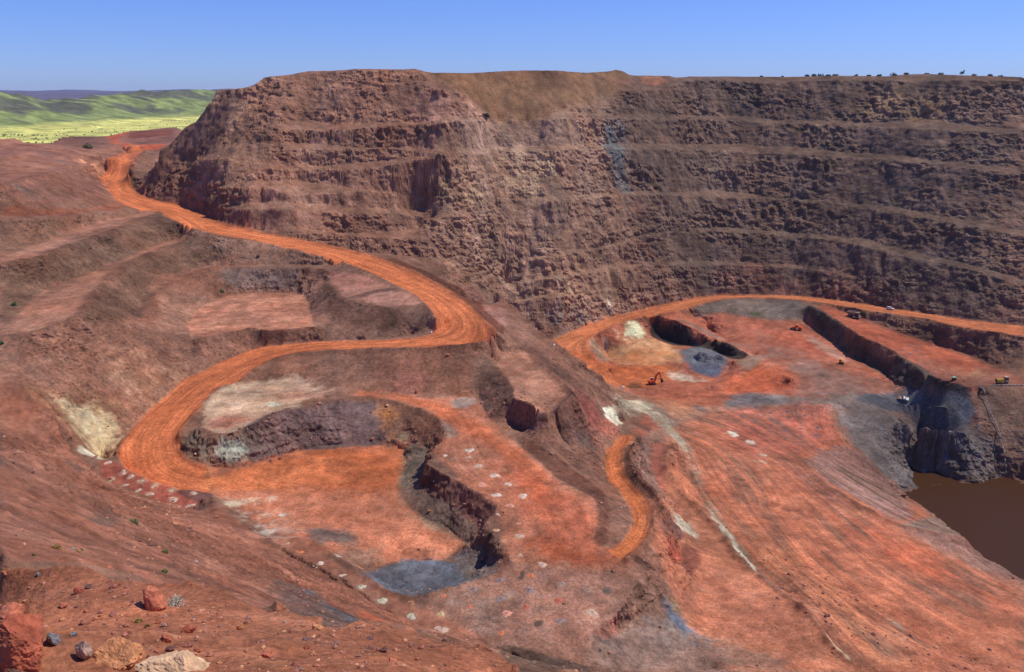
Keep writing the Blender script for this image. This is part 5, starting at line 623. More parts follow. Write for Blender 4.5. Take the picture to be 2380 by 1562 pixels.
105,436.3,98.4,431.4,122,461.6,138.3,469.1,150.1,459.8,160.8,453.6,146.7,448.4,121.4,444.8,114.6,437.6,145.1,448.4,169.2,448,174.1,440,166.8,417.1,
169,408,135.7,376.3,119.9,368.8,105.3,363.7,102.9,389.9,197.6,463.6,217.3,470.5,225.8,473.4,235.3,470.5,236.8,459.2,249.8,443.5,245.9,430.1,
228.5,418.7,228.6,445.1,213.2,443.4,205.1,441.3,193.9,452.2,175.2,439,193.4,450.8,209.3,442.5,221.3,444.4,235.5,438.2,246.6,427.4,253.3,420.6,
255,409.3,243.5,403.5,227.8,400.8,212,397.5,195.1,391.8,184.6,395.9,173.1,410.1,211.9,422,234,414.5,242.9,410.5,236.9,403.6,224.3,409.7,202.3,398,
216.4,415,259.1,455.4,282.9,451.1,271.4,428.2,265.4,414.3,261.4,403.6,255.7,409.4,254.5,423.4,253.8,441.8,107.3,402.7,110.4,399.7,111.7,392.5,
106.6,389.7,112.2,387.7,118.4,389.7,115.6,382.1,111.9,381.9,107.1,359.6,115.6,359.3,115.7,355.7,110.8,356.5,121.4,359.4,132,362.1,131.9,344.9,
135.8,328.1,144.8,317.3,135.8,314.1,124.7,326.9,136.5,370.1,137.1,356.2,138.5,345.1,142.8,335,145.9,329.6,149,324.7,154.2,317.9,157.6,313.9,
155.7,312.1,166.7,324.9,192.3,386.9,193.8,390.4,184.9,395.2,174.4,404.3,169.5,406.4,153.5,395.6,149.2,309.1,159.1,308.4,176.5,307.3,179.6,298.6,
179.1,278.9,165,280.6,160.1,289.8,154.8,299.1,153.2,309.1,165.2,308.8,178.6,311.1,208.4,343.8,211.4,331.2,184.8,275.5,178.1,264.7,173.2,275.2,
168.8,287.9,162.8,295.2,156.2,302.2,153.5,309.7,173.1,328.3,200,363.7,180.6,315.8,176,309.2,164.1,308.2,125.6,314.3,138.9,302.8,148,292.5,156.5,282.5,
160.9,273,138.8,265.2,134.2,274.9,129.2,285.2,139.1,286.1,145,278.2,150.5,270.6,155.8,263.3,161,253.7,166,244.7,160.9,236.3,156.3,242,151.5,247.8,
146.3,253.6,140.7,264.5,134.8,276.4,85.8,298.8,91.4,284.7,96.7,271.8,100,255.5,102.4,239.8,104.8,228.9,107,219.1,108.7,209.4,105.3,188.1,92.4,184.7,
90.7,195.1,87.6,203.4,84.4,212.8,85.1,236.1,83.8,258.4,111,224.8,116,226.3,115.2,218.8,112.8,217.8,127.9,221.3,131.3,219.8,130.9,216.2,128.4,217.1,
145.7,220.6,147.4,217.9,147.2,214.9,144.4,215.8,-11.8,566.3,-3.9,561.4,3.9,556.5,11.5,551.7,19.7,550.4,27.9,549.2,34.1,555.6,43.4,567.9,57.5,580.9,
72.2,594.5,82,601,91.9,607.6,102.1,614.5,112.6,621.5,125.4,628,138.5,634.6,148.2,635.5,157.9,636.4,171.6,633.6,183.4,633.4,194.2,629.8,204.9,626.2,
212.7,621.4,220.4,616.7,227.4,610.3,234.4,604.3,241.1,598.1,247.6,591.9,254.1,585.9,259.9,578.8,265.4,571.6,270.8,564.5,276.8,559,282.6,553.5,
287.6,546.8,292.5,540.2,297.2,533.6,302.8,529.8,308.3,526,313.7,522.3,319,518.6,304,492.3,299.6,497,295.3,501.7,290.8,506.5,286.2,512.5,281.5,518.6,
276.7,524.7,273.1,533.7,269.3,542.9,263.9,549,258.3,555.2,250.6,561.7,242.6,568.1,237.1,576.2,231.6,584.5,225.8,590.4,219.8,596.4,214,602.9,
207.6,608.3,201.1,613.8,190.8,617.9,180.3,622.1,168.7,622.1,157.3,623.1,153.9,619.1,143.7,614.8,133.6,610.5,124.5,601.6,115.7,592.6,107,591.5,
98.4,590.4,84.2,583.7,69.5,570.6,55.6,551.7,49.4,538.1,47.2,521.3,49.6,504.2,0.4,200.2,1.8,202.2,2.3,205.3,3.5,206.1,3.9,205.5,3.1,201.6,1.8,200.6,
5.1,182.4,5.5,184.6,6.9,185.1,8.2,184.7,7.3,182.7,5.9,182,2.7,180.8,3.6,182,4.7,181.5,4,179.9,53.9,369.4,59,368.6,64,361.4,60.9,354.9,56.6,359.7,
66.6,476.7,72.3,494.2,75.3,491.2,78.7,483.2,70.4,472.2,71.8,493.2,75,506,77.7,497.4,79.3,487.1,-67.9,655.3,-53.3,656.7,-41.8,645.7,-32.4,637.9,
-39.3,633,-54.1,641.6,-2.9,704.5,4,706.6,9.6,678.8,8.6,670.7,2.9,669.4,282.7,754.2,295.9,750.1,322.4,738.2,338.1,732,334.6,723.9,319.5,735,292,743,
323,733.5,326.6,731.9,328.6,706.7,328.3,720.7,378.7,693.7,386.6,692.1,383.8,687.3,377.7,688.8,]
PATCH_C=[(132,92,78,1.0,6,1.6,0),(124,94,82,1.0,8,2.0,0),(108,84,76,1.0,10,1.4,0),(132,86,74,1.0,6,1.6,0),(132,100,74,0.8,5,1.7,0),(112,84,70,1.0,3,1.2,0),(128,92,76,0.9,5,1.55,0),(128,90,66,1.0,3,1.2,4),(126,90,68,1.0,3,1.2,4),(150,100,88,1.0,1,1.2,0),(160,104,84,1.0,1,1.2,0),(92,80,74,0.6,3,1.5,0),(142,96,60,0.7,3,1.5,0),(150,122,96,1.0,3,1.8,0),(148,120,96,0.85,5,1.75,0),(156,122,116,1.0,3,1.75,0),(92,92,98,0.9,3,1.6,0),(176,140,138,1.0,2,1.6,0),(196,174,158,0.8,2,1.7,0),(205,195,172,1.0,1,1.5,0),(92,98,106,1.0,3,1.3,0),(150,112,92,1.0,3,1.6,0),(98,94,98,1.0,3,1.6,0),(98,94,98,0.7,2,1.5,0),(160,116,102,0.7,3,1.2,0),(148,104,90,1.0,2,1.3,0),(150,100,88,0.6,4,1.6,0),(150,98,82,1.0,3,1.1,0),(136,88,76,0.8,4,1.1,0),(98,88,88,1.0,3,1.2,0),(104,96,100,1.0,2,1.1,0),(112,86,78,1.0,3,1.2,0),(206,140,110,0.8,3,1.0,0),(112,78,66,0.7,4,1.0,0),(160,92,68,1.0,2,1.0,0),(190,92,60,1.0,1,1.0,0),(120,66,52,1.0,2,1.2,0),(142,92,82,0.8,2,1.0,0),(150,102,86,1.0,4,1.15,0),(132,98,86,0.8,5,1.15,0),(178,122,104,1.0,1,1.0,4),(176,118,98,1.0,1,1.0,4),(190,128,112,0.7,2,1.0,0),(168,118,100,0.8,2,1.0,0),(166,108,92,1.0,2,1.0,0),(118,108,104,0.7,5,1.2,0),(118,92,88,1.0,2,1.5,0),(120,108,102,0.6,5,1.2,0),(172,118,92,0.8,3,1.0,0),(212,196,180,0.8,1,1.0,0),(182,132,104,0.75,7,1.1,0),(188,158,132,0.6,5,1.2,0),(160,112,74,0.7,6,1.0,0),(172,128,94,0.6,6,1.1,0),(196,176,142,0.9,5,1.5,6),(226,216,196,0.7,5,1.4,0),(216,202,184,1.0,1,1.0,0),(120,106,104,0.8,2,1.1,0),(164,118,98,0.6,2,1.0,0),(132,92,76,0.85,2,1.0,6),(120,88,74,0.85,2,1.0,6),(122,88,74,0.85,2,1.0,6),(138,92,78,0.7,3,1.0,6),(148,96,78,0.35,4,1.0,6),(140,94,78,0.3,4,1.0,6),(192,126,104,1.0,1,1.0,4),(150,108,94,0.7,3,1.2,0),(180,120,106,1.0,1,1.0,0),(172,118,106,1.0,1,1.0,0),(122,86,76,1.0,1,1.0,0),(128,88,74,1.0,2,1.2,0),(146,104,90,0.8,3,1.0,0),(200,182,165,0.8,1,1.0,0),(205,190,175,0.7,1,1.0,0),(98,74,64,0.8,1,1.0,0),(132,88,72,1.0,2,1.2,0),(146,88,80,0.8,6,1.2,0),(112,82,74,1.0,3,1.3,0),(158,112,92,1.0,1,1.0,0),(130,84,68,0.8,2,1.0,6),(134,88,70,0.8,2,1.0,6),(120,84,72,0.8,2,1.0,6),(118,80,66,0.8,2,1.0,6),(202,108,62,1.0,1,1.0,1),(206,112,62,0.8,2,1.0,0),(112,64,50,1.0,1,1.05,0),(146,100,92,1.0,2,1.15,0),(138,94,80,1.0,2,1.05,0),(112,76,66,0.8,2,1.0,0),(182,124,104,1.0,1,1.0,4),(128,86,76,1.0,3,1.15,0),(150,76,70,0.8,3,1.0,0),(98,84,84,0.8,3,1.2,0),(228,214,196,1.0,1,1.0,0),(176,100,82,1.0,2,1.0,0),(204,172,152,1.0,3,1.0,0),(200,160,140,1.0,4,1.0,0),(204,168,148,1.0,2,1.0,0),(186,106,90,0.8,4,1.0,0),(226,218,206,0.8,3,1.0,0),(214,222,214,0.8,2,1.0,0),(180,110,92,0.7,4,1.0,0),(188,116,92,1.0,2,1.0,0),(198,106,70,1.0,3,1.0,0),(192,94,62,0.65,6,1.0,0),(196,98,60,0.8,5,1.0,0),(150,136,136,0.85,2,1.0,0),(144,132,132,0.8,2,1.0,0),(142,96,82,1.0,2,1.0,0),(108,66,54,0.95,2,1.0,0),(198,106,56,1.0,1,1.0,2),(174,100,80,1.0,2,1.0,0),(110,66,52,1.0,1,1.0,0),(152,112,102,1.0,2,1.0,0),(120,88,84,0,2,1.0,0),(182,104,88,1.0,1,1.0,0),(116,72,62,1.0,1,1.0,0),(226,218,208,1.0,2,1.0,0),(190,150,138,0.7,3,1.0,0),(186,172,156,0.9,4,1.0,0),(198,178,158,1.0,3,1.0,0),(128,112,100,0.8,2,1.0,0),(190,176,160,0.85,5,1.0,0),(178,164,150,0.55,5,1.0,0),(216,206,190,1.0,1,1.0,0),(208,198,170,1.0,1,1.0,0),(214,196,182,0.7,3,1.0,0),(192,116,88,1.0,3,1.0,0),(182,108,86,0.6,8,1.0,0),(206,190,174,0.85,3,1.0,0),(142,82,68,1.0,2,1.0,0),(140,92,84,1.0,2,1.1,0),(172,86,66,1.0,2,1.1,0),(196,120,98,1.0,3,1.0,0),(150,100,86,1.0,2,1.0,0),(102,66,56,1.0,1,1.0,0),(146,112,104,1.0,6,1.0,0),(158,116,102,0.8,6,1.0,0),(130,120,118,0.7,6,1.0,0),(106,106,126,1.0,3,1.0,0),(150,120,96,0.8,2,1.0,0),(120,112,116,0.7,3,1.0,0),(164,112,98,0.9,5,1.0,0),(162,114,102,0.8,5,1.0,0),(140,118,114,0.55,12,1.0,0),(112,92,88,0.8,1,1.0,0),(160,100,86,1.0,2,1.0,0),(112,84,74,1.0,2,1.0,0),(202,122,94,1.0,2,1.0,0),(204,112,66,1.0,4,1.0,0),(206,110,62,0.95,7,1.0,0),(200,120,92,0.5,8,1.0,0),(168,128,108,0.8,3,1.0,0),(212,192,172,0.85,3,1.0,0),(196,160,150,0.75,7,1.0,0),(216,206,200,1.0,4,1.0,0),(214,206,202,0.8,4,1.0,0),(236,226,220,0.9,1,1.0,0),(108,96,98,0.9,3,1.0,0),(128,104,94,0.7,6,1.0,0),(225,222,220,0.8,1,1.0,0),(112,113,132,1.0,2,1.0,6),(130,112,114,0.9,3,1.0,0),(118,92,96,1.0,2,1.25,0),(140,120,108,0.8,3,1.2,0),(172,172,166,0.9,2,1.1,0),(128,110,98,1.0,3,1.1,0),(186,116,58,1.0,4,1.1,0),(112,74,60,1.0,2,1.3,0),(190,178,146,0.8,2,1.0,0),(132,114,102,1.0,3,1.0,0),(122,96,88,1.0,3,1.0,0),(108,72,66,1.0,1,1.3,0),(178,116,98,1.0,2,1.0,0),(182,94,78,1.0,1,1.0,0),(120,76,74,1.0,1,1.0,0),(116,82,76,1.0,2,1.0,0),(162,102,84,1.0,2,1.0,0),(112,92,90,0.6,6,1.0,0),(116,90,88,0.8,6,1.0,0),(112,112,124,0.9,3,1.0,0),(196,100,66,0.8,3,1.0,0),(186,112,84,1.0,1,1.0,0),(190,114,84,0.6,6,1.0,0),(176,110,80,0.6,6,1.0,0),(146,92,76,0.5,4,1.0,6),(120,92,84,0.8,3,1.0,6),(140,92,80,0.4,5,1.0,6),(112,84,76,0.8,3,1.0,6),(184,102,78,1.0,3,1.0,0),(180,100,78,1.0,3,1.0,0),(202,106,58,1.0,2,1.0,0),(214,156,116,1.0,4,1.0,0),(206,120,62,0.8,6,1.0,0),(222,212,180,1.0,2,1.3,0),(222,214,180,1.0,2,1.3,0),(132,128,134,1.0,2,1.2,0),(170,138,120,0.8,2,1.0,0),(64,48,44,1.0,1,1.25,0),(116,116,134,1.0,2,1.0,0),(98,100,126,1.0,2,1.0,0),(206,190,176,0.7,3,1.0,0),(150,116,100,1.0,2,1.0,0),(162,122,116,1.0,1,1.0,0),(204,104,62,1.0,4,1.0,0),(200,98,62,1.0,4,1.0,0),(142,108,102,0.85,7,1.0,0),(172,80,62,0.8,5,1.0,0),(176,140,132,0.7,2,1.0,0),(116,98,94,1.0,2,1.1,0),(116,98,94,1.0,2,1.1,0),(84,90,46,1.0,1,1.0,0),(182,94,68,1.0,2,1.0,4),(165,98,80,1.0,2,1.0,4),(158,104,90,0.8,5,1.0,0),(188,100,66,0.7,5,1.0,0),(192,152,96,0.8,3,1.0,0),(112,80,68,1.0,2,1.2,0),(152,110,98,0.7,2,1.0,0),(84,68,62,1.0,1,1.4,0),(180,104,78,1.0,3,1.0,0),(132,114,112,1.0,3,1.0,0),(182,120,92,0.7,4,1.0,0),(108,96,102,0.8,2,1.0,0),(122,110,118,0.85,3,1.0,0),(176,94,78,0.85,5,1.0,0),(100,100,116,1.0,2,1.0,4),(112,98,100,1.0,3,1.2,0),(96,100,120,0.6,6,1.2,0),(118,88,78,1.0,3,1.35,0),(232,224,214,0.9,1,1.0,0),(226,206,192,0.9,1,1.0,0),(220,190,170,0.8,2,1.0,0),(150,92,88,0.8,6,1.0,0),(152,108,102,1.0,2,1.0,5),(156,114,104,0.8,4,1.0,0),(150,108,102,0.8,4,1.0,0),(150,118,108,1.0,2,1.0,0),(196,92,62,0.6,9,1.0,0),(196,96,64,0.6,8,1.0,0),(200,124,88,0.5,10,1.0,0),(150,130,120,0.8,2,1.0,0),(136,126,118,0.8,3,1.0,0),(136,122,116,0.7,3,1.0,0),(196,110,68,1.0,1,1.0,3),(92,70,62,1.0,1,1.0,0),(88,70,66,1.0,1,1.0,0),(110,74,62,0.8,1,1.0,0),(112,74,62,0.9,1,1.0,0),(112,70,46,0.9,2,1.0,0),(150,92,56,0.6,3,1.0,0),(96,72,58,0.5,3,1.0,0),(150,104,66,0.6,3,1.0,0),(176,136,108,0.6,2,1.4,0),(190,150,116,0.8,1,1.4,0),(182,140,116,0.8,1,1.4,0)]  # the darkest brown entry paints shade onto the excavator pit's right-hand wall
NEAR_POLY=[(-183.3, 293.9), (-167.7, 278.6), (-157.0, 270.9), (-148.3, 268.3), (-134.6, 261.0), (-118.6, 251.7), (-97.5, 233.5), (-86.1, 229.2), (-77.0, 231.1), (-67.4, 221.2), (-59.0, 214.2), (-50.3, 205.9), (-42.1, 198.2), (-34.4, 191.2), (-25.4, 182.9), (-15.5, 158.5), (-0.7, 16.4), (-13.2, 182.3), (-19.2, 187.6), (-25.5, 193.2), (-32.5, 201.1), (-39.7, 207.8), (-46.7, 212.5), (-54.5, 219.5), (-63.3, 228.7), (-72.8, 238.6), (-82.3, 247.1), (-92.4, 256.3), (-102.3, 263.8), (-113.3, 272.9), (-124.4, 281.5), (-135.0, 288.1), (-145.4, 293.8), (-152.9, 293.3), (-159.1, 290.8), (-165.3, 288.4), (-172.6, 288.4), (9.0, 18.0), (20.0, 12.0), (60.0, 12.0), (60.0, 1.3), (-80.0, 1.3), (-95.0, 60.0), (-140.0, 150.0)]
VEH={'first': (259.16, 573.01, -0.864), 'dark_hauler': (233.42, 569.86, -0.914), 'orange_loader': (195.52, 570.76, 2.812), 'small_dozer': (205.11, 512.13, -0.583), 'green_pump': (254.25, 469.93, 0.139), 'yellow_truck': (272.5, 454.01, -0.035), 'second': (225.37, 467.54, -0.303), 'digger': (83.89, 487.78, 0.118)}
HEAPS=[(-64.96, 223.86, 1.45, 'tan', 'tan drill cuttings heap at the upper end of the track strip'), (-59.93, 218.13, 1.51, 'orange', 'orange tan drill cuttings heap between tan and white ones on the track strip'), (-52.96, 211.46, 2.02, 'white', 'long white smear of drill cuttings on the track strip'), (-45.61, 205.71, 1.61, 'cream', 'cream drill cuttings ring with a brown centre beside the blue muck'), (-39.72, 199.96, 1.75, 'mint', 'dull grey green drill cuttings patch beside the lower blue muck corner'), (-33.17, 193.64, 1.87, 'mint', 'large bright mint drill cuttings heap left of the blue muck tip'), (-25.08, 187.46, 1.74, 'mint', 'pale mint drill cuttings heap with dark hole below the muck hollow'), (-16.95, 181.84, 1.94, 'cream', 'big cream star shaped drill cuttings heap nearest the viewer'), (-17.6, 188.12, 1.24, 'straw', 'straw coloured drill cuttings heap right of the mint one'), (-25.67, 192.8, 1.35, 'brown', 'brown drill cuttings heap just under the muck hollow rim'), (-17.53, 195.68, 1.19, 'orange', 'faint orange drill cuttings heap on the muck hollow rim'), (-9.85, 198.59, 1.37, 'blue', 'round blue grey drill cuttings heap touching the muck hollow rim'), (-3.15, 201.61, 1.56, 'blue', 'steel blue drill cuttings ring under the small collapsed scarp'), (4.6, 197.19, 1.88, 'blue', 'wide blue drill cuttings stain right of the steel blue ring'), (-2.88, 193.71, 1.6, 'blue', 'blue grey drill cuttings heap in the middle of the lower drill floor'), (-10.65, 190.93, 1.0, 'orange', 'small rusty drill cuttings heap on the grey pink drill floor'), (3.51, 190.24, 1.5, 'rust', 'rusty drill cuttings heap ringed by blue dust'), (-1.24, 187.81, 1.57, 'pink', 'pinkish grey drill cuttings heap above the dark damp patch'), (-2.56, 180.25, 1.12, 'orange', 'orange drill cuttings heap near the rocky bottom bank'), (8.31, 208.03, 1.59, 'cream', 'cream drill cuttings ring right of the collapsed scarp'), (2.19, 212.17, 1.61, 'tan', 'tan drill cuttings ring beside the small dark scarp'), (4.96, 203.19, 1.22, 'orange', 'orange drill cuttings ring below the cream ring'), (12.8, 199.42, 1.89, 'grey', 'broad tan grey drill cuttings heap below the red hairpin'), (19.33, 196.5, 1.02, 'grey', 'small grey drill cuttings heap left of the darkest heap'), (24.75, 196.89, 1.45, 'dark', 'darkest drill cuttings heap at the right of the drill floor'), (19.87, 187.9, 1.82, 'cream', 'cream drill cuttings heap with a dark red hole'), (11.84, 184.45, 1.63, 'blue', 'dusty blue drill cuttings heap right of the damp patch'), (11.8, 192.59, 1.51, 'rust', 'bright rust drill cuttings heap in a blue stained circle'), (-14.66, 277.57, 2.21, 'white', 'streaky white drill cuttings heap near the top of the blast bench'), (-22.84, 272.59, 1.31, 'white', 'white drill cuttings heap at the bend of the cliff edge berm'), (-14.61, 271.79, 1.31, 'cream', 'pale drill cuttings heap right below the streaky white one'), (-20.08, 270.08, 1.19, 'grey', 'grey drill cuttings heap between two pale ones'), (-11.14, 265.22, 1.81, 'cream', 'cream drill cuttings heap with red spots on the blast bench'), (-14.75, 257.71, 0.94, 'orange', 'small orange drill cuttings heap close to the cliff berm'), (-5.74, 258.32, 1.98, 'white', 'white drill cuttings heap with tan centre above the brightest one'), (-9.41, 251.08, 1.63, 'pink', 'salmon drill cuttings heap with a grey cap above the cliff'), (-1.19, 252.51, 1.74, 'white', 'brightest white round drill cuttings heap on the blast bench'), (-4.68, 244.51, 1.79, 'white', 'white drill cuttings heap with a black hole at its centre'), (3.48, 245.02, 1.9, 'white', 'two lobed white drill cuttings heap at the edge of the road'), (-0.55, 238.52, 1.66, 'pink', 'salmon drill cuttings heap with a red hole below the two lobed one'), (-4.11, 232.6, 1.15, 'cream', 'cream drill cuttings heap at the brink beside the cliff point'), (-4.42, 224.14, 1.31, 'tan', 'tan drill cuttings heap on the narrow neck of the cliff edge'), (2.18, 221.72, 1.57, 'cream', 'cream drill cuttings heap with dark hole beside the red road'), (1.87, 228.47, 0.95, 'pink', 'faint pink drill cuttings heap alone on the red road side'), (108.17, 392.63, 3.21, 'white', 'white drill cuttings smear on the red floor right of the pale gully'), (114.8, 386.1, 2.86, 'white', 'white drill cuttings heap with grey middle on the red floor'), (115.92, 367.62, 2.44, 'cream', 'cream drill cuttings ring lower on the red floor'), (-137.17, 270.08, 1.67, 'cream', 'whitish drill cuttings smear on the red strip below the haul road bend'), (-129.72, 264.45, 1.87, 'cream', 'whitish drill cuttings smear on the red strip below the haul road bend'), (-126.29, 262.21, 1.73, 'cream', 'whitish drill cuttings smear on the red strip below the haul road bend'), (-122.0, 259.77, 1.83, 'cream', 'whitish drill cuttings smear on the red strip below the haul road bend'), (-116.56, 257.58, 1.69, 'cream', 'whitish drill cuttings smear on the red strip below the haul road bend'), (-126.42, 258.29, 1.26, 'cream', 'whitish drill cuttings smear on the red strip below the haul road bend'), (-121.04, 255.19, 1.58, 'cream', 'whitish drill cuttings smear on the red strip below the haul road bend'), (-116.4, 252.72, 1.67, 'cream', 'whitish drill cuttings smear on the red strip below the haul road bend'), (-107.79, 250.22, 1.75, 'cream', 'whitish drill cuttings smear on the red strip below the haul road bend'), (-109.79, 254.75, 1.56, 'cream', 'whitish drill cuttings smear on the red strip below the haul road bend'), (-102.71, 254.12, 1.32, 'cream', 'whitish drill cuttings smear on the red strip below the haul road bend'), (-101.17, 246.29, 2.15, 'cream', 'whitish drill cuttings smear on the red strip below the haul road bend'), (-132.38, 261.48, 1.63, 'cream', 'whitish drill cuttings smear on the red strip below the haul road bend'), (125.1, 441.34, 1.64, 'slate', 'dark grey drill cuttings in the rows on the red floor left of the pond'), (134.34, 444.89, 1.66, 'slate', 'dark grey drill cuttings in the rows on the red floor left of the pond'), (127.22, 421.52, 1.58, 'slate', 'dark grey drill cuttings in the rows on the red floor left of the pond'), (137.11, 425.88, 1.61, 'slate', 'dark grey drill cuttings in the rows on the red floor left of the pond'), (148.93, 436.31, 1.65, 'slate', 'dark grey drill cuttings in the rows on the red floor left of the pond'), (146.42, 428.0, 1.62, 'slate', 'dark grey drill cuttings in the rows on the red floor left of the pond'), (155.72, 430.03, 1.64, 'slate', 'dark grey drill cuttings in the rows on the red floor left of the pond'), (157.76, 436.64, 1.66, 'slate', 'dark grey drill cuttings in the rows on the red floor left of the pond'), (130.58, 406.85, 1.54, 'slate', 'dark grey drill cuttings in the rows on the red floor left of the pond'), (139.59, 412.04, 1.57, 'slate', 'dark grey drill cuttings in the rows on the red floor left of the pond'), (149.23, 415.65, 1.59, 'slate', 'dark grey drill cuttings in the rows on the red floor left of the pond'), (159.1, 418.64, 1.61, 'slate', 'dark grey drill cuttings in the rows on the red floor left of the pond'), (137.02, 401.57, 1.53, 'slate', 'dark grey drill cuttings in the rows on the red floor left of the pond'), (147.29, 407.51, 1.56, 'slate', 'dark grey drill cuttings in the rows on the red floor left of the pond'), (156.17, 410.73, 1.58, 'slate', 'dark grey drill cuttings in the rows on the red floor left of the pond'), (138.25, 385.68, 1.49, 'slate', 'dark grey drill cuttings in the rows on the red floor left of the pond'), (151.23, 394.18, 1.53, 'slate', 'dark grey drill cuttings in the rows on the red floor left of the pond'), (148.32, 384.13, 1.5, 'slate', 'dark grey drill cuttings in the rows on the red floor left of the pond'), (159.39, 393.69, 1.54, 'slate', 'dark grey drill cuttings in the rows on the red floor left of the pond'), (161.55, 401.6, 1.57, 'slate', 'dark grey drill cuttings in the rows on the red floor left of the pond'), (131.55, 432.33, 1.62, 'slate', 'dark grey drill cuttings in the rows on the red floor left of the pond'), (139.41, 436.07, 1.64, 'slate', 'dark grey drill cuttings in the rows on the red floor left of the pond'), (122.34, 429.42, 1.6, 'slate', 'dark grey drill cuttings in the rows on the red floor left of the pond'), (139.27, 421.89, 1.6, 'slate', 'dark grey drill cuttings in the rows on the red floor left of the pond'), (248.11, 516.23, 1.74, 'slate', 'small dark drill cuttings heap in the cluster on the long orange bench'), (255.06, 519.25, 1.75, 'slate', 'small dark drill cuttings heap in the cluster on the long orange bench'), (239.18, 506.68, 1.7, 'slate', 'small dark drill cuttings heap in the cluster on the long orange bench'), (248.59, 508.4, 1.72, 'slate', 'small dark drill cuttings heap in the cluster on the long orange bench'), (241.26, 500.74, 1.69, 'slate', 'small dark drill cuttings heap in the cluster on the long orange bench'), (250.57, 502.4, 1.7, 'slate', 'small dark drill cuttings heap in the cluster on the long orange bench'), (251.07, 493.4, 1.68, 'slate', 'small dark drill cuttings heap in the cluster on the long orange bench')]
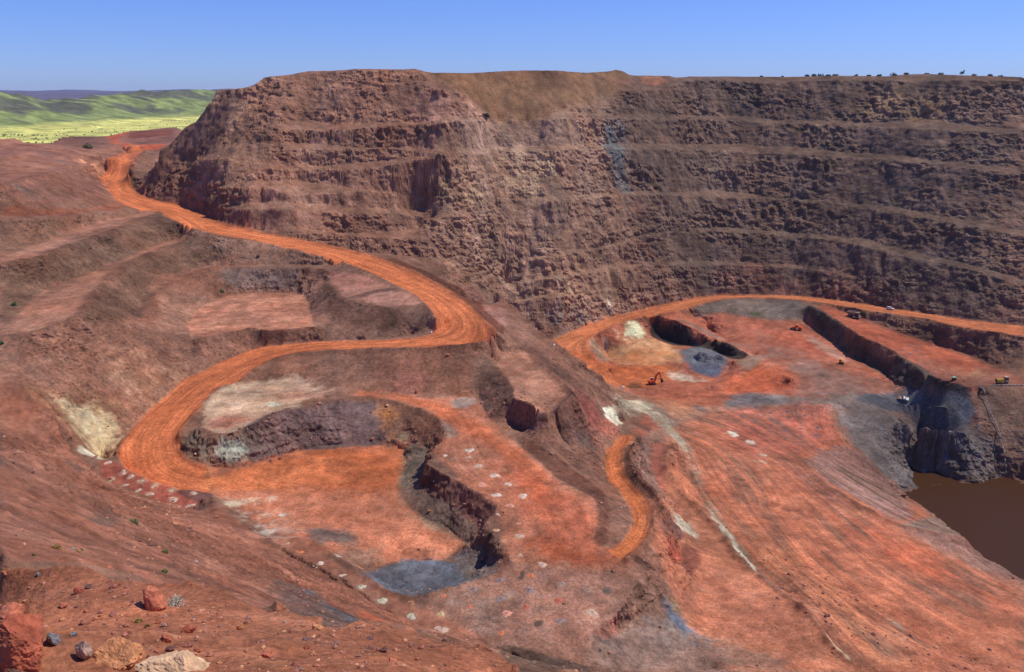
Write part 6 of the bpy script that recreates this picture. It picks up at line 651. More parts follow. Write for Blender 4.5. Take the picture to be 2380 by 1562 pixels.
ROCKS=[(-7.72, 16.34, 0.57, 1.05, 'red', 'largest loose reddish boulder beside the pale bush'), (-10.5, 15.84, 0.59, 0.75, 'red', 'flat topped pinkish boulder near the left edge of the ledge'), (-6.52, 10.63, 0.2, 1.1, 'slate', 'blue grey stone behind the red outcrop'), (-6.37, 10.87, 0.12, 0.8, 'slate', 'small round grey stone above the pale slab'), (-5.97, 10.38, 0.31, 1.25, 'buff', 'upright grey buff slab between red outcrop and orange outcrop'), (-5.5, 15.21, 0.17, 1.5, 'orange', 'narrow upright orange stone on the bare ledge'), (-9.5, 16.02, 0.18, 0.85, 'red', 'reddish stone right of the flat topped boulder'), (-8.95, 15.85, 0.1, 1.3, 'red', 'slim upright stone between two small red stones'), (-9.26, 15.52, 0.14, 0.6, 'orange', 'flat orange stone below the reddish stone'), (-8.53, 15.61, 0.12, 0.5, 'orange', 'thin orange chip left of the eroded gully'), (-8.54, 15.38, 0.12, 0.5, 'rust', 'rust chip just above the bare slope'), (-7.19, 15.26, 0.12, 0.9, 'rust', 'rust stone below the largest boulder'), (-7.6, 16.12, 0.13, 0.5, 'buff', 'small buff stone touching the shadow of the largest boulder'), (-7.29, 18.43, 0.13, 0.7, 'orange', 'orange stone right of the pale bush'), (-6.34, 16.24, 0.1, 0.7, 'rust', 'rust pebble left of the upright orange stone'), (-5.16, 17.08, 0.12, 0.9, 'buff', 'buff pebble right of the upright orange stone'), (-4.07, 10.3, 0.07, 0.9, 'orange', 'orange pebble at the bottom middle edge'), (-7.2, 14.31, 0.15, 0.5, 'rust', 'flat rust stone left of the dark hollow'), (-34.83, 66.17, 0.52, 0.5, 'red', 'flat red stone on the rim crest'), (-13.79, 22.27, 0.16, 0.8, 'slate', 'pale grey stone on the rim at the left'), (-14.92, 22.53, 0.21, 0.8, 'red', 'red stone on the rim at the left frame edge'), (-51.27, 124.33, 1.17, 0.55, 'buff', 'buff slab on the slope below the rim crest'), (-6.09, 14.13, 0.29, 0.6, 'rust', 'overhanging rust block above the right dark hollow'), (-4.7, 11.14, 0.13, 0.7, 'red', 'pink red block beside the right dark hollow'), (-5.26, 11.39, 0.21, 0.75, 'rust', 'rust block capping the left dark hollow'), (-5.03, 10.93, 0.13, 0.8, 'dark', 'dark block in the left dark hollow'), (-11.93, 20.89, 0.28, 0.8, 'rust', 'rust block beside the small dark cave'), (-11.78, 21.25, 0.24, 0.5, 'dark', 'dark flat block above the small dark cave'), (-3.66, 11.06, 0.25, 0.9, 'red', 'rounded red soil clod near the bottom right'), (-3.99, 15.52, 0.3, 0.55, 'orange', 'glossy orange boulder overhanging on the lip of the ledge'), (-3.11, 11.64, 0.11, 1.0, 'orange', 'bright orange cube shaped stone'), (-3.3, 11.99, 0.14, 0.7, 'rust', 'rust stone beside the bright orange cube'), (-2.09, 12.12, 0.16, 0.8, 'dark', 'dark purple stone with a long shadow'), (-1.86, 11.54, 0.16, 0.8, 'red', 'red split stone below the dark purple stone'), (-1.59, 12.33, 0.09, 0.8, 'red', 'red pebble right of the split stone'), (-2.43, 10.45, 0.06, 0.8, 'orange', 'pale orange pebble left of the split stone'), (-1.15, 12.76, 0.1, 0.6, 'dark', 'dark chip casting a shadow near the bottom edge'), (-5.17, 17.15, 0.11, 0.8, 'buff', 'buff pebble on the rim lip'), (-2.82, 11.02, 0.1, 0.5, 'red', 'flat pink stone under the bright orange cube'), (-27.29, 349.82, 1.72, 0.8, 'red', 'boulder on the brown bank under the haul road'), (-38.83, 330.83, 1.65, 1.0, 'red', 'rounded boulder standing at the inner edge of the side road'), (-145.72, 487.7, 2.57, 0.8, 'dark', 'dark boulder lying below the long road'), (34.29, 246.63, 0.73, 0.9, 'white', 'white boulder on the median of the hairpin'), (46.96, 375.67, 1.42, 0.9, 'white', 'white boulder on top of the white rock knob'), (62.25, 279.57, 0.66, 0.9, 'white', 'white boulder on the pale terrace'), (19.88, 391.18, 1.43, 0.8, 'white', 'white boulder at the tip of the far bend'), (64.33, 473.58, 2.96, 0.7, 'white', 'grey white boulder beside the excavator spoil'), (222.54, 489.58, 1.65, 0.9, 'buff', 'buff boulder on the grey floor below the dark face'), (-62.61, 161.68, 1.44, 0.5, 'dark', 'dark flat boulder on the lower slope'), (-61.56, 166.2, 0.94, 0.5, 'dark', 'dark chip right of the dark flat boulder'), (-76.97, 177.99, 1.9, 0.4, 'orange', 'orange ledge block high on the slope'), (-104.88, 177.92, 0.84, 0.8, 'orange', 'orange stone on the upper left slope'), (-85.29, 140.96, 0.83, 0.6, 'dark', 'dark stone below the orange stone on the slope'), (-63.67, 147.01, 0.9, 0.9, 'red', 'red stone in the rocky band of the slope')]
CROPS=[(-6.78, 10.11, 1.26, 0.85, 'rust', 'massive dark red outcrop in the bottom left corner'), (-5.48, 10.4, 0.88, 0.5, 'orange', 'orange yellow pebbly outcrop beside the buff slab'), (-4.47, 9.99, 1.24, 0.32, 'straw', 'long pale straw slab running along the bottom edge')]
SHRUBS=[(-7.75, 17.43, 0.41, 'silver', 'pale silvery bush growing against the largest boulder'), (-68.28, 140.02, 2.03, 'green', 'green and straw tussock high on the slope'), (-39.43, 66.74, 0.89, 'straw', 'low straw coloured tuft on the left slope'), (-40.06, 70.31, 0.6, 'silver', 'small silver tuft beside the straw tuft'), (-40.42, 72.27, 0.41, 'green', 'tiny green tuft right of the silver one'), (-38.19, 67.81, 0.46, 'straw', 'small yellowish tuft under the tiny green one'), (-54.7, 121.25, 1.1, 'olive', 'olive tuft in the rocky band'), (-35.59, 78.39, 0.66, 'green', 'round green tuft just below the rocky band'), (-42.39, 98.79, 0.58, 'olive', 'olive tuft left of its twin below the rocky band'), (-42.27, 99.89, 0.73, 'olive', 'olive tuft right of its twin below the rocky band'), (-7.62, 15.35, 0.15, 'straw', 'dry twiggy tuft in the eroded gully of the ledge'), (-7.3, 15.04, 0.1, 'straw', 'thin dry stalk at the foot of the eroded gully'), (-37.36, 60.11, 0.3, 'olive', 'tiny olive tuft at the far left of the slope'), (-210.91, 355.09, 2.35, 'green', 'green bush at the left edge of the second bench'), (-190.38, 308.24, 1.53, 'green', 'green bush at the left frame edge under the second bench'), (-156.84, 454.5, 2.16, 'green', 'green bush on the back edge of the pink floor'), (-385.37, 799.51, 7.81, 'olive', 'olive scrub patch on the heap left of the road'), (-19.41, 646.78, 5.69, 'dark', 'lone dark bush at the foot of the tipped waste slope')]
SKYSHRUBS=[(224.69, 809.18, 3.72, 'dark', 'lowest grey shrub at the left of the skyline row'), (241.25, 801.94, 3.19, 'dark', 'thin bare shrub on the skyline'), (260.64, 794.3, 5.35, 'dark', 'spiky shrub starting the skyline thicket'), (266.13, 792.43, 6.07, 'dark', 'shrub second in the skyline thicket'), (271.62, 790.65, 7.27, 'dark', 'widest shrub of the skyline thicket'), (277.58, 788.73, 5.56, 'dark', 'shrub between the widest and the last of the thicket'), (283.03, 786.98, 6.63, 'dark', 'last shrub of the skyline thicket'), (298.37, 779.47, 3.58, 'dark', 'wispy shrub on the rise right of the thicket'), (307.52, 774.95, 4.27, 'dark', 'low shrub past the wispy one'), (314.79, 771.42, 5.2, 'dark', 'shrub left of the flat dark shrub'), (326.33, 769.33, 7.07, 'dark', 'flat dark shrub left of the dense round shrub'), (338.18, 772.06, 6.62, 'dark', 'dense round shrub on the skyline'), (353.55, 766.85, 4.7, 'dark', 'low shrub between the round shrub and the tree'), (359.83, 755.07, 5.09, 'dark', 'low shrub left of the skyline tree'), (377.42, 734.47, 4.5, 'dark', 'low shrub right of the skyline tree'), (387.49, 729.07, 4.91, 'dark', 'dark low shrub near the right end of the skyline'), (394.37, 725.67, 4.45, 'dark', 'shrub with a bare twig near the right end of the skyline'), (402.69, 721.35, 4.42, 'dark', 'rightmost low shrub on the skyline')]
SKYTREE=(370.6, 740.93)
PIPES=[[(258.15, 451.17), (257.2, 446.35), (257.09, 441.67), (255.97, 432.92), (255.74, 424.92), (254.39, 417.1), (254.68, 413.5), (255.39, 410.78), (255.32, 409.11)], [(264.48, 449.31), (266.38, 450.0), (271.82, 449.8), (282.12, 449.67)]]
MARKS=[(-36.84, 379.08, 0.55), (-32.57, 383.7, 0.38)]
# ---------------------------------------------------------------- survey to height field
def lin(rgb):
    c = np.array(rgb, float) / 255
    return np.where(c <= 0.04045, c / 12.92, ((c + 0.055) / 1.055) ** 2.4)
def unpack(counts, flat, dim):
    a = np.array(flat, float).reshape(-1, dim); out = []; k = 0
    for n in counts: out.append(a[k:k + n]); k += n
    return out
survey = unpack(LINE_N, LINE_D, 3)
lines = dict(zip('e1 e1b e2 s_in s_out fu fl gl1 gl2 rf3 rf5 rf6 stepU sil pc bcr btoe db_in pk_r s_berm strip ms_toe s1l s2l s3l flo_b pk_b'.split(), survey))
H = laplace(*raster(survey)).astype(np.float32)

# ---------------------------------------------------------------- lattice noise
table_rng = np.random.RandomState(7)
perm_table = table_rng.permutation(1024).astype(np.int32); perm_table = np.concatenate([perm_table, perm_table, perm_table])
grad_table = table_rng.normal(size=(1024, 3)); grad_table = (grad_table / np.linalg.norm(grad_table, axis=1)[:, None]).astype(np.float32)
def noise(x, y, z):
    xi = np.floor(x); yi = np.floor(y); zi = np.floor(z)
    fx = (x - xi).astype(np.float32); fy = (y - yi).astype(np.float32); fz = (z - zi).astype(np.float32)
    xi = xi.astype(np.int32) & 1023; yi = yi.astype(np.int32) & 1023; zi = zi.astype(np.int32) & 1023
    u = fx * fx * fx * (fx * (fx * 6 - 15) + 10); v = fy * fy * fy * (fy * (fy * 6 - 15) + 10); w = fz * fz * fz * (fz * (fz * 6 - 15) + 10)
    res = 0
    for dx in (0, 1):
        for dy in (0, 1):
            for dz in (0, 1):
                h = perm_table[perm_table[perm_table[xi + dx] + yi + dy] + zi + dz]
                g = grad_table[h]
                d = g[:, 0] * (fx - dx) + g[:, 1] * (fy - dy) + g[:, 2] * (fz - dz)
                res = res + d * (u if dx else 1 - u) * (v if dy else 1 - v) * (w if dz else 1 - w)
    return res * 1.6
def noise2(x, y, s=0.0): return noise(x, y, np.full_like(x, s))
def sstep(a, b, x):
    t = np.clip((x - a) / (b - a), 0, 1); return t * t * (3 - 2 * t)

HC = {'tan': (196, 150, 120), 'orange': (200, 122, 84), 'white': (212, 186, 164), 'cream': (200, 168, 142), 'mint': (184, 174, 146), 'straw': (204, 178, 128), 'brown': (168, 116, 84), 'blue': (146, 124, 118), 'rust': (178, 104, 80), 'pink': (212, 150, 124), 'grey': (156, 128, 112), 'dark': (112, 96, 84), 'slate': (118, 98, 98)}
# ---------------------------------------------------------------- plan colours on the survey grid
jj, ii = np.mgrid[0:NR, 0:NC]
gth = (TH0 + ii * DTH).astype(np.float32); gr = np.exp(U0 + jj * DTH).astype(np.float32)
GX = gr * np.sin(gth); GY = gr * np.cos(gth)
def gn(scale, s, zs=0.0):
    return noise2((GX / scale).ravel(), (GY / scale).ravel(), s).reshape(GX.shape)
dzu = np.gradient(H, axis=0) / (gr * DTH); dzt = np.gradient(H, axis=1) / (gr * DTH)
slope = np.hypot(dzu, dzt)
steep = sstep(0.42, 0.8, slope)                       # rock faces
n2 = gn(17, 4.5); n3 = gn(5, 9.5)
ROAD = np.zeros((NR, NC), np.float32); LEVEL = np.zeros((NR, NC), np.float32); ROCKY = np.zeros((NR, NC), np.float32); STRI = np.zeros((NR, NC), np.float32)
ground_tints = []; ROADS = {}
def keep_tint(Mb, info):
    rr = np.where(Mb.max(1) > .004)[0]; cc = np.where(Mb.max(0) > .004)[0]
    if len(rr) == 0: return
    a0, a1, b0, b1 = max(0, rr[0] - 2), min(NR, rr[-1] + 4), max(0, cc[0] - 2), min(NC, cc[-1] + 4)
    ground_tints.append((a0, a1, b0, b1, Mb[a0:a1, b0:b1].astype(np.float32), info))
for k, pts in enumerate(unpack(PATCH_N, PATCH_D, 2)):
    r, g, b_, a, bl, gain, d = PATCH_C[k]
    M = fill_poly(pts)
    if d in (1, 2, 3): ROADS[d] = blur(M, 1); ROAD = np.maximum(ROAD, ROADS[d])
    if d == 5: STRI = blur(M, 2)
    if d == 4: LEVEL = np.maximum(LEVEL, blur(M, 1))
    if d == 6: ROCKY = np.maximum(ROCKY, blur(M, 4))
    keep_tint(blur(M, max(1, bl)), ((lin((r, g, b_)) * gain).astype(np.float32), a, bl))
# scalar fields that run along roads and floors, for wheel tracks
def field(guides):
    return laplace(*raster([np.column_stack([lines[n][:, :2], np.full(len(lines[n]), v)]) for n, v in guides])).astype(np.float32)
V1 = field([('e1', 0), ('e1b', 0), ('e2', 1)]); V2 = field([('s_in', 0), ('s_out', 1)]); V3 = field([('fu', 0), ('fl', 1)])
V4 = field([('gl2', 0), ('rf5', .12), ('rf6', .45), ('stepU', .75), ('sil', 1.0), ('pc', 1.3)])
V5 = field([('bcr', 0), ('btoe', 1)])
rf = blur(fill_poly(np.vstack([lines['gl2'][:, :2], lines['sil'][::-1, :2], lines['stepU'][:1, :2], lines['rf3'][::-1, :2]])), 3)
blastm = blur(fill_poly(np.vstack([lines['btoe'][:, :2], lines['bcr'][60:, :2][::-1]])), 2)
patchy = sstep(-.15, .35, n2 + .6 * n3)
rockw = np.maximum(steep, .75 * ROCKY * patchy) * (1 - ROAD) * (1 - np.clip(LEVEL * 1.3, 0, 1))
dusty = np.clip(blur(steep, 10) * (1 - ROAD) * 2.5, 0, 1) * (1 - steep)  # ledge mask; colour is darkened there to offset strong sunlight
# windrows of pushed-up dirt along edges
BERM = np.zeros((NR, NC), np.float32)
for nm, hgt in (('gl1', 1.0), ('stepU', .9), ('s_out', 1.3), ('e1', 1.1), ('e1b', 1.0), ('fl', .7), ('db_in', 1.0), ('pk_r', 1.2), ('strip', .5), ('s_berm', 1.5), ('bcr', .7), ('ms_toe', .6), ('s1l', 1.0), ('s2l', 1.0), ('s3l', .8), ('flo_b', .8), ('pk_b', .6)):
    q = densify(lines[nm]); i, j = to_grid(q[:, 0], q[:, 1]); mk = np.zeros((NR, NC), np.float32)
    i = np.rint(i).astype(int); j = np.rint(j).astype(int); ok = (i >= 0) & (i < NC) & (j >= 0) & (j < NR); mk[j[ok], i[ok]] = 1
    BERM = np.maximum(BERM, blur(mk, 1) * 3.2 * hgt * (0.75 + .5 * n3))

# ---------------------------------------------------------------- final terrain mesh
def seg(a, b, d): return list(np.arange(math.log(a), math.log(b), d * LOD))
LOD = 1.0
us = np.array(seg(2.3, 40, .0030) + seg(40, 150, .0024) + seg(150, 350, .0016) + seg(350, 950, .00115) + seg(950, 1440, .003), np.float64)
ths = np.array(list(np.arange(-1.045, -.66, .006)) + list(np.arange(-.66, .66, .0012 * LOD)) + list(np.arange(.66, 1.045, .006)))
nr, nc = len(us), len(ths)
R_ = np.repeat(np.exp(us), nc).astype(np.float32); T_ = np.tile(ths, nr).astype(np.float32)
X = R_ * np.sin(T_); Y = R_ * np.cos(T_)
def at(a, x, y):
    i, j = to_grid(x, y); return sample(a, i, j)
# ragged edges: rock faces wander by a metre or two, roads stay put
rk = at(blur(rockw, 5), X, Y); rdm = at(blur(ROAD, 2), X, Y)
wa = np.clip(rk * 2.2, 0, 1) * np.clip(R_ / 350, .02, .8) * (1 - .9 * np.clip(rdm * 1.5, 0, 1)) + 0.12 * np.clip(R_ / 200, 0, 2)
wx = wa * (1.6 * noise2(X / 19, Y / 19, 3.3) + 1.1 * noise2(X / 6.5, Y / 6.5, 5.3))
wy = wa * (1.6 * noise2(X / 19, Y / 19, 13.3) + 1.1 * noise2(X / 6.5, Y / 6.5, 15.3))
QX, QY = X + wx, Y + wy
Z = at(H, QX, QY).astype(np.float32)
rock = at(rockw, QX, QY); road = at(ROAD, QX, QY)
# ---- soils and one wall's painted shade: every patch keeps a crisp, speckled edge at the grain of the mesh
gi, gj = to_grid(X + .8 * wx, Y + .8 * wy); gi = gi.astype(np.float32).reshape(nr, nc); gj = gj.astype(np.float32).reshape(nr, nc)
fA = noise2(X / 11, Y / 11, 4.5); fB = noise2(X / 3.7, Y / 3.7, 9.5); fC = noise2(X / 1.1, Y / 1.1, 2.5)
speck = (.42 * fA + .40 * fB + .36 * fC).reshape(nr, nc).astype(np.float32)
col = np.zeros((nr, nc, 3), np.float32) + lin((138, 96, 82)).astype(np.float32) * 1.2
ROWJ = (us - U0) / DTH; COLI = (ths - TH0) / DTH
for a0, a1, b0, b1, Mb, (rgb, al, bl) in ground_tints:
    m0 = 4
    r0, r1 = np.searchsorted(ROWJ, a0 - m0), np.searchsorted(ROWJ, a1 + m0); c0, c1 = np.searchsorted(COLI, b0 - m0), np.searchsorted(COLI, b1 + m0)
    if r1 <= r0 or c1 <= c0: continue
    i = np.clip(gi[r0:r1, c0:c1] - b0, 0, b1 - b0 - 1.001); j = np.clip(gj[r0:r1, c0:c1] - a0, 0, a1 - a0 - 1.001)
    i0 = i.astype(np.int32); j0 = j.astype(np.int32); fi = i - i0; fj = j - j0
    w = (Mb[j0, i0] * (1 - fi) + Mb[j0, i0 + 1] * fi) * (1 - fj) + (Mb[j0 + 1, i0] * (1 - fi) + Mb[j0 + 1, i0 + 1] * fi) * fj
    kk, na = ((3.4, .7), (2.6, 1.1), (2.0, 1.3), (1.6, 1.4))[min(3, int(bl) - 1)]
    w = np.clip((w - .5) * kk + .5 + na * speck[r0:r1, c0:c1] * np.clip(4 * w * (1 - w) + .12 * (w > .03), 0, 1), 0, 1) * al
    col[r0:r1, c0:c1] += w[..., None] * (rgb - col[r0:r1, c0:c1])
for x_, y_, R, c, lb in HEAPS:                        # dusty aprons round the blast holes
    th_, u_ = math.atan2(x_, y_), math.log(math.hypot(x_, y_)); dk_ = 2.2 * R / math.exp(u_)
    r0, r1 = np.searchsorted(us, u_ - dk_), np.searchsorted(us, u_ + dk_); c0, c1 = np.searchsorted(ths, th_ - dk_), np.searchsorted(ths, th_ + dk_)
    xx = X.reshape(nr, nc)[r0:r1, c0:c1] - x_; yy = Y.reshape(nr, nc)[r0:r1, c0:c1] - y_
    w = (np.clip(1.0 - np.hypot(xx, yy) / R + 1.0 * speck[r0:r1, c0:c1], 0, 1) * (.75 if c not in ('slate', 'grey') else .6))[..., None]
    col[r0:r1, c0:c1] += w * (lin(HC[c]).astype(np.float32) * .88 - col[r0:r1, c0:c1])
col = col.reshape(-1, 3)
bw = np.clip(at(BERM, X, Y) * .55, 0, .6)[:, None]
col += bw * (lin((118, 76, 60)).astype(np.float32) - col)
# ---- wheel tracks
TRK = np.zeros(nr * nc, np.float32); TRK2 = np.zeros(nr * nc, np.float32)
def streak(v, k, f, s, L=45.0): return noise(v * f, X[k] / L, Y[k] / L + s)
kr = np.where(road > .25)[0]
for V, f, d in ((V1, 8, 1), (V2, 6, 2), (V3, 5, 3)):
    v = at(V, QX[kr], QY[kr]); q_ = at(ROADS[d], QX[kr], QY[kr]) > .25; k = kr[q_]; v = v[q_]
    TRK[k] = .45 * streak(v, k, f, 3.1) + .5 * streak(v, k, f * 2.6, 8.1, 30) + .45 * streak(v, k, f * 5.5, 5.5, 22)
w = at(rf, X, Y); k = np.where(w > .02)[0]; v = at(V4, X[k], Y[k])
TRK2[k] = w[k] * (.40 * streak(v, k, 26, 2.2) + .45 * streak(v, k, 70, 5.2) + .35 * streak(v, k, 9, 1.2) + .35 * streak(v, k, 160, 7.7))
gw = np.zeros(nr * nc, np.float32); gw[k] = np.clip(-TRK2[k] * 1.4 + .5 * w[k] * noise2(X[k] / 30, Y[k] / 30, 77.0), 0, .7)
w = at(STRI, X, Y); k = np.where(w > .02)[0]; v = at(V4, X[k], Y[k])
TRK2[k] += w[k] * (.6 * streak(v, k, 45, 7.2) + .5 * streak(v, k, 95, 4.2))
w = at(blastm, X, Y); k = np.where((w > .02) & (road < .3))[0]; v = at(V5, X[k], Y[k])
TRK2[k] += w[k] * (.25 * streak(v, k, 9, 4.4) + .25 * streak(v, k, 24, 9.4) + .2 * streak(v, k, 60, 3.4))
col += gw[:, None] * (lin((150, 112, 98)).astype(np.float32) - col)
col *= (1 + .62 * TRK + .62 * TRK2)[:, None]
# ---- broad mineral variation, darker fresh rock, ledges painted darker to offset their stronger sunlight
fD = noise2(X / 60, Y / 60, 1.5)
calm = (1 - .7 * road)
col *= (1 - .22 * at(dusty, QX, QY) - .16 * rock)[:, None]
col *= (1 + (.15 * fD + .16 * fA + .12 * fB) * calm)[:, None]
hue = (.8 * noise2(X / 38, Y / 38, 21.5) + .45 * fB + .3 * fC) * calm
col[:, 1] *= 1 + .08 * hue; col[:, 2] *= 1 + .16 * hue
lum = col @ np.array([.30, .55, .15], np.float32)
col += .12 * (lum[:, None] - col)
col *= np.array([1.0, .97, .74], np.float32)
col = np.clip(col, .008, .85)
del wx, wy, gi, gj, fA, fB, fC, fD, hue, lum, gw, speck
def normals(P):
    G = P.reshape(nr, nc, 3)
    a = np.gradient(G, axis=0); b = np.gradient(G, axis=1)
    n = np.cross(b, a).reshape(-1, 3); n /= np.linalg.norm(n, axis=1)[:, None] + 1e-9
    n[n[:, 2] < 0] *= -1
    return n.astype(np.float32)
P = np.column_stack([X, Y, Z]).astype(np.float32)
N = normals(P)
# smooth the direction of push so that faces bulge as blocks
m = np.where(rock > 0.03)[0]
x, y, z = P[m, 0], P[m, 1], P[m, 2]
q = rock[m]; dist = R_[m]; amp = np.clip(dist / 230, .10, 1.0) * q * (1 + .35 * sstep(480, 620, dist)) * (.32 + .85 * sstep(-.45, .5, noise(x / 48, y / 48, z / 26) + .5 * noise(x / 17, y / 17, z / 9)))
big = 1 - 2 * np.abs(noise(x / 17, y / 17, z / 40 + 2))                   # buttresses and gullies
joint = 1 - 2.6 * np.abs(noise(x / 6.5 + 40 + z / 30, y / 6.5, z / 17))     # steep joints
bed = noise(x / 11 + .3, y / 11, z / 1.5 + 0.05 * x)                      # bedding ledges
sml = 1 - 2 * np.abs(noise(x / 2.6, y / 2.6, z / 2.2))
blk = np.floor(2.2 * noise(x / 5, y / 5 + 90, z / 3.2)) * .5                # plucked blocks
fin = noise(x / 1.3, y / 1.3, z / 1.1)
push = amp * (.8 * big + .7 * joint + 0.5 * bed + 0.5 * sml + .95 * blk + .4 * fin - .3)
mid = joint
P[m] += N[m] * push[:, None] * np.array([1, 1, .55], np.float32)
shade_var = 0.45 * bed + .35 * mid + .4 * noise(x / 12, y / 12, z / 5 + 50) + .55 * noise(x / 70, y / 70, z / 3.1 + 20)
col[m] *= (1 + .34 * q * shade_var)[:, None]
del x, y, z, big, mid, joint, bed, sml, blk, fin, push
# loose ground: rubble and ripples in octaves, only as fine as the mesh can carry
loose = (1 - np.clip(road * 1.4, 0, 1)) * (0.35 + 0.65 * at(blur(sstep(0.10, 0.45, slope), 3), X, Y))
for wl_, am in ((14, .28), (6, .17), (2.6, .13), (1.2, .09), (.55, .045), (.26, .022), (.12, .010)):
    k = np.where((R_ * .0016 * 2.5 < wl_) & (R_ > wl_ * 4))[0]
    f = noise(P[k, 0] / wl_ + wl_ * 7, P[k, 1] / wl_, P[k, 2] / wl_)
    g = np.maximum(0, noise(P[k, 0] / wl_ * 1.7, P[k, 1] / wl_ * 1.7 + 30, P[k, 2] / wl_) - .25)
    P[k, 2] += am * loose[k] * (0.8 * f + 1.4 * g)
# dust, scuffs and stains at the grain of the mesh
for wl_, am in ((22, .10), (9, .10), (3.6, .10), (1.5, .09), (.6, .07), (.25, .05)):
    k = np.where((R_ * .0014 * 2 < wl_) & (R_ > wl_ * 3))[0]
    f = noise2(P[k, 0] / wl_ + 3, P[k, 1] / wl_, wl_ * 3.7)
    g = noise2(P[k, 0] / wl_ + 90, P[k, 1] / wl_, wl_ * 1.7)
    q = (1 - .55 * road[k]); dk = np.minimum(f, 0) * 1.4 + np.maximum(f, 0)
    col[k] *= 1 + (am * 2.0 * q * dk)[:, None]
    col[k, 2] *= 1 + am * .9 * q * g; col[k, 1] *= 1 + am * .55 * q * g
flat = np.clip(1 - at(blur(slope, 2), X, Y) / .2, 0, 1) * (R_ > 120)
k = np.where(flat > .02)[0]
tl = 0
for sc_, sd_ in ((46, 1.0), (33, 5.0), (60, 9.0), (26, 14.0)):
    w_ = .035 * np.clip(R_[k] / 300, .6, 1.6) * 40 / sc_
    tl = tl + np.exp(-(noise2(P[k, 0] / sc_ + sd_, P[k, 1] / sc_, sd_) / w_) ** 2) * (1 if sd_ < 8 else -.8)
col[k] *= 1 - (.13 * flat[k] * tl)[:, None]
del tl, flat
col = np.clip(col, .008, .85)
P[:, 2] += np.clip(at(BERM, X, Y), 0, 1.6)
# ruts on roads
P[:, 2] += 0.12 * TRK * road + .16 * TRK2
N = None

# ---------------------------------------------------------------- materials
def new_mat(name):
    m = bpy.data.materials.new(name); m.use_nodes = True
    nt = m.node_tree; bs = nt.nodes['Principled BSDF']; return m, nt, bs
def earth(name, rough, fine, coarse, bump, vor=0.0):
    m, nt, bs = new_mat(name); n, l = nt.nodes, nt.links
    at_ = n.new('ShaderNodeAttribute'); at_.attribute_name = 'earth_colour'
    tc = n.new('ShaderNodeTexCoord')
    def nz(scale, det):
        t = n.new('ShaderNodeTexNoise'); t.inputs['Scale'].default_value = scale; t.inputs['Detail'].default_value = det
        t.inputs['Roughness'].default_value = .65
        l.new(tc.outputs['Object'], t.inputs['Vector']); return t
    a = nz(fine, 6); b = nz(coarse, 5)
    def rng(t, lo, hi):
        r = n.new('ShaderNodeMapRange'); r.inputs[1].default_value = .3; r.inputs[2].default_value = .7
        r.inputs[3].default_value = lo; r.inputs[4].default_value = hi
        l.new(t.outputs['Fac'], r.inputs[0]); return r
    ra, rb = rng(a, .58, 1.42), rng(b, .80, 1.20)
    mu = n.new('ShaderNodeMath'); mu.operation = 'MULTIPLY'; l.new(ra.outputs[0], mu.inputs[0]); l.new(rb.outputs[0], mu.inputs[1])
    vm = n.new('ShaderNodeVectorMath'); vm.operation = 'SCALE'
    l.new(at_.outputs['Color'], vm.inputs[0]); l.new(mu.outputs[0], vm.inputs['Scale'])
    l.new(vm.outputs[0], bs.inputs['Base Color'])
    bs.inputs['Roughness'].default_value = rough; bs.inputs['Specular IOR Level'].default_value = .15
    bp = n.new('ShaderNodeBump'); bp.inputs['Strength'].default_value = bump; bp.inputs['Distance'].default_value = .4
    l.new(a.outputs['Fac'], bp.inputs['Height']); l.new(bp.outputs[0], bs.inputs['Normal'])
    return m
M_ROAD = earth('packed_dirt', .95, 1.1, .22, .15)
M_FLOOR = earth('bench_dust', .95, 1.4, .16, .5)
M_WALL = earth('blasted_rock', .9, .8, .12, 1.0)
M_SOIL = earth('slope_soil', .95, 6.0, .6, .55)

def tag(o, label=None, cat=None, group=None, kind=None):
    if label: o['label'] = label
    if cat: o['category'] = cat
    if group: o['group'] = group
    if kind: o['kind'] = kind
    return o
def mesh_np(name, V, F4, mat, cols=None, smooth=True):
    me = bpy.data.meshes.new(name); nv, nf = len(V), len(F4); k = F4.shape[1]
    me.vertices.add(nv); me.vertices.foreach_set('co', np.ascontiguousarray(V, np.float32).ravel())
    me.loops.add(nf * k); me.loops.foreach_set('vertex_index', np.ascontiguousarray(F4, np.int32).ravel())
    me.polygons.add(nf); me.polygons.foreach_set('loop_start', np.arange(0, nf * k, k, dtype=np.int32))
    me.polygons.foreach_set('use_smooth', np.full(nf, smooth))
    me.update(calc_edges=True)
    if cols is not None:
        a = me.attributes.new('earth_colour', 'FLOAT_COLOR', 'POINT')
        c = np.ones((nv, 4), np.float32); c[:, :3] = cols; a.data.foreach_set('color', c.ravel())
    me.materials.append(mat)
    o = bpy.data.objects.new(name, me); C.objects.link(o); return o
idx = np.arange(nr * nc, dtype=np.int32).reshape(nr, nc)
F = np.stack([idx[:-1, :-1], idx[:-1, 1:], idx[1:, 1:], idx[1:, :-1]], -1).reshape(-1, 4)
slope_v = at(blur(slope, 1), X, Y)
near = fill_poly(NEAR_POLY)
cls = np.where(road > .5, 0, np.where(at(near, X, Y) > .5, 3, np.where(slope_v < .24, 1, 2)))
fc = cls[F[:, 0]]
for k, (nm, mt) in enumerate((('road', M_ROAD), ('pit_floor', M_FLOOR), ('pit_walls', M_WALL), ('ground', M_SOIL))):
    f = F[fc == k]; u, inv = np.unique(f, return_inverse=True)
    tag(mesh_np(nm, P[u], inv.reshape(-1, 4), mt, col[u], nm in ('road', 'pit_floor')), kind='structure')
del F, fc, idx
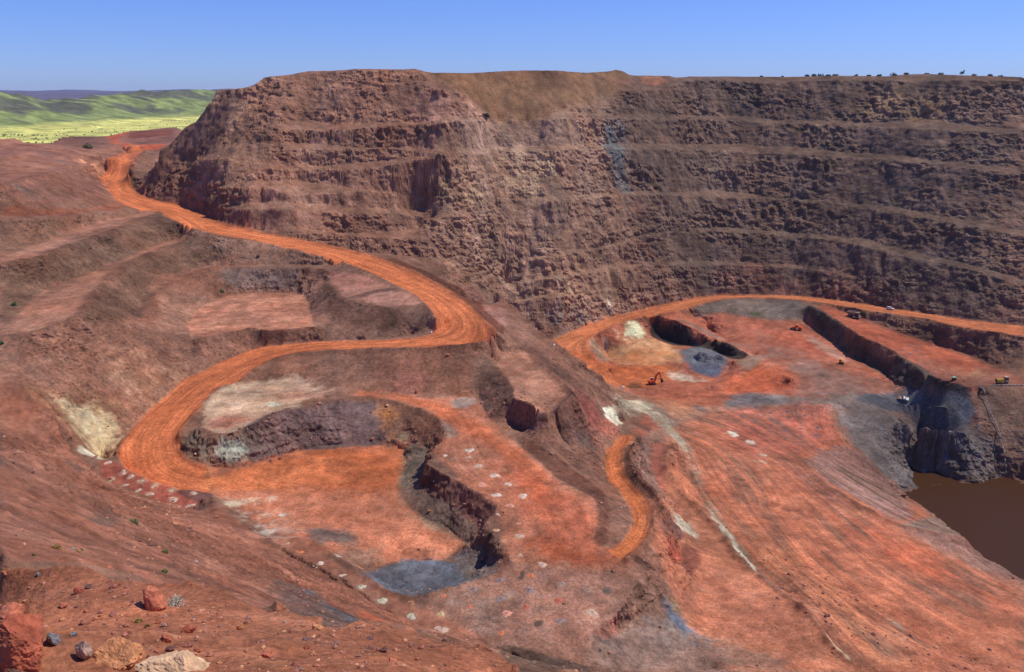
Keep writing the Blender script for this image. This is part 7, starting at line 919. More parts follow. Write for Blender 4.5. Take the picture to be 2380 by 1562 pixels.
# ground height for everything that stands on it
PG = P[:, 2].reshape(nr, nc)
def ground(x, y):
    r = math.hypot(x, y); th = math.atan2(x, y); u = math.log(r)
    j = min(max(np.searchsorted(us, u) - 1, 0), nr - 2); i = min(max(np.searchsorted(ths, th) - 1, 0), nc - 2)
    fj = (u - us[j]) / (us[j + 1] - us[j]); fi = (th - ths[i]) / (ths[i + 1] - ths[i])
    return float((PG[j, i] * (1 - fi) + PG[j, i + 1] * fi) * (1 - fj) + (PG[j + 1, i] * (1 - fi) + PG[j + 1, i + 1] * fi) * fj)
# ---------------------------------------------------------------- pond
m, nt, bs = new_mat('muddy_water')
bs.inputs['Base Color'].default_value = (*lin((70, 43, 20)), 1); bs.inputs['Roughness'].default_value = .4
bs.inputs['Specular IOR Level'].default_value = .1
tc = nt.nodes.new('ShaderNodeTexCoord'); t = nt.nodes.new('ShaderNodeTexNoise'); t.inputs['Scale'].default_value = .5; t.inputs['Detail'].default_value = 4
bp = nt.nodes.new('ShaderNodeBump'); bp.inputs['Strength'].default_value = .25; bp.inputs['Distance'].default_value = .15
nt.links.new(tc.outputs['Object'], t.inputs['Vector']); nt.links.new(t.outputs['Fac'], bp.inputs['Height']); nt.links.new(bp.outputs[0], bs.inputs['Normal'])
xs = np.linspace(110, 480, 44); ys = np.linspace(230, 430, 26)
V = np.array([(a, b, -190.0) for b in ys for a in xs]); nx = len(xs)
Fw = np.array([(j * nx + i, j * nx + i + 1, (j + 1) * nx + i + 1, (j + 1) * nx + i) for j in range(len(ys) - 1) for i in range(nx - 1)])
tag(mesh_np('water', V, Fw, m), kind='structure')

# ---------------------------------------------------------------- plain and ranges beyond the pit
pth = np.arange(-.95, .95, .004); pu = np.arange(math.log(1390), math.log(26000), .006)
r = np.repeat(np.exp(pu), len(pth)); th = np.tile(pth, len(pu))
px, py = r * np.sin(th), r * np.cos(th)
foot = np.interp(th, [-.9, -.56, -.50, -.44, -.38, -.30, .9], [1700, 1900, 2150, 2500, 2900, 3300, 3600])
crest = np.interp(th, [-.9, -.60, -.54, -.505, -.485, -.47, -.44, -.40, -.36, -.30, .9], [95, 92, 84, 72, 60, 56, 70, 84, 92, 96, 90])
d = r - foot
rid = 1 - np.abs(noise2(px / 330, py / 330, 2.2)) * 1.5
rid2 = 1 - np.abs(noise2(px / 120, py / 120, 6.2)) * 1.4
f_ = np.clip(d / 850, 0, 1)
prof = f_ ** 1.25
h = crest * prof * (0.62 + 0.38 * np.clip(rid + 1.1 * f_ - .6, 0, 1)) + 20 * prof * (1 - prof * .5) * (rid2 - .3) + 14 * prof * (rid - .5)
h = np.where(d > 850, crest * (1 - sstep(850, 2600, d) * .75) + 6 * (rid - .5), h)
h = np.maximum(h, 0) * sstep(0, 60, d)
far_ = sstep(6500, 8200, r) * (66 + 22 * noise2(px / 1500, py / 1500, 9.1) + 22 * noise2(px / 600, py / 600, 1.1)) * np.interp(th, [-.9, -.5, -.45, -.3, .9], [.95, 1.05, 1.08, 1.12, 1.0])
far2 = sstep(11000, 13500, r) * (40 + 14 * noise2(px / 2400, py / 2400, 4.4))
pz = -76 + h + far_ + far2 + 1.2 * noise2(px / 70, py / 70, 1.0) * np.clip(r / 2000, 0, 1)
grassy = lin((208, 202, 108)); hillg = lin((132, 142, 80)); rockc = lin((84, 80, 72))
w = sstep(2, 14, h)[:, None]
pc = grassy * (1 - w) + hillg * w
pc = pc * (1 + .55 * noise2(px / 45, py / 45, 7.7))[:, None]
rw = sstep(.12, .5, noise2(px / 160, py / 160, 3.0) + .8 * noise2(px / 60, py / 60, 3.0) + .9 * f_ - .35) * sstep(5, 25, h)
pc = pc * (1 - .8 * rw[:, None]) + rockc * .8 * rw[:, None]
band = sstep(.15, .5, noise2(px / 500, r / 60, 5.0) + .4 * noise2(px / 60, py / 60, 8.0)) * (1 - w[:, 0])
pc = pc * (1 - .3 * band[:, None]) + lin((150, 168, 84)) * .3 * band[:, None]
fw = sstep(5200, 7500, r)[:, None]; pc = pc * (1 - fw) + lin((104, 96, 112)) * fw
nw = sstep(1500, 1390, r)[:, None]
npu, npt = len(pu), len(pth)
ix = np.arange(npu * npt).reshape(npu, npt)
Fp = np.stack([ix[:-1, :-1], ix[:-1, 1:], ix[1:, 1:], ix[1:, :-1]], -1).reshape(-1, 4)
M_PLAIN = earth('spinifex_plain', 1.0, .05, .012, .3)
isH = (h > 3) | (r > 5200); fh = isH[Fp[:, 0]]
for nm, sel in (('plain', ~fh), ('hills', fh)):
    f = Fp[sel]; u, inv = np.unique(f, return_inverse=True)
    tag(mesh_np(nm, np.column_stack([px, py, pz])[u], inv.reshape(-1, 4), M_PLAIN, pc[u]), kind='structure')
# ---------------------------------------------------------------- helpers for things
dice = random.Random(11)
paints = {}
def paint(name, rgb, rough=.6, metal=0.0, var=.12, scale=3.0, spec=.4):
    if name in paints: return paints[name]
    m, nt, bs = new_mat(name); n, l = nt.nodes, nt.links
    tc = n.new('ShaderNodeTexCoord'); t = n.new('ShaderNodeTexNoise'); t.inputs['Scale'].default_value = scale; t.inputs['Detail'].default_value = 6
    l.new(tc.outputs['Object'], t.inputs['Vector'])
    r = n.new('ShaderNodeMapRange'); r.inputs[1].default_value = .3; r.inputs[2].default_value = .7; r.inputs[3].default_value = 1 - var; r.inputs[4].default_value = 1 + var
    l.new(t.outputs['Fac'], r.inputs[0])
    v = n.new('ShaderNodeVectorMath'); v.operation = 'SCALE'; v.inputs[0].default_value = tuple(lin(rgb)); l.new(r.outputs[0], v.inputs['Scale'])
    l.new(v.outputs[0], bs.inputs['Base Color']); bs.inputs['Roughness'].default_value = rough; bs.inputs['Metallic'].default_value = metal
    bs.inputs['Specular IOR Level'].default_value = spec
    if rough > .85:
        b = n.new('ShaderNodeBump'); b.inputs['Strength'].default_value = .5; b.inputs['Distance'].default_value = .08
        l.new(t.outputs['Fac'], b.inputs['Height']); l.new(b.outputs[0], bs.inputs['Normal'])
    paints[name] = m; return m
def box(bm, c, s, bev=.04, taper=1.0, roty=0.0):
    r = bmesh.ops.create_cube(bm, size=1.0); vs = r['verts']
    for v in vs:
        k = taper if v.co.z > 0 else 1.0
        v.co = Vector((v.co.x * s[0] * k, v.co.y * s[1] * (1 + (k - 1) * .5), v.co.z * s[2]))
    if roty: bmesh.ops.rotate(bm, verts=vs, cent=(0, 0, 0), matrix=Matrix.Rotation(roty, 3, 'Y'))
    bmesh.ops.translate(bm, verts=vs, vec=c)
    if bev:
        es = list({e for v in vs for e in v.link_edges})
        bmesh.ops.bevel(bm, geom=es, offset=bev, segments=1, affect='EDGES')
def tube(bm, a, b, r0, r1=None, n=10):
    a, b = Vector(a), Vector(b); r1 = r0 if r1 is None else r1
    q = (b - a).to_track_quat('Z', 'Y').to_matrix()
    ra = [bm.verts.new(a + q @ Vector((r0 * math.cos(t), r0 * math.sin(t), 0))) for t in [2 * math.pi * k / n for k in range(n)]]
    rb = [bm.verts.new(b + q @ Vector((r1 * math.cos(t), r1 * math.sin(t), 0))) for t in [2 * math.pi * k / n for k in range(n)]]
    for k in range(n): bm.faces.new((ra[k], ra[(k + 1) % n], rb[(k + 1) % n], rb[k]))
    bm.faces.new(ra[::-1]); bm.faces.new(rb)
def prism(bm, prof, y0, y1):
    a = [bm.verts.new((x, y0, z)) for x, z in prof]; b = [bm.verts.new((x, y1, z)) for x, z in prof]; n = len(prof)
    for k in range(n): bm.faces.new((a[k], a[(k + 1) % n], b[(k + 1) % n], b[k]))
    bm.faces.new(a[::-1]); bm.faces.new(b)
def link(name, bm, mat, parent=None, smooth=False):
    bmesh.ops.recalc_face_normals(bm, faces=bm.faces)
    me = bpy.data.meshes.new(name); bm.to_mesh(me); bm.free(); me.materials.append(mat)
    if smooth: me.polygons.foreach_set('use_smooth', [True] * len(me.polygons))
    o = bpy.data.objects.new(name, me); C.objects.link(o)
    if parent: o.parent = parent
    return o
def part(name, mat, parent, *ops, smooth=False):
    bm = bmesh.new()
    for f, *a in ops: f(bm, *a)
    return link(name, bm, mat, parent, smooth)
def frame(x, y, hd, L=4.0, W=2.0):
    """position and rotation of something that stands on the ground at x, y"""
    cx, sx = math.cos(hd), math.sin(hd)
    f = ground(x + cx * L / 2, y + sx * L / 2); b = ground(x - cx * L / 2, y - sx * L / 2)
    l_ = ground(x - sx * W / 2, y + cx * W / 2); r_ = ground(x + sx * W / 2, y - cx * W / 2)
    X_ = Vector((cx * L, sx * L, f - b)).normalized(); Y_ = Vector((-sx * W, cx * W, l_ - r_)).normalized()
    Z_ = X_.cross(Y_).normalized(); Y_ = Z_.cross(X_)
    M_ = Matrix((X_, Y_, Z_)).transposed()
    return Vector((x, y, (f + b + l_ + r_) / 4)), M_.to_euler()
def stand(name, x, y, hd, label, cat, L=4.0, W=2.0, group=None, lift=0.0):
    o = bpy.data.objects.new(name, None); C.objects.link(o); o.empty_display_size = .3
    o.location, o.rotation_euler = frame(x, y, hd, L, W); o.location.z += lift
    return tag(o, label, cat, group)
RUBBER = paint('tyre_rubber', (34, 32, 32), .9); STEEL = paint('dark_steel', (70, 66, 64), .6, .4)
GLAZING = paint('window_glass', (20, 24, 30), .12, var=.05); PALE = paint('white_paint', (232, 232, 226), .35)
YELLOW = paint('yellow_paint', (222, 178, 30), .45, scale=1.5); ORANGE = paint('orange_paint', (226, 84, 34), .45, scale=1.2)
OCHRE = paint('ochre_paint', (214, 140, 52), .5); BROWN = paint('dusty_brown_paint', (128, 104, 88), .7); PINK = paint('dusty_pink_paint', (206, 168, 146), .6)
GREEN = paint('green_paint', (150, 190, 150), .5); DARKGREEN = paint('dark_green_paint', (48, 58, 44), .6); LOAD = paint('ore_load', (120, 88, 78), .95, var=.4, scale=2)
RIM = paint('wheel_rim', (150, 140, 128), .6)
def wheel(parent, x, y, r, w, rim=True):
    t = part('wheel', RUBBER, parent, (tube, (x, y - w / 2, r), (x, y + w / 2, r), r, None, 16))
    if rim: part('rim', RIM, t, (tube, (x, y - w / 2 - .02, r), (x, y + w / 2 + .02, r), r * .55, None, 12))
    return t

# ---------------------------------------------------------------- vehicles
x, y, hd = VEH['first']
v = stand('offroad_vehicle', x, y, hd, 'white four wheel drive vehicle on the upper haul road', 'vehicle', 4.6, 1.8)
part('body', PALE, v, (prism, [(-2.35, .45), (2.35, .45), (2.38, .95), (1.15, 1.12), (-2.3, 1.15), (-2.38, .8)], -.92, .92))
cb = part('cabin', PALE, v, (prism, [(-2.25, 1.15), (1.1, 1.12), (.45, 1.82), (-2.05, 1.86)], -.82, .82))
part('window', GLAZING, cb, (prism, [(-2.0, 1.24), (.55, 1.24), (.25, 1.66), (-1.9, 1.68)], -.85, .85)); part('windscreen', GLAZING, cb, (box, (.86, 0, 1.46), (.08, 1.5, .6), 0, 1.0, -.75))
part('bumper', STEEL, v, (box, (2.38, 0, .5), (.12, 1.8, .25), .03))
for a in (-1.4, 1.45):
    for b in (-.82, .82): wheel(v, a, b, .38, .24)

x, y, hd = VEH['dark_hauler']
v = stand('haul_truck', x, y, hd, 'dark loaded haul truck rolling along the orange bench ramp', 'dump truck', 7, 4)
part('chassis', STEEL, v, (box, (0, 0, 1.35), (8.0, 1.6, .6)), (box, (3.2, 0, 1.9), (1.7, 3.4, .9)))
dump = part('dump_body', BROWN, v, (prism, [(-4.6, 2.3), (-3.2, 1.9), (1.5, 2.2), (1.7, 4.0), (3.4, 4.15), (3.4, 4.35), (1.3, 4.3), (.9, 3.9), (-4.7, 3.4)], -2.05, 2.05))
bm = bmesh.new()
for k in range(26):
    r = bmesh.ops.create_icosphere(bm, subdivisions=1, radius=dice.uniform(.45, .8)); bmesh.ops.translate(bm, verts=r['verts'], vec=(dice.uniform(-3.8, .6), dice.uniform(-1.5, 1.5), dice.uniform(3.2, 3.9)))
link('load', bm, LOAD, dump)
cb = part('cabin', BROWN, v, (box, (2.5, 1.0, 3.0), (1.5, 1.6, 1.5), .08)); part('window', GLAZING, cb, (box, (2.6, 1.0, 3.25), (1.42, 1.68, .6), 0))
part('hood', BROWN, v, (box, (3.7, -.1, 2.3), (1.2, 2.2, 1.3), .1)); part('bumper', PINK, v, (box, (4.35, 0, 1.5), (.3, 3.6, .8), .05))
for a, b in ((2.9, -1.6), (2.9, 1.6), (-2.3, -1.55), (-2.3, 1.55)): wheel(v, a, b, 1.05, .8)

x, y, hd = VEH['orange_loader']
v = stand('wheel_loader', x, y, hd, 'orange wheel loader with its bucket on the ground by the grey slope', 'loader', 5, 2.6)
part('rear_body', ORANGE, v, (box, (-2.0, 0, 1.9), (3.0, 2.2, 1.3), .12, .92)); part('counterweight', OCHRE, v, (box, (-3.4, 0, 1.5), (.5, 2.4, 1.0), .06))
part('front_frame', ORANGE, v, (box, (1.1, 0, 1.5), (1.8, 1.6, 1.0), .1))
cb = part('cabin', OCHRE, v, (box, (-.1, 0, 2.9), (1.5, 1.6, 1.5), .08)); part('window', GLAZING, cb, (box, (-.1, 0, 3.0), (1.55, 1.64, .8), 0))
for s in (-.6, .6): part('lift_arm', ORANGE, v, (prism, [(.6, 2.3), (1.0, 2.5), (3.1, 1.0), (2.9, .7)], s - .15, s + .15))
part('bucket', STEEL, v, (prism, [(2.9, .9), (3.1, 1.5), (3.3, 1.5), (3.2, .4), (4.4, .12), (4.4, .02), (3.0, .05)], -1.6, 1.6))
for a, b in ((1.3, -1.1), (1.3, 1.1), (-1.9, -1.1), (-1.9, 1.1)): wheel(v, a, b, .85, .65)

x, y, hd = VEH['small_dozer']
v = stand('bulldozer', x, y, hd, 'small yellow tracked dozer alone on the grey floor', 'bulldozer', 3.4, 2)
part('body', OCHRE, v, (box, (.5, 0, 1.45), (1.9, 1.1, .9), .08)); cb = part('cabin', YELLOW, v, (box, (-.75, 0, 2.05), (1.3, 1.3, 1.5), .07)); part('window', GLAZING, cb, (box, (-.75, 0, 2.25), (1.34, 1.34, .6), 0)); part('roof', OCHRE, cb, (box, (-.75, 0, 2.87), (1.6, 1.6, .12), .03))
for s in (-.85, .85): part('track', STEEL, v, (prism, [(-1.6, .45), (-1.3, .05), (1.2, .05), (1.55, .45), (1.3, .9), (-1.3, .95)], s - .25, s + .25))
part('blade', OCHRE, v, (prism, [(1.85, .15), (1.75, .6), (1.9, 1.15), (2.05, 1.15), (1.95, .6), (2.1, .1)], -1.45, 1.45)); part('push_arm', STEEL, v, (box, (1.2, -1.2, .55), (1.6, .14, .2), 0)); part('push_arm', STEEL, v, (box, (1.2, 1.2, .55), (1.6, .14, .2), 0))
part('exhaust', STEEL, v, (tube, (.7, .3, 1.8), (.7, .3, 2.6), .07))

x, y, hd = VEH['green_pump']
v = stand('pump_trailer', x, y, hd, 'small green pump trailer at the brink above the grey muck', 'pump', 2.4, 1.4)
part('chassis', DARKGREEN, v, (box, (0, 0, .55), (2.6, 1.3, .16), .02), (box, (1.7, 0, .5), (1.0, .12, .1), 0)); part('engine_housing', DARKGREEN, v, (box, (-.3, 0, 1.25), (1.5, 1.2, 1.2), .06)); part('fuel_tank', GREEN, v, (box, (.85, 0, .95), (.7, 1.2, .7), .06)); part('canopy', GREEN, v, (box, (-.3, 0, 1.95), (1.7, 1.4, .14), .03)); part('exhaust', STEEL, v, (tube, (-.7, .3, 1.9), (-.7, .3, 2.5), .06))
for s in (-.7, .7): wheel(v, -.2, s, .35, .2)

x, y, hd = VEH['yellow_truck']
v = stand('tank_truck', x, y, hd, 'yellow bodied mine truck with dusty tan cabin parked at the bench end', 'truck', 5, 2.4)
part('chassis', STEEL, v, (box, (0, 0, .85), (6.2, 1.0, .35), .03))
tk = part('tank', YELLOW, v, (box, (-1.3, 0, 1.95), (3.9, 2.4, 1.8), .12)); part('tank_end', STEEL, tk, (box, (-3.27, 0, 1.95), (.08, 2.2, 1.6), 0)); part('walkway', STEEL, tk, (box, (-1.3, 0, 2.9), (3.4, .7, .1), 0))
cb = part('cabin', PINK, v, (box, (2.2, 0, 2.35), (1.7, 2.3, 2.9), .1)); part('window', GLAZING, cb, (box, (2.2, 0, 2.75), (1.74, 2.34, .8), 0)); part('cabin_roof', PINK, cb, (box, (2.1, 0, 3.9), (1.9, 2.4, .2), .05)); part('bumper', OCHRE, v, (box, (3.2, 0, .8), (.4, 2.3, .5), .05))
for a in (-2.3, -1.1, 2.2):
    for b in (-1.0, 1.0): wheel(v, a, b, .55, .4)

x, y, hd = VEH['second']
v = stand('pickup_truck', x, y, hd, 'white pickup parked on the blue grey muck floor', 'pickup', 4.8, 1.8)
part('body', PALE, v, (prism, [(-.4, .5), (2.6, .5), (2.62, 1.05), (1.25, 1.2), (-.4, 1.25)], -.92, .92))
cb = part('cabin', PALE, v, (prism, [(-.4, 1.25), (1.2, 1.2), (.6, 1.9), (-.35, 1.95)], -.84, .84)); part('window', GLAZING, cb, (prism, [(-.3, 1.32), (.75, 1.32), (.45, 1.75), (-.28, 1.78)], -.87, .87)); part('windscreen', GLAZING, cb, (box, (.98, 0, 1.55), (.07, 1.5, .6), 0, 1.0, -.72))
tr_ = part('tray', PINK, v, (box, (-1.7, 0, 1.02), (2.5, 1.95, .12), .02), (box, (-1.7, .95, 1.25), (2.5, .06, .4), 0), (box, (-1.7, -.95, 1.25), (2.5, .06, .4), 0), (box, (-2.93, 0, 1.25), (.06, 1.95, .4), 0)); part('headboard', STEEL, tr_, (box, (-.55, 0, 1.5), (.07, 1.8, .9), 0)); part('toolbox', OCHRE, tr_, (box, (-2.2, 0, 1.35), (.8, 1.6, .5), .04))
part('bumper', YELLOW, v, (box, (2.66, 0, .6), (.14, 1.8, .3), .04))
for a in (-1.6, 1.6):
    for b in (-.82, .82): wheel(v, a, b, .4, .26)

x, y, hd = VEH['digger']
v = stand('excavator', x, y, hd, 'orange excavator digging with raised boom in the far pit hollow', 'excavator', 4, 3)
for s in (-1.3, 1.3): part('track', STEEL, v, (prism, [(-2.3, .5), (-1.9, .05), (1.9, .05), (2.3, .5), (1.9, 1.0), (-1.9, 1.0)], s - .35, s + .35))
part('house', ORANGE, v, (box, (-.9, 0, 1.9), (3.4, 2.7, 1.4), .1), (box, (-2.4, 0, 1.8), (.9, 2.7, 1.2), .15))
cb = part('cabin', STEEL, v, (box, (-.2, 1.0, 3.0), (1.4, 1.1, 1.5), .06)); part('window', GLAZING, cb, (box, (-.15, 1.0, 3.15), (1.44, 1.14, .8), 0)); part('cabin_roof', PINK, cb, (box, (-.2, 1.0, 3.8), (1.5, 1.2, .1), .02))
part('boom', ORANGE, v, (prism, [(.9, 1.9), (1.7, 2.0), (2.6, 5.2), (4.0, 7.0), (3.7, 7.5), (2.9, 7.2), (1.5, 5.4)], -.42, .42)); part('boom_cylinder', STEEL, v, (tube, (1.6, .5, 2.0), (2.3, .5, 4.6), .12), (tube, (1.6, -.5, 2.0), (2.3, -.5, 4.6), .12))
part('stick', ORANGE, v, (prism, [(3.5, 7.6), (4.2, 7.6), (4.6, 6.6), (5.5, 3.2), (5.1, 3.1), (4.0, 6.3)], -.28, .28)); part('bucket', STEEL, v, (prism, [(4.6, 3.3), (5.8, 3.4), (6.5, 2.4), (6.3, 1.3), (5.0, 1.0), (5.4, 1.9)], -.8, .8))

# ---------------------------------------------------------------- markers and pipes
for k, (x, y, r) in enumerate(MARKS):
    lb = ('white painted marker tyre standing at the inside of the hairpin', 'smaller white marker tyre further up the inside of the hairpin')[k]
    o = stand('marker_tyre', x, y, 1.2, lb, 'tyre', .6, .6, 'painted tyres marking the hairpin')
    bm = bmesh.new(); n1_, n2_ = 20, 10
    vs = [[bm.verts.new(((r * .68 + r * .32 * math.cos(b)) * math.cos(a), r * .28 * math.sin(b) + .18 * (r + (r * .68 + r * .32 * math.cos(b)) * math.sin(a)), r + (r * .68 + r * .32 * math.cos(b)) * math.sin(a))) for b in [2 * math.pi * j / n2_ for j in range(n2_)]] for a in [2 * math.pi * i / n1_ for i in range(n1_)]]
    for i in range(n1_):
        for j in range(n2_): bm.faces.new((vs[i][j], vs[(i + 1) % n1_][j], vs[(i + 1) % n1_][(j + 1) % n2_], vs[i][(j + 1) % n2_]))
    link('tyre', bm, PALE, o, True)
PIPE = paint('poly_pipe', (138, 134, 134), .6)
for k, pts in enumerate(PIPES):
    bm = bmesh.new(); q = []
    for a, b in zip(pts[:-1], pts[1:]):
        n_ = max(2, int(math.dist(a, b) / 2.0))
        for i in range(n_): q.append((a[0] + (b[0] - a[0]) * i / n_, a[1] + (b[1] - a[1]) * i / n_))
    q.append(tuple(pts[-1])); q = [Vector((a, b, ground(a, b))) for a, b in q]
    zz = [max(q[max(0, i - 1):i + 2], key=lambda p: p.z).z + .25 for i in range(len(q))]
    q = [Vector((p.x, p.y, z_)) for p, z_ in zip(q, zz)]
    for a, b in zip(q[:-1], q[1:]): tube(bm, a, b, .24, .24, 6)
    tag(link('water_pipe', bm, PIPE, None, True), ('grey dewatering pipe running down the bank into the pond', 'grey pipe lying along the bench edge above the pond')[k], 'pipe')

# ---------------------------------------------------------------- drill cuttings
HOLE = paint('hole_shadow_soil', (92, 60, 48), .95)
def heap_mesh(seed, R, mat):
    r_ = random.Random(seed); bm = bmesh.new(); n = 26; rings = [(0.0, .02), (.07, .05), (.16, .22), (.28, .26), (.45, .17), (.7, .07), (1.0, -.02), (1.12, -.06)]; hole = r_.random() < .55
    ph = [r_.uniform(0, 6.28) for _ in range(4)]; ex = r_.uniform(.75, 1.2)
    prev = None; c = bm.verts.new((0, 0, rings[0][1] * R)); mi = []
    for k, (q, h) in enumerate(rings[1:]):
        ring = []
        for i in range(n):
            a = 2 * math.pi * i / n
            w = 1 + (.22 * math.sin(2 * a + ph[0]) + .16 * math.sin(3 * a + ph[1]) + .12 * math.sin(7 * a + ph[2]) + .08 * math.sin(11 * a + ph[3])) * min(1, q * 1.6)
            ring.append(bm.verts.new((q * R * w * ex * math.cos(a), q * R * w * math.sin(a), R * h * (1 + .25 * math.sin(2 * a + ph[3])) + r_.uniform(-.01, .01) * R)))
        for i in range(n):
            f = bm.faces.new((c, ring[i], ring[(i + 1) % n]) if prev is None else (prev[i], ring[i], ring[(i + 1) % n], prev[(i + 1) % n]))
            f.material_index = 1 if (k <= 1 and hole) else 0
        prev = ring
    bmesh.ops.recalc_face_normals(bm, faces=bm.faces)
    me = bpy.data.meshes.new('heap'); bm.to_mesh(me); bm.free(); me.materials.append(mat); me.materials.append(HOLE)
    me.polygons.foreach_set('use_smooth', [True] * len(me.polygons)); return me
shared = {}
for k, (x, y, R, c, lb) in enumerate(HEAPS):
    mat = paint('drill_dust_' + c, HC[c], .97, var=.22, scale=.9, spec=.1)
    kk = (c, k) if k < 44 else (c, k % 5)
    if kk not in shared: shared[kk] = heap_mesh(k, 1.0, mat)
    o = bpy.data.objects.new('drill_cuttings', shared[kk]); C.objects.link(o)
    o.location, e = frame(x, y, (k * 1.7) % 6.28, 2 * R, 2 * R); o.rotation_euler = e; sz = R * (.5 + .3 * ((k * 37) % 10) / 10); o.scale = (sz, sz * (.8 + .3 * ((k * 53) % 10) / 10), sz * .85); o.location.z += .05
    g_ = 'drill cuttings heaped round the blast holes' if k < 47 else ('whitish smears on the red strip' if c == 'cream' else ('dark heaps on the red floor' if 'pond' in lb else 'dark heaps on the orange bench'))
    tag(o, lb, 'drill cuttings', g_)

# ---------------------------------------------------------------- rocks
RC = {'red': (190, 112, 82), 'orange': (202, 138, 92), 'rust': (168, 92, 66), 'slate': (128, 122, 120), 'buff': (178, 148, 126), 'dark': (112, 78, 70), 'white': (226, 216, 202), 'straw': (216, 176, 134)}
def rock_mesh(seed, sub=4, cuts=13, rough=.075):
    r_ = random.Random(seed); bm = bmesh.new(); bmesh.ops.create_icosphere(bm, subdivisions=sub, radius=1.0)
    pl = []
    for k in range(cuts):
        d = Vector((r_.gauss(0, 1), r_.gauss(0, 1), r_.gauss(0, .8))).normalized(); pl.append((d, r_.uniform(.42, .78)))
    co = np.array([v.co for v in bm.verts])
    for d, h in pl:
        d = np.array(d); s = co @ d; over = np.maximum(s - h, 0); co -= over[:, None] * d * .92
    nn = np.zeros(len(co))
    for f, a in ((1.6, 1.0), (3.5, .7), (8, .5), (18, .35)):
        nn += a * noise(co[:, 0] * f + seed * 3.1, co[:, 1] * f, co[:, 2] * f)
    co *= (1 + rough * nn)[:, None]
    for v, q in zip(bm.verts, co): v.co = q
    me = bpy.data.meshes.new('boulder'); bm.to_mesh(me); bm.free(); return me
def stone_mat(c):
    return paint('stone_' + c, RC[c], .92, var=.38, scale=2.6, spec=.2)
for k, (x, y, w, hr, c, lb) in enumerate(ROCKS):
    me = rock_mesh(100 + k, 4 if w * 800 / math.hypot(x, y) > 6 else 3); me.materials.append(stone_mat(c))
    o = bpy.data.objects.new('boulder', me); C.objects.link(o); s = w / 2 * 1.12
    o.scale = (s, s * dice.uniform(.75, 1.0), s * hr); o.rotation_euler = (dice.uniform(-.2, .2), dice.uniform(-.25, .25), dice.uniform(-.5, .5))
    o.location = (x, y, ground(x, y) + s * hr * .42); tag(o, lb, 'rock', 'loose rocks lying about' if w * 800 / math.hypot(x, y) < 45 else None)
for k, (x, y, w, hr, c, lb) in enumerate(CROPS):
    me = rock_mesh(300 + k, 6, 12, .13); me.materials.append(stone_mat(c))
    o = bpy.data.objects.new('rock_outcrop', me); C.objects.link(o); s = w / 2
    o.scale = (s, s * .8, s * hr); o.rotation_euler = (.1, .12 if k else -.05, (-.1, -.35, -.3)[k])
    o.location = (x, y, ground(x, y) + s * hr * (.45, .3, .15)[k]); tag(o, lb, 'rock outcrop')

# ---------------------------------------------------------------- shrubs
LC = {'silver': (186, 190, 166), 'green': (96, 120, 62), 'straw': (160, 130, 66), 'olive': (118, 112, 66), 'dark': (66, 68, 46)}
TWIG = paint('twig', (96, 74, 58), .9)
def tuft(name, x, y, w, c, lb, cat='shrub', group=None, n=None, hr=.7):
    o = bpy.data.objects.new(name, None); C.objects.link(o); o.location = (x, y, ground(x, y) - .02 * w); tag(o, lb, cat, group)
    d = math.hypot(x, y); px_ = w / d * 861; n = n or int(min(900, 60 + px_ * 22)); lf = max(w * .045, d * .0011)
    bm = bmesh.new()
    for k in range(n):
        th_ = dice.uniform(0, 6.28); rr = math.sqrt(dice.random()) ; h_ = dice.random() ** .8 * hr * w * math.sqrt(max(.05, 1 - .75 * rr * rr)) * dice.uniform(.6, 1.1)
        p = Vector((rr * w / 2 * math.cos(th_), rr * w / 2 * math.sin(th_), h_))
        a = Vector((dice.gauss(0, 1), dice.gauss(0, 1), dice.gauss(0, 1))).normalized() * lf; b = Vector((dice.gauss(0, 1), dice.gauss(0, 1), dice.gauss(.4, 1))).normalized() * lf * .6
        bm.faces.new([bm.verts.new(p + a), bm.verts.new(p + b), bm.verts.new(p - a * .8), bm.verts.new(p - b)])
    link('foliage', bm, paint('leaf_' + c, LC[c], .8, var=.35, scale=8 / max(w, .2)), o)
    bm = bmesh.new()
    for k in range(9):
        th_ = dice.uniform(0, 6.28); tube(bm, (0, 0, 0), (w * .38 * math.cos(th_), w * .38 * math.sin(th_), w * hr * dice.uniform(.4, .95)), w * .018 + d * .0001, w * .006, 5)
    link('stems', bm, TWIG, o); return o
for x, y, w, c, lb in SHRUBS: tuft('shrub', x, y, w, c, lb)
for x, y, w, c, lb in SKYSHRUBS: tuft('shrub', x, y, w * .8, c, lb, 'shrub', 'shrubs along the skyline', 46, .5)
x, y = SKYTREE
o = bpy.data.objects.new('small_tree', None); C.objects.link(o); o.scale = (.62, .62, .62); o.location = (x, y, ground(x, y)); tag(o, 'small leaning tree with a ragged crown on the right skyline', 'tree')
part('trunk', TWIG, o, (tube, (0, 0, -.3), (.5, 0, 2.0), .3, .22, 8), (tube, (.5, 0, 2.0), (2.4, 0, 6.2), .2, .08, 6), (tube, (.5, 0, 2.0), (-1.0, .3, 4.0), .16, .07, 6))
bm = bmesh.new()
for cx_, cz_, rr_, n_ in ((-.9, 3.6, 1.9, 130), (1.0, 3.4, 1.7, 110), (2.3, 5.9, .9, 50), (-2.4, 2.2, .9, 40), (1.7, 4.8, .7, 25)):
    for k in range(n_):
        p = Vector((dice.gauss(0, .5) * rr_ + cx_, dice.gauss(0, .5) * rr_, dice.gauss(0, .42) * rr_ + cz_)); a = Vector((dice.gauss(0, 1), dice.gauss(0, 1), dice.gauss(0, 1))).normalized() * .45; b = Vector((dice.gauss(0, 1), dice.gauss(0, 1), dice.gauss(0, 1))).normalized() * .35
        bm.faces.new([bm.verts.new(p + a), bm.verts.new(p + b), bm.verts.new(p - a), bm.verts.new(p - b)])
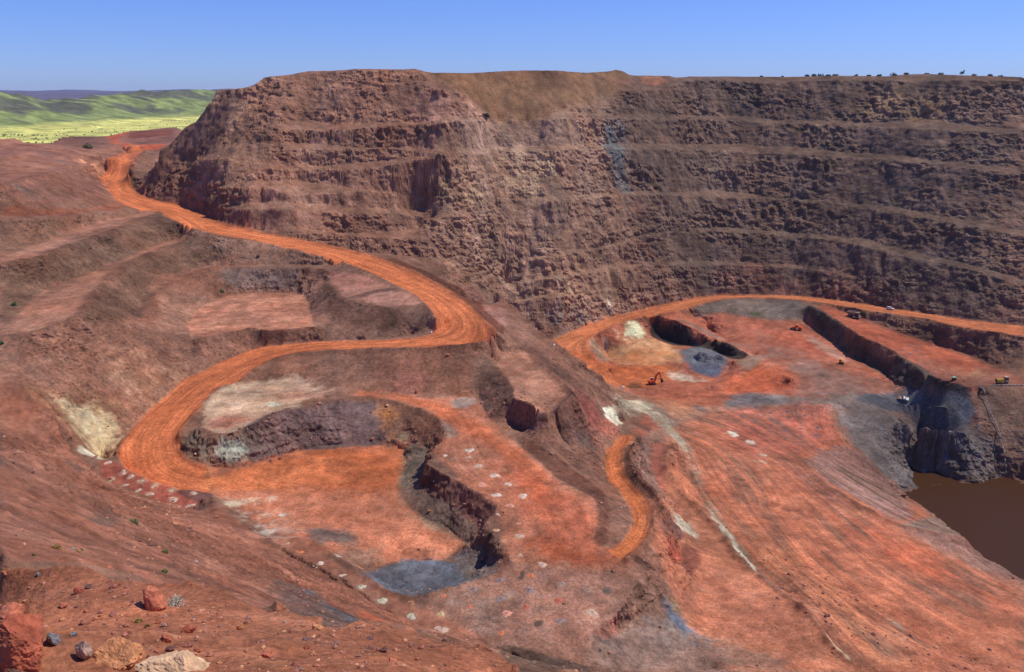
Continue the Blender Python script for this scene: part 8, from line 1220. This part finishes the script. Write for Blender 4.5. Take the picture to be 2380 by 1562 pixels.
link('crown', bm, paint('leaf_dark', LC['dark'], .8, var=.35, scale=2), o)

# ---------------------------------------------------------------- rubble: countless loose stones, one mass
tmpl = []
for s_ in range(5):
    bm = bmesh.new(); bmesh.ops.create_icosphere(bm, subdivisions=1, radius=1.0)
    for v in bm.verts: v.co = v.co * dice.uniform(.65, 1.15); v.co.z *= .75
    tmpl.append((np.array([v.co for v in bm.verts], np.float32), np.array([[v.index for v in f.verts] for f in bm.faces], np.int32))); bm.free()
rs_ = np.random.RandomState(5)
def scatter(n, cx, cy, sx_, sy_, smin, smax, rot=0.0):
    a = rs_.uniform(-1, 1, (n, 2)) * (sx_, sy_); c, s = math.cos(rot), math.sin(rot)
    return [(cx + p[0] * c - p[1] * s, cy + p[0] * s + p[1] * c, smin * (smax / smin) ** (q ** 2.6)) for p, q in zip(a, rs_.rand(n))]
spots = []
for r0, r1, n_, k0, k1 in ((4, 24, 15000, .0012, .0065), (24, 150, 13000, .0007, .0042), (150, 330, 9000, .0009, .0036)):
    uu = rs_.uniform(math.log(r0), math.log(r1), n_); tt = rs_.uniform(-.66, .62, n_)
    for u_, t_, q in zip(uu, tt, rs_.rand(n_)):
        spots.append((math.exp(u_) * math.sin(t_), math.exp(u_) * math.cos(t_), math.exp(u_) * k0 * (k1 / k0) ** (q ** 3)))
SX = np.array([p[0] for p in spots]); SY = np.array([p[1] for p in spots]); SR = np.hypot(SX, SY)
keep = (at(ROAD, SX, SY) < .12) & (at(H, SX, SY) > -186)
clump = noise2(SX / (SR * .09 + .2), SY / (SR * .09 + .2), 4.0) + .6 * noise2(SX / (SR * .03 + .2), SY / (SR * .03 + .2), 9.0)
flat_far = (at(blur(slope, 3), SX, SY) < .26) & (SR > 120)
keep &= (clump + rs_.uniform(-.5, .5, len(SX)) > .02) & ~(flat_far & (rs_.rand(len(SX)) < .97))
VV, FF, CC, off = [], [], [], 0
palette = np.array([lin(c) for c in ((170, 108, 88), (150, 96, 80), (190, 132, 104), (128, 92, 84), (158, 116, 100), (206, 150, 112))]) 
for i in np.where(keep)[0]:
    tv, tf = tmpl[i % 5]; s = spots[i][2]; a = rs_.uniform(0, 6.28); c_, s__ = math.cos(a), math.sin(a)
    q = tv * s * np.array([1, rs_.uniform(.6, 1), rs_.uniform(.6, 1.0)], np.float32)
    w_ = np.column_stack([q[:, 0] * c_ - q[:, 1] * s__ + SX[i], q[:, 0] * s__ + q[:, 1] * c_ + SY[i], q[:, 2] + ground(SX[i], SY[i]) + s * .3])
    VV.append(w_); FF.append(tf + off); off += len(tv); CC.append(np.repeat(palette[rs_.randint(6)][None] * rs_.uniform(.75, 1.15), len(tv), 0))
tag(mesh_np('rubble', np.vstack(VV), np.vstack(FF), earth('loose_stones', .95, 9.0, 2.0, .3), np.vstack(CC), False), kind='stuff')

# ---------------------------------------------------------------- scrub dotted over the far plain, one mass
VV, FF, off = [], [], 0
n_ = 9000; uu = rs_.uniform(math.log(1450), math.log(3400), n_); tt = rs_.uniform(-.60, -.26, n_)
bx, by = np.exp(uu) * np.sin(tt), np.exp(uu) * np.cos(tt)
line_ = noise2(bx / 420, np.exp(uu) / 55, 5.0) + .5 * noise2(bx / 90, by / 90, 2.0)
for i in np.where(line_ > .1 + .45 * rs_.rand(n_))[0]:
    tv, tf = tmpl[i % 5]; s = rs_.uniform(.8, 2.6)
    VV.append(tv * np.array([s, s, s * .8], np.float32) + np.array([bx[i], by[i], -76 + s * .4])); FF.append(tf + off); off += len(tv)
tag(mesh_np('scrub', np.vstack(VV), np.vstack(FF), paint('far_scrub', (84, 104, 60), .95), None, False), kind='stuff')

# ---------------------------------------------------------------- the air over the plain
bm = bmesh.new(); r = bmesh.ops.create_cube(bm, size=1.0)
for v_ in r['verts']: v_.co = Vector((v_.co.x * 26000, v_.co.y * 26000, -330 + (v_.co.z + .5) * (330 + 150)))
hz = bpy.data.materials.new('pale_air'); hz.use_nodes = True; nt = hz.node_tree; nt.nodes.clear()
vo = nt.nodes.new('ShaderNodeVolumePrincipled'); vo.inputs['Color'].default_value = (.62, .72, 1.0, 1); vo.inputs['Density'].default_value = HAZE; vo.inputs['Anisotropy'].default_value = 0.1
ou = nt.nodes.new('ShaderNodeOutputMaterial'); nt.links.new(vo.outputs[0], ou.inputs['Volume'])
tag(link('haze', bm, hz), kind='stuff')
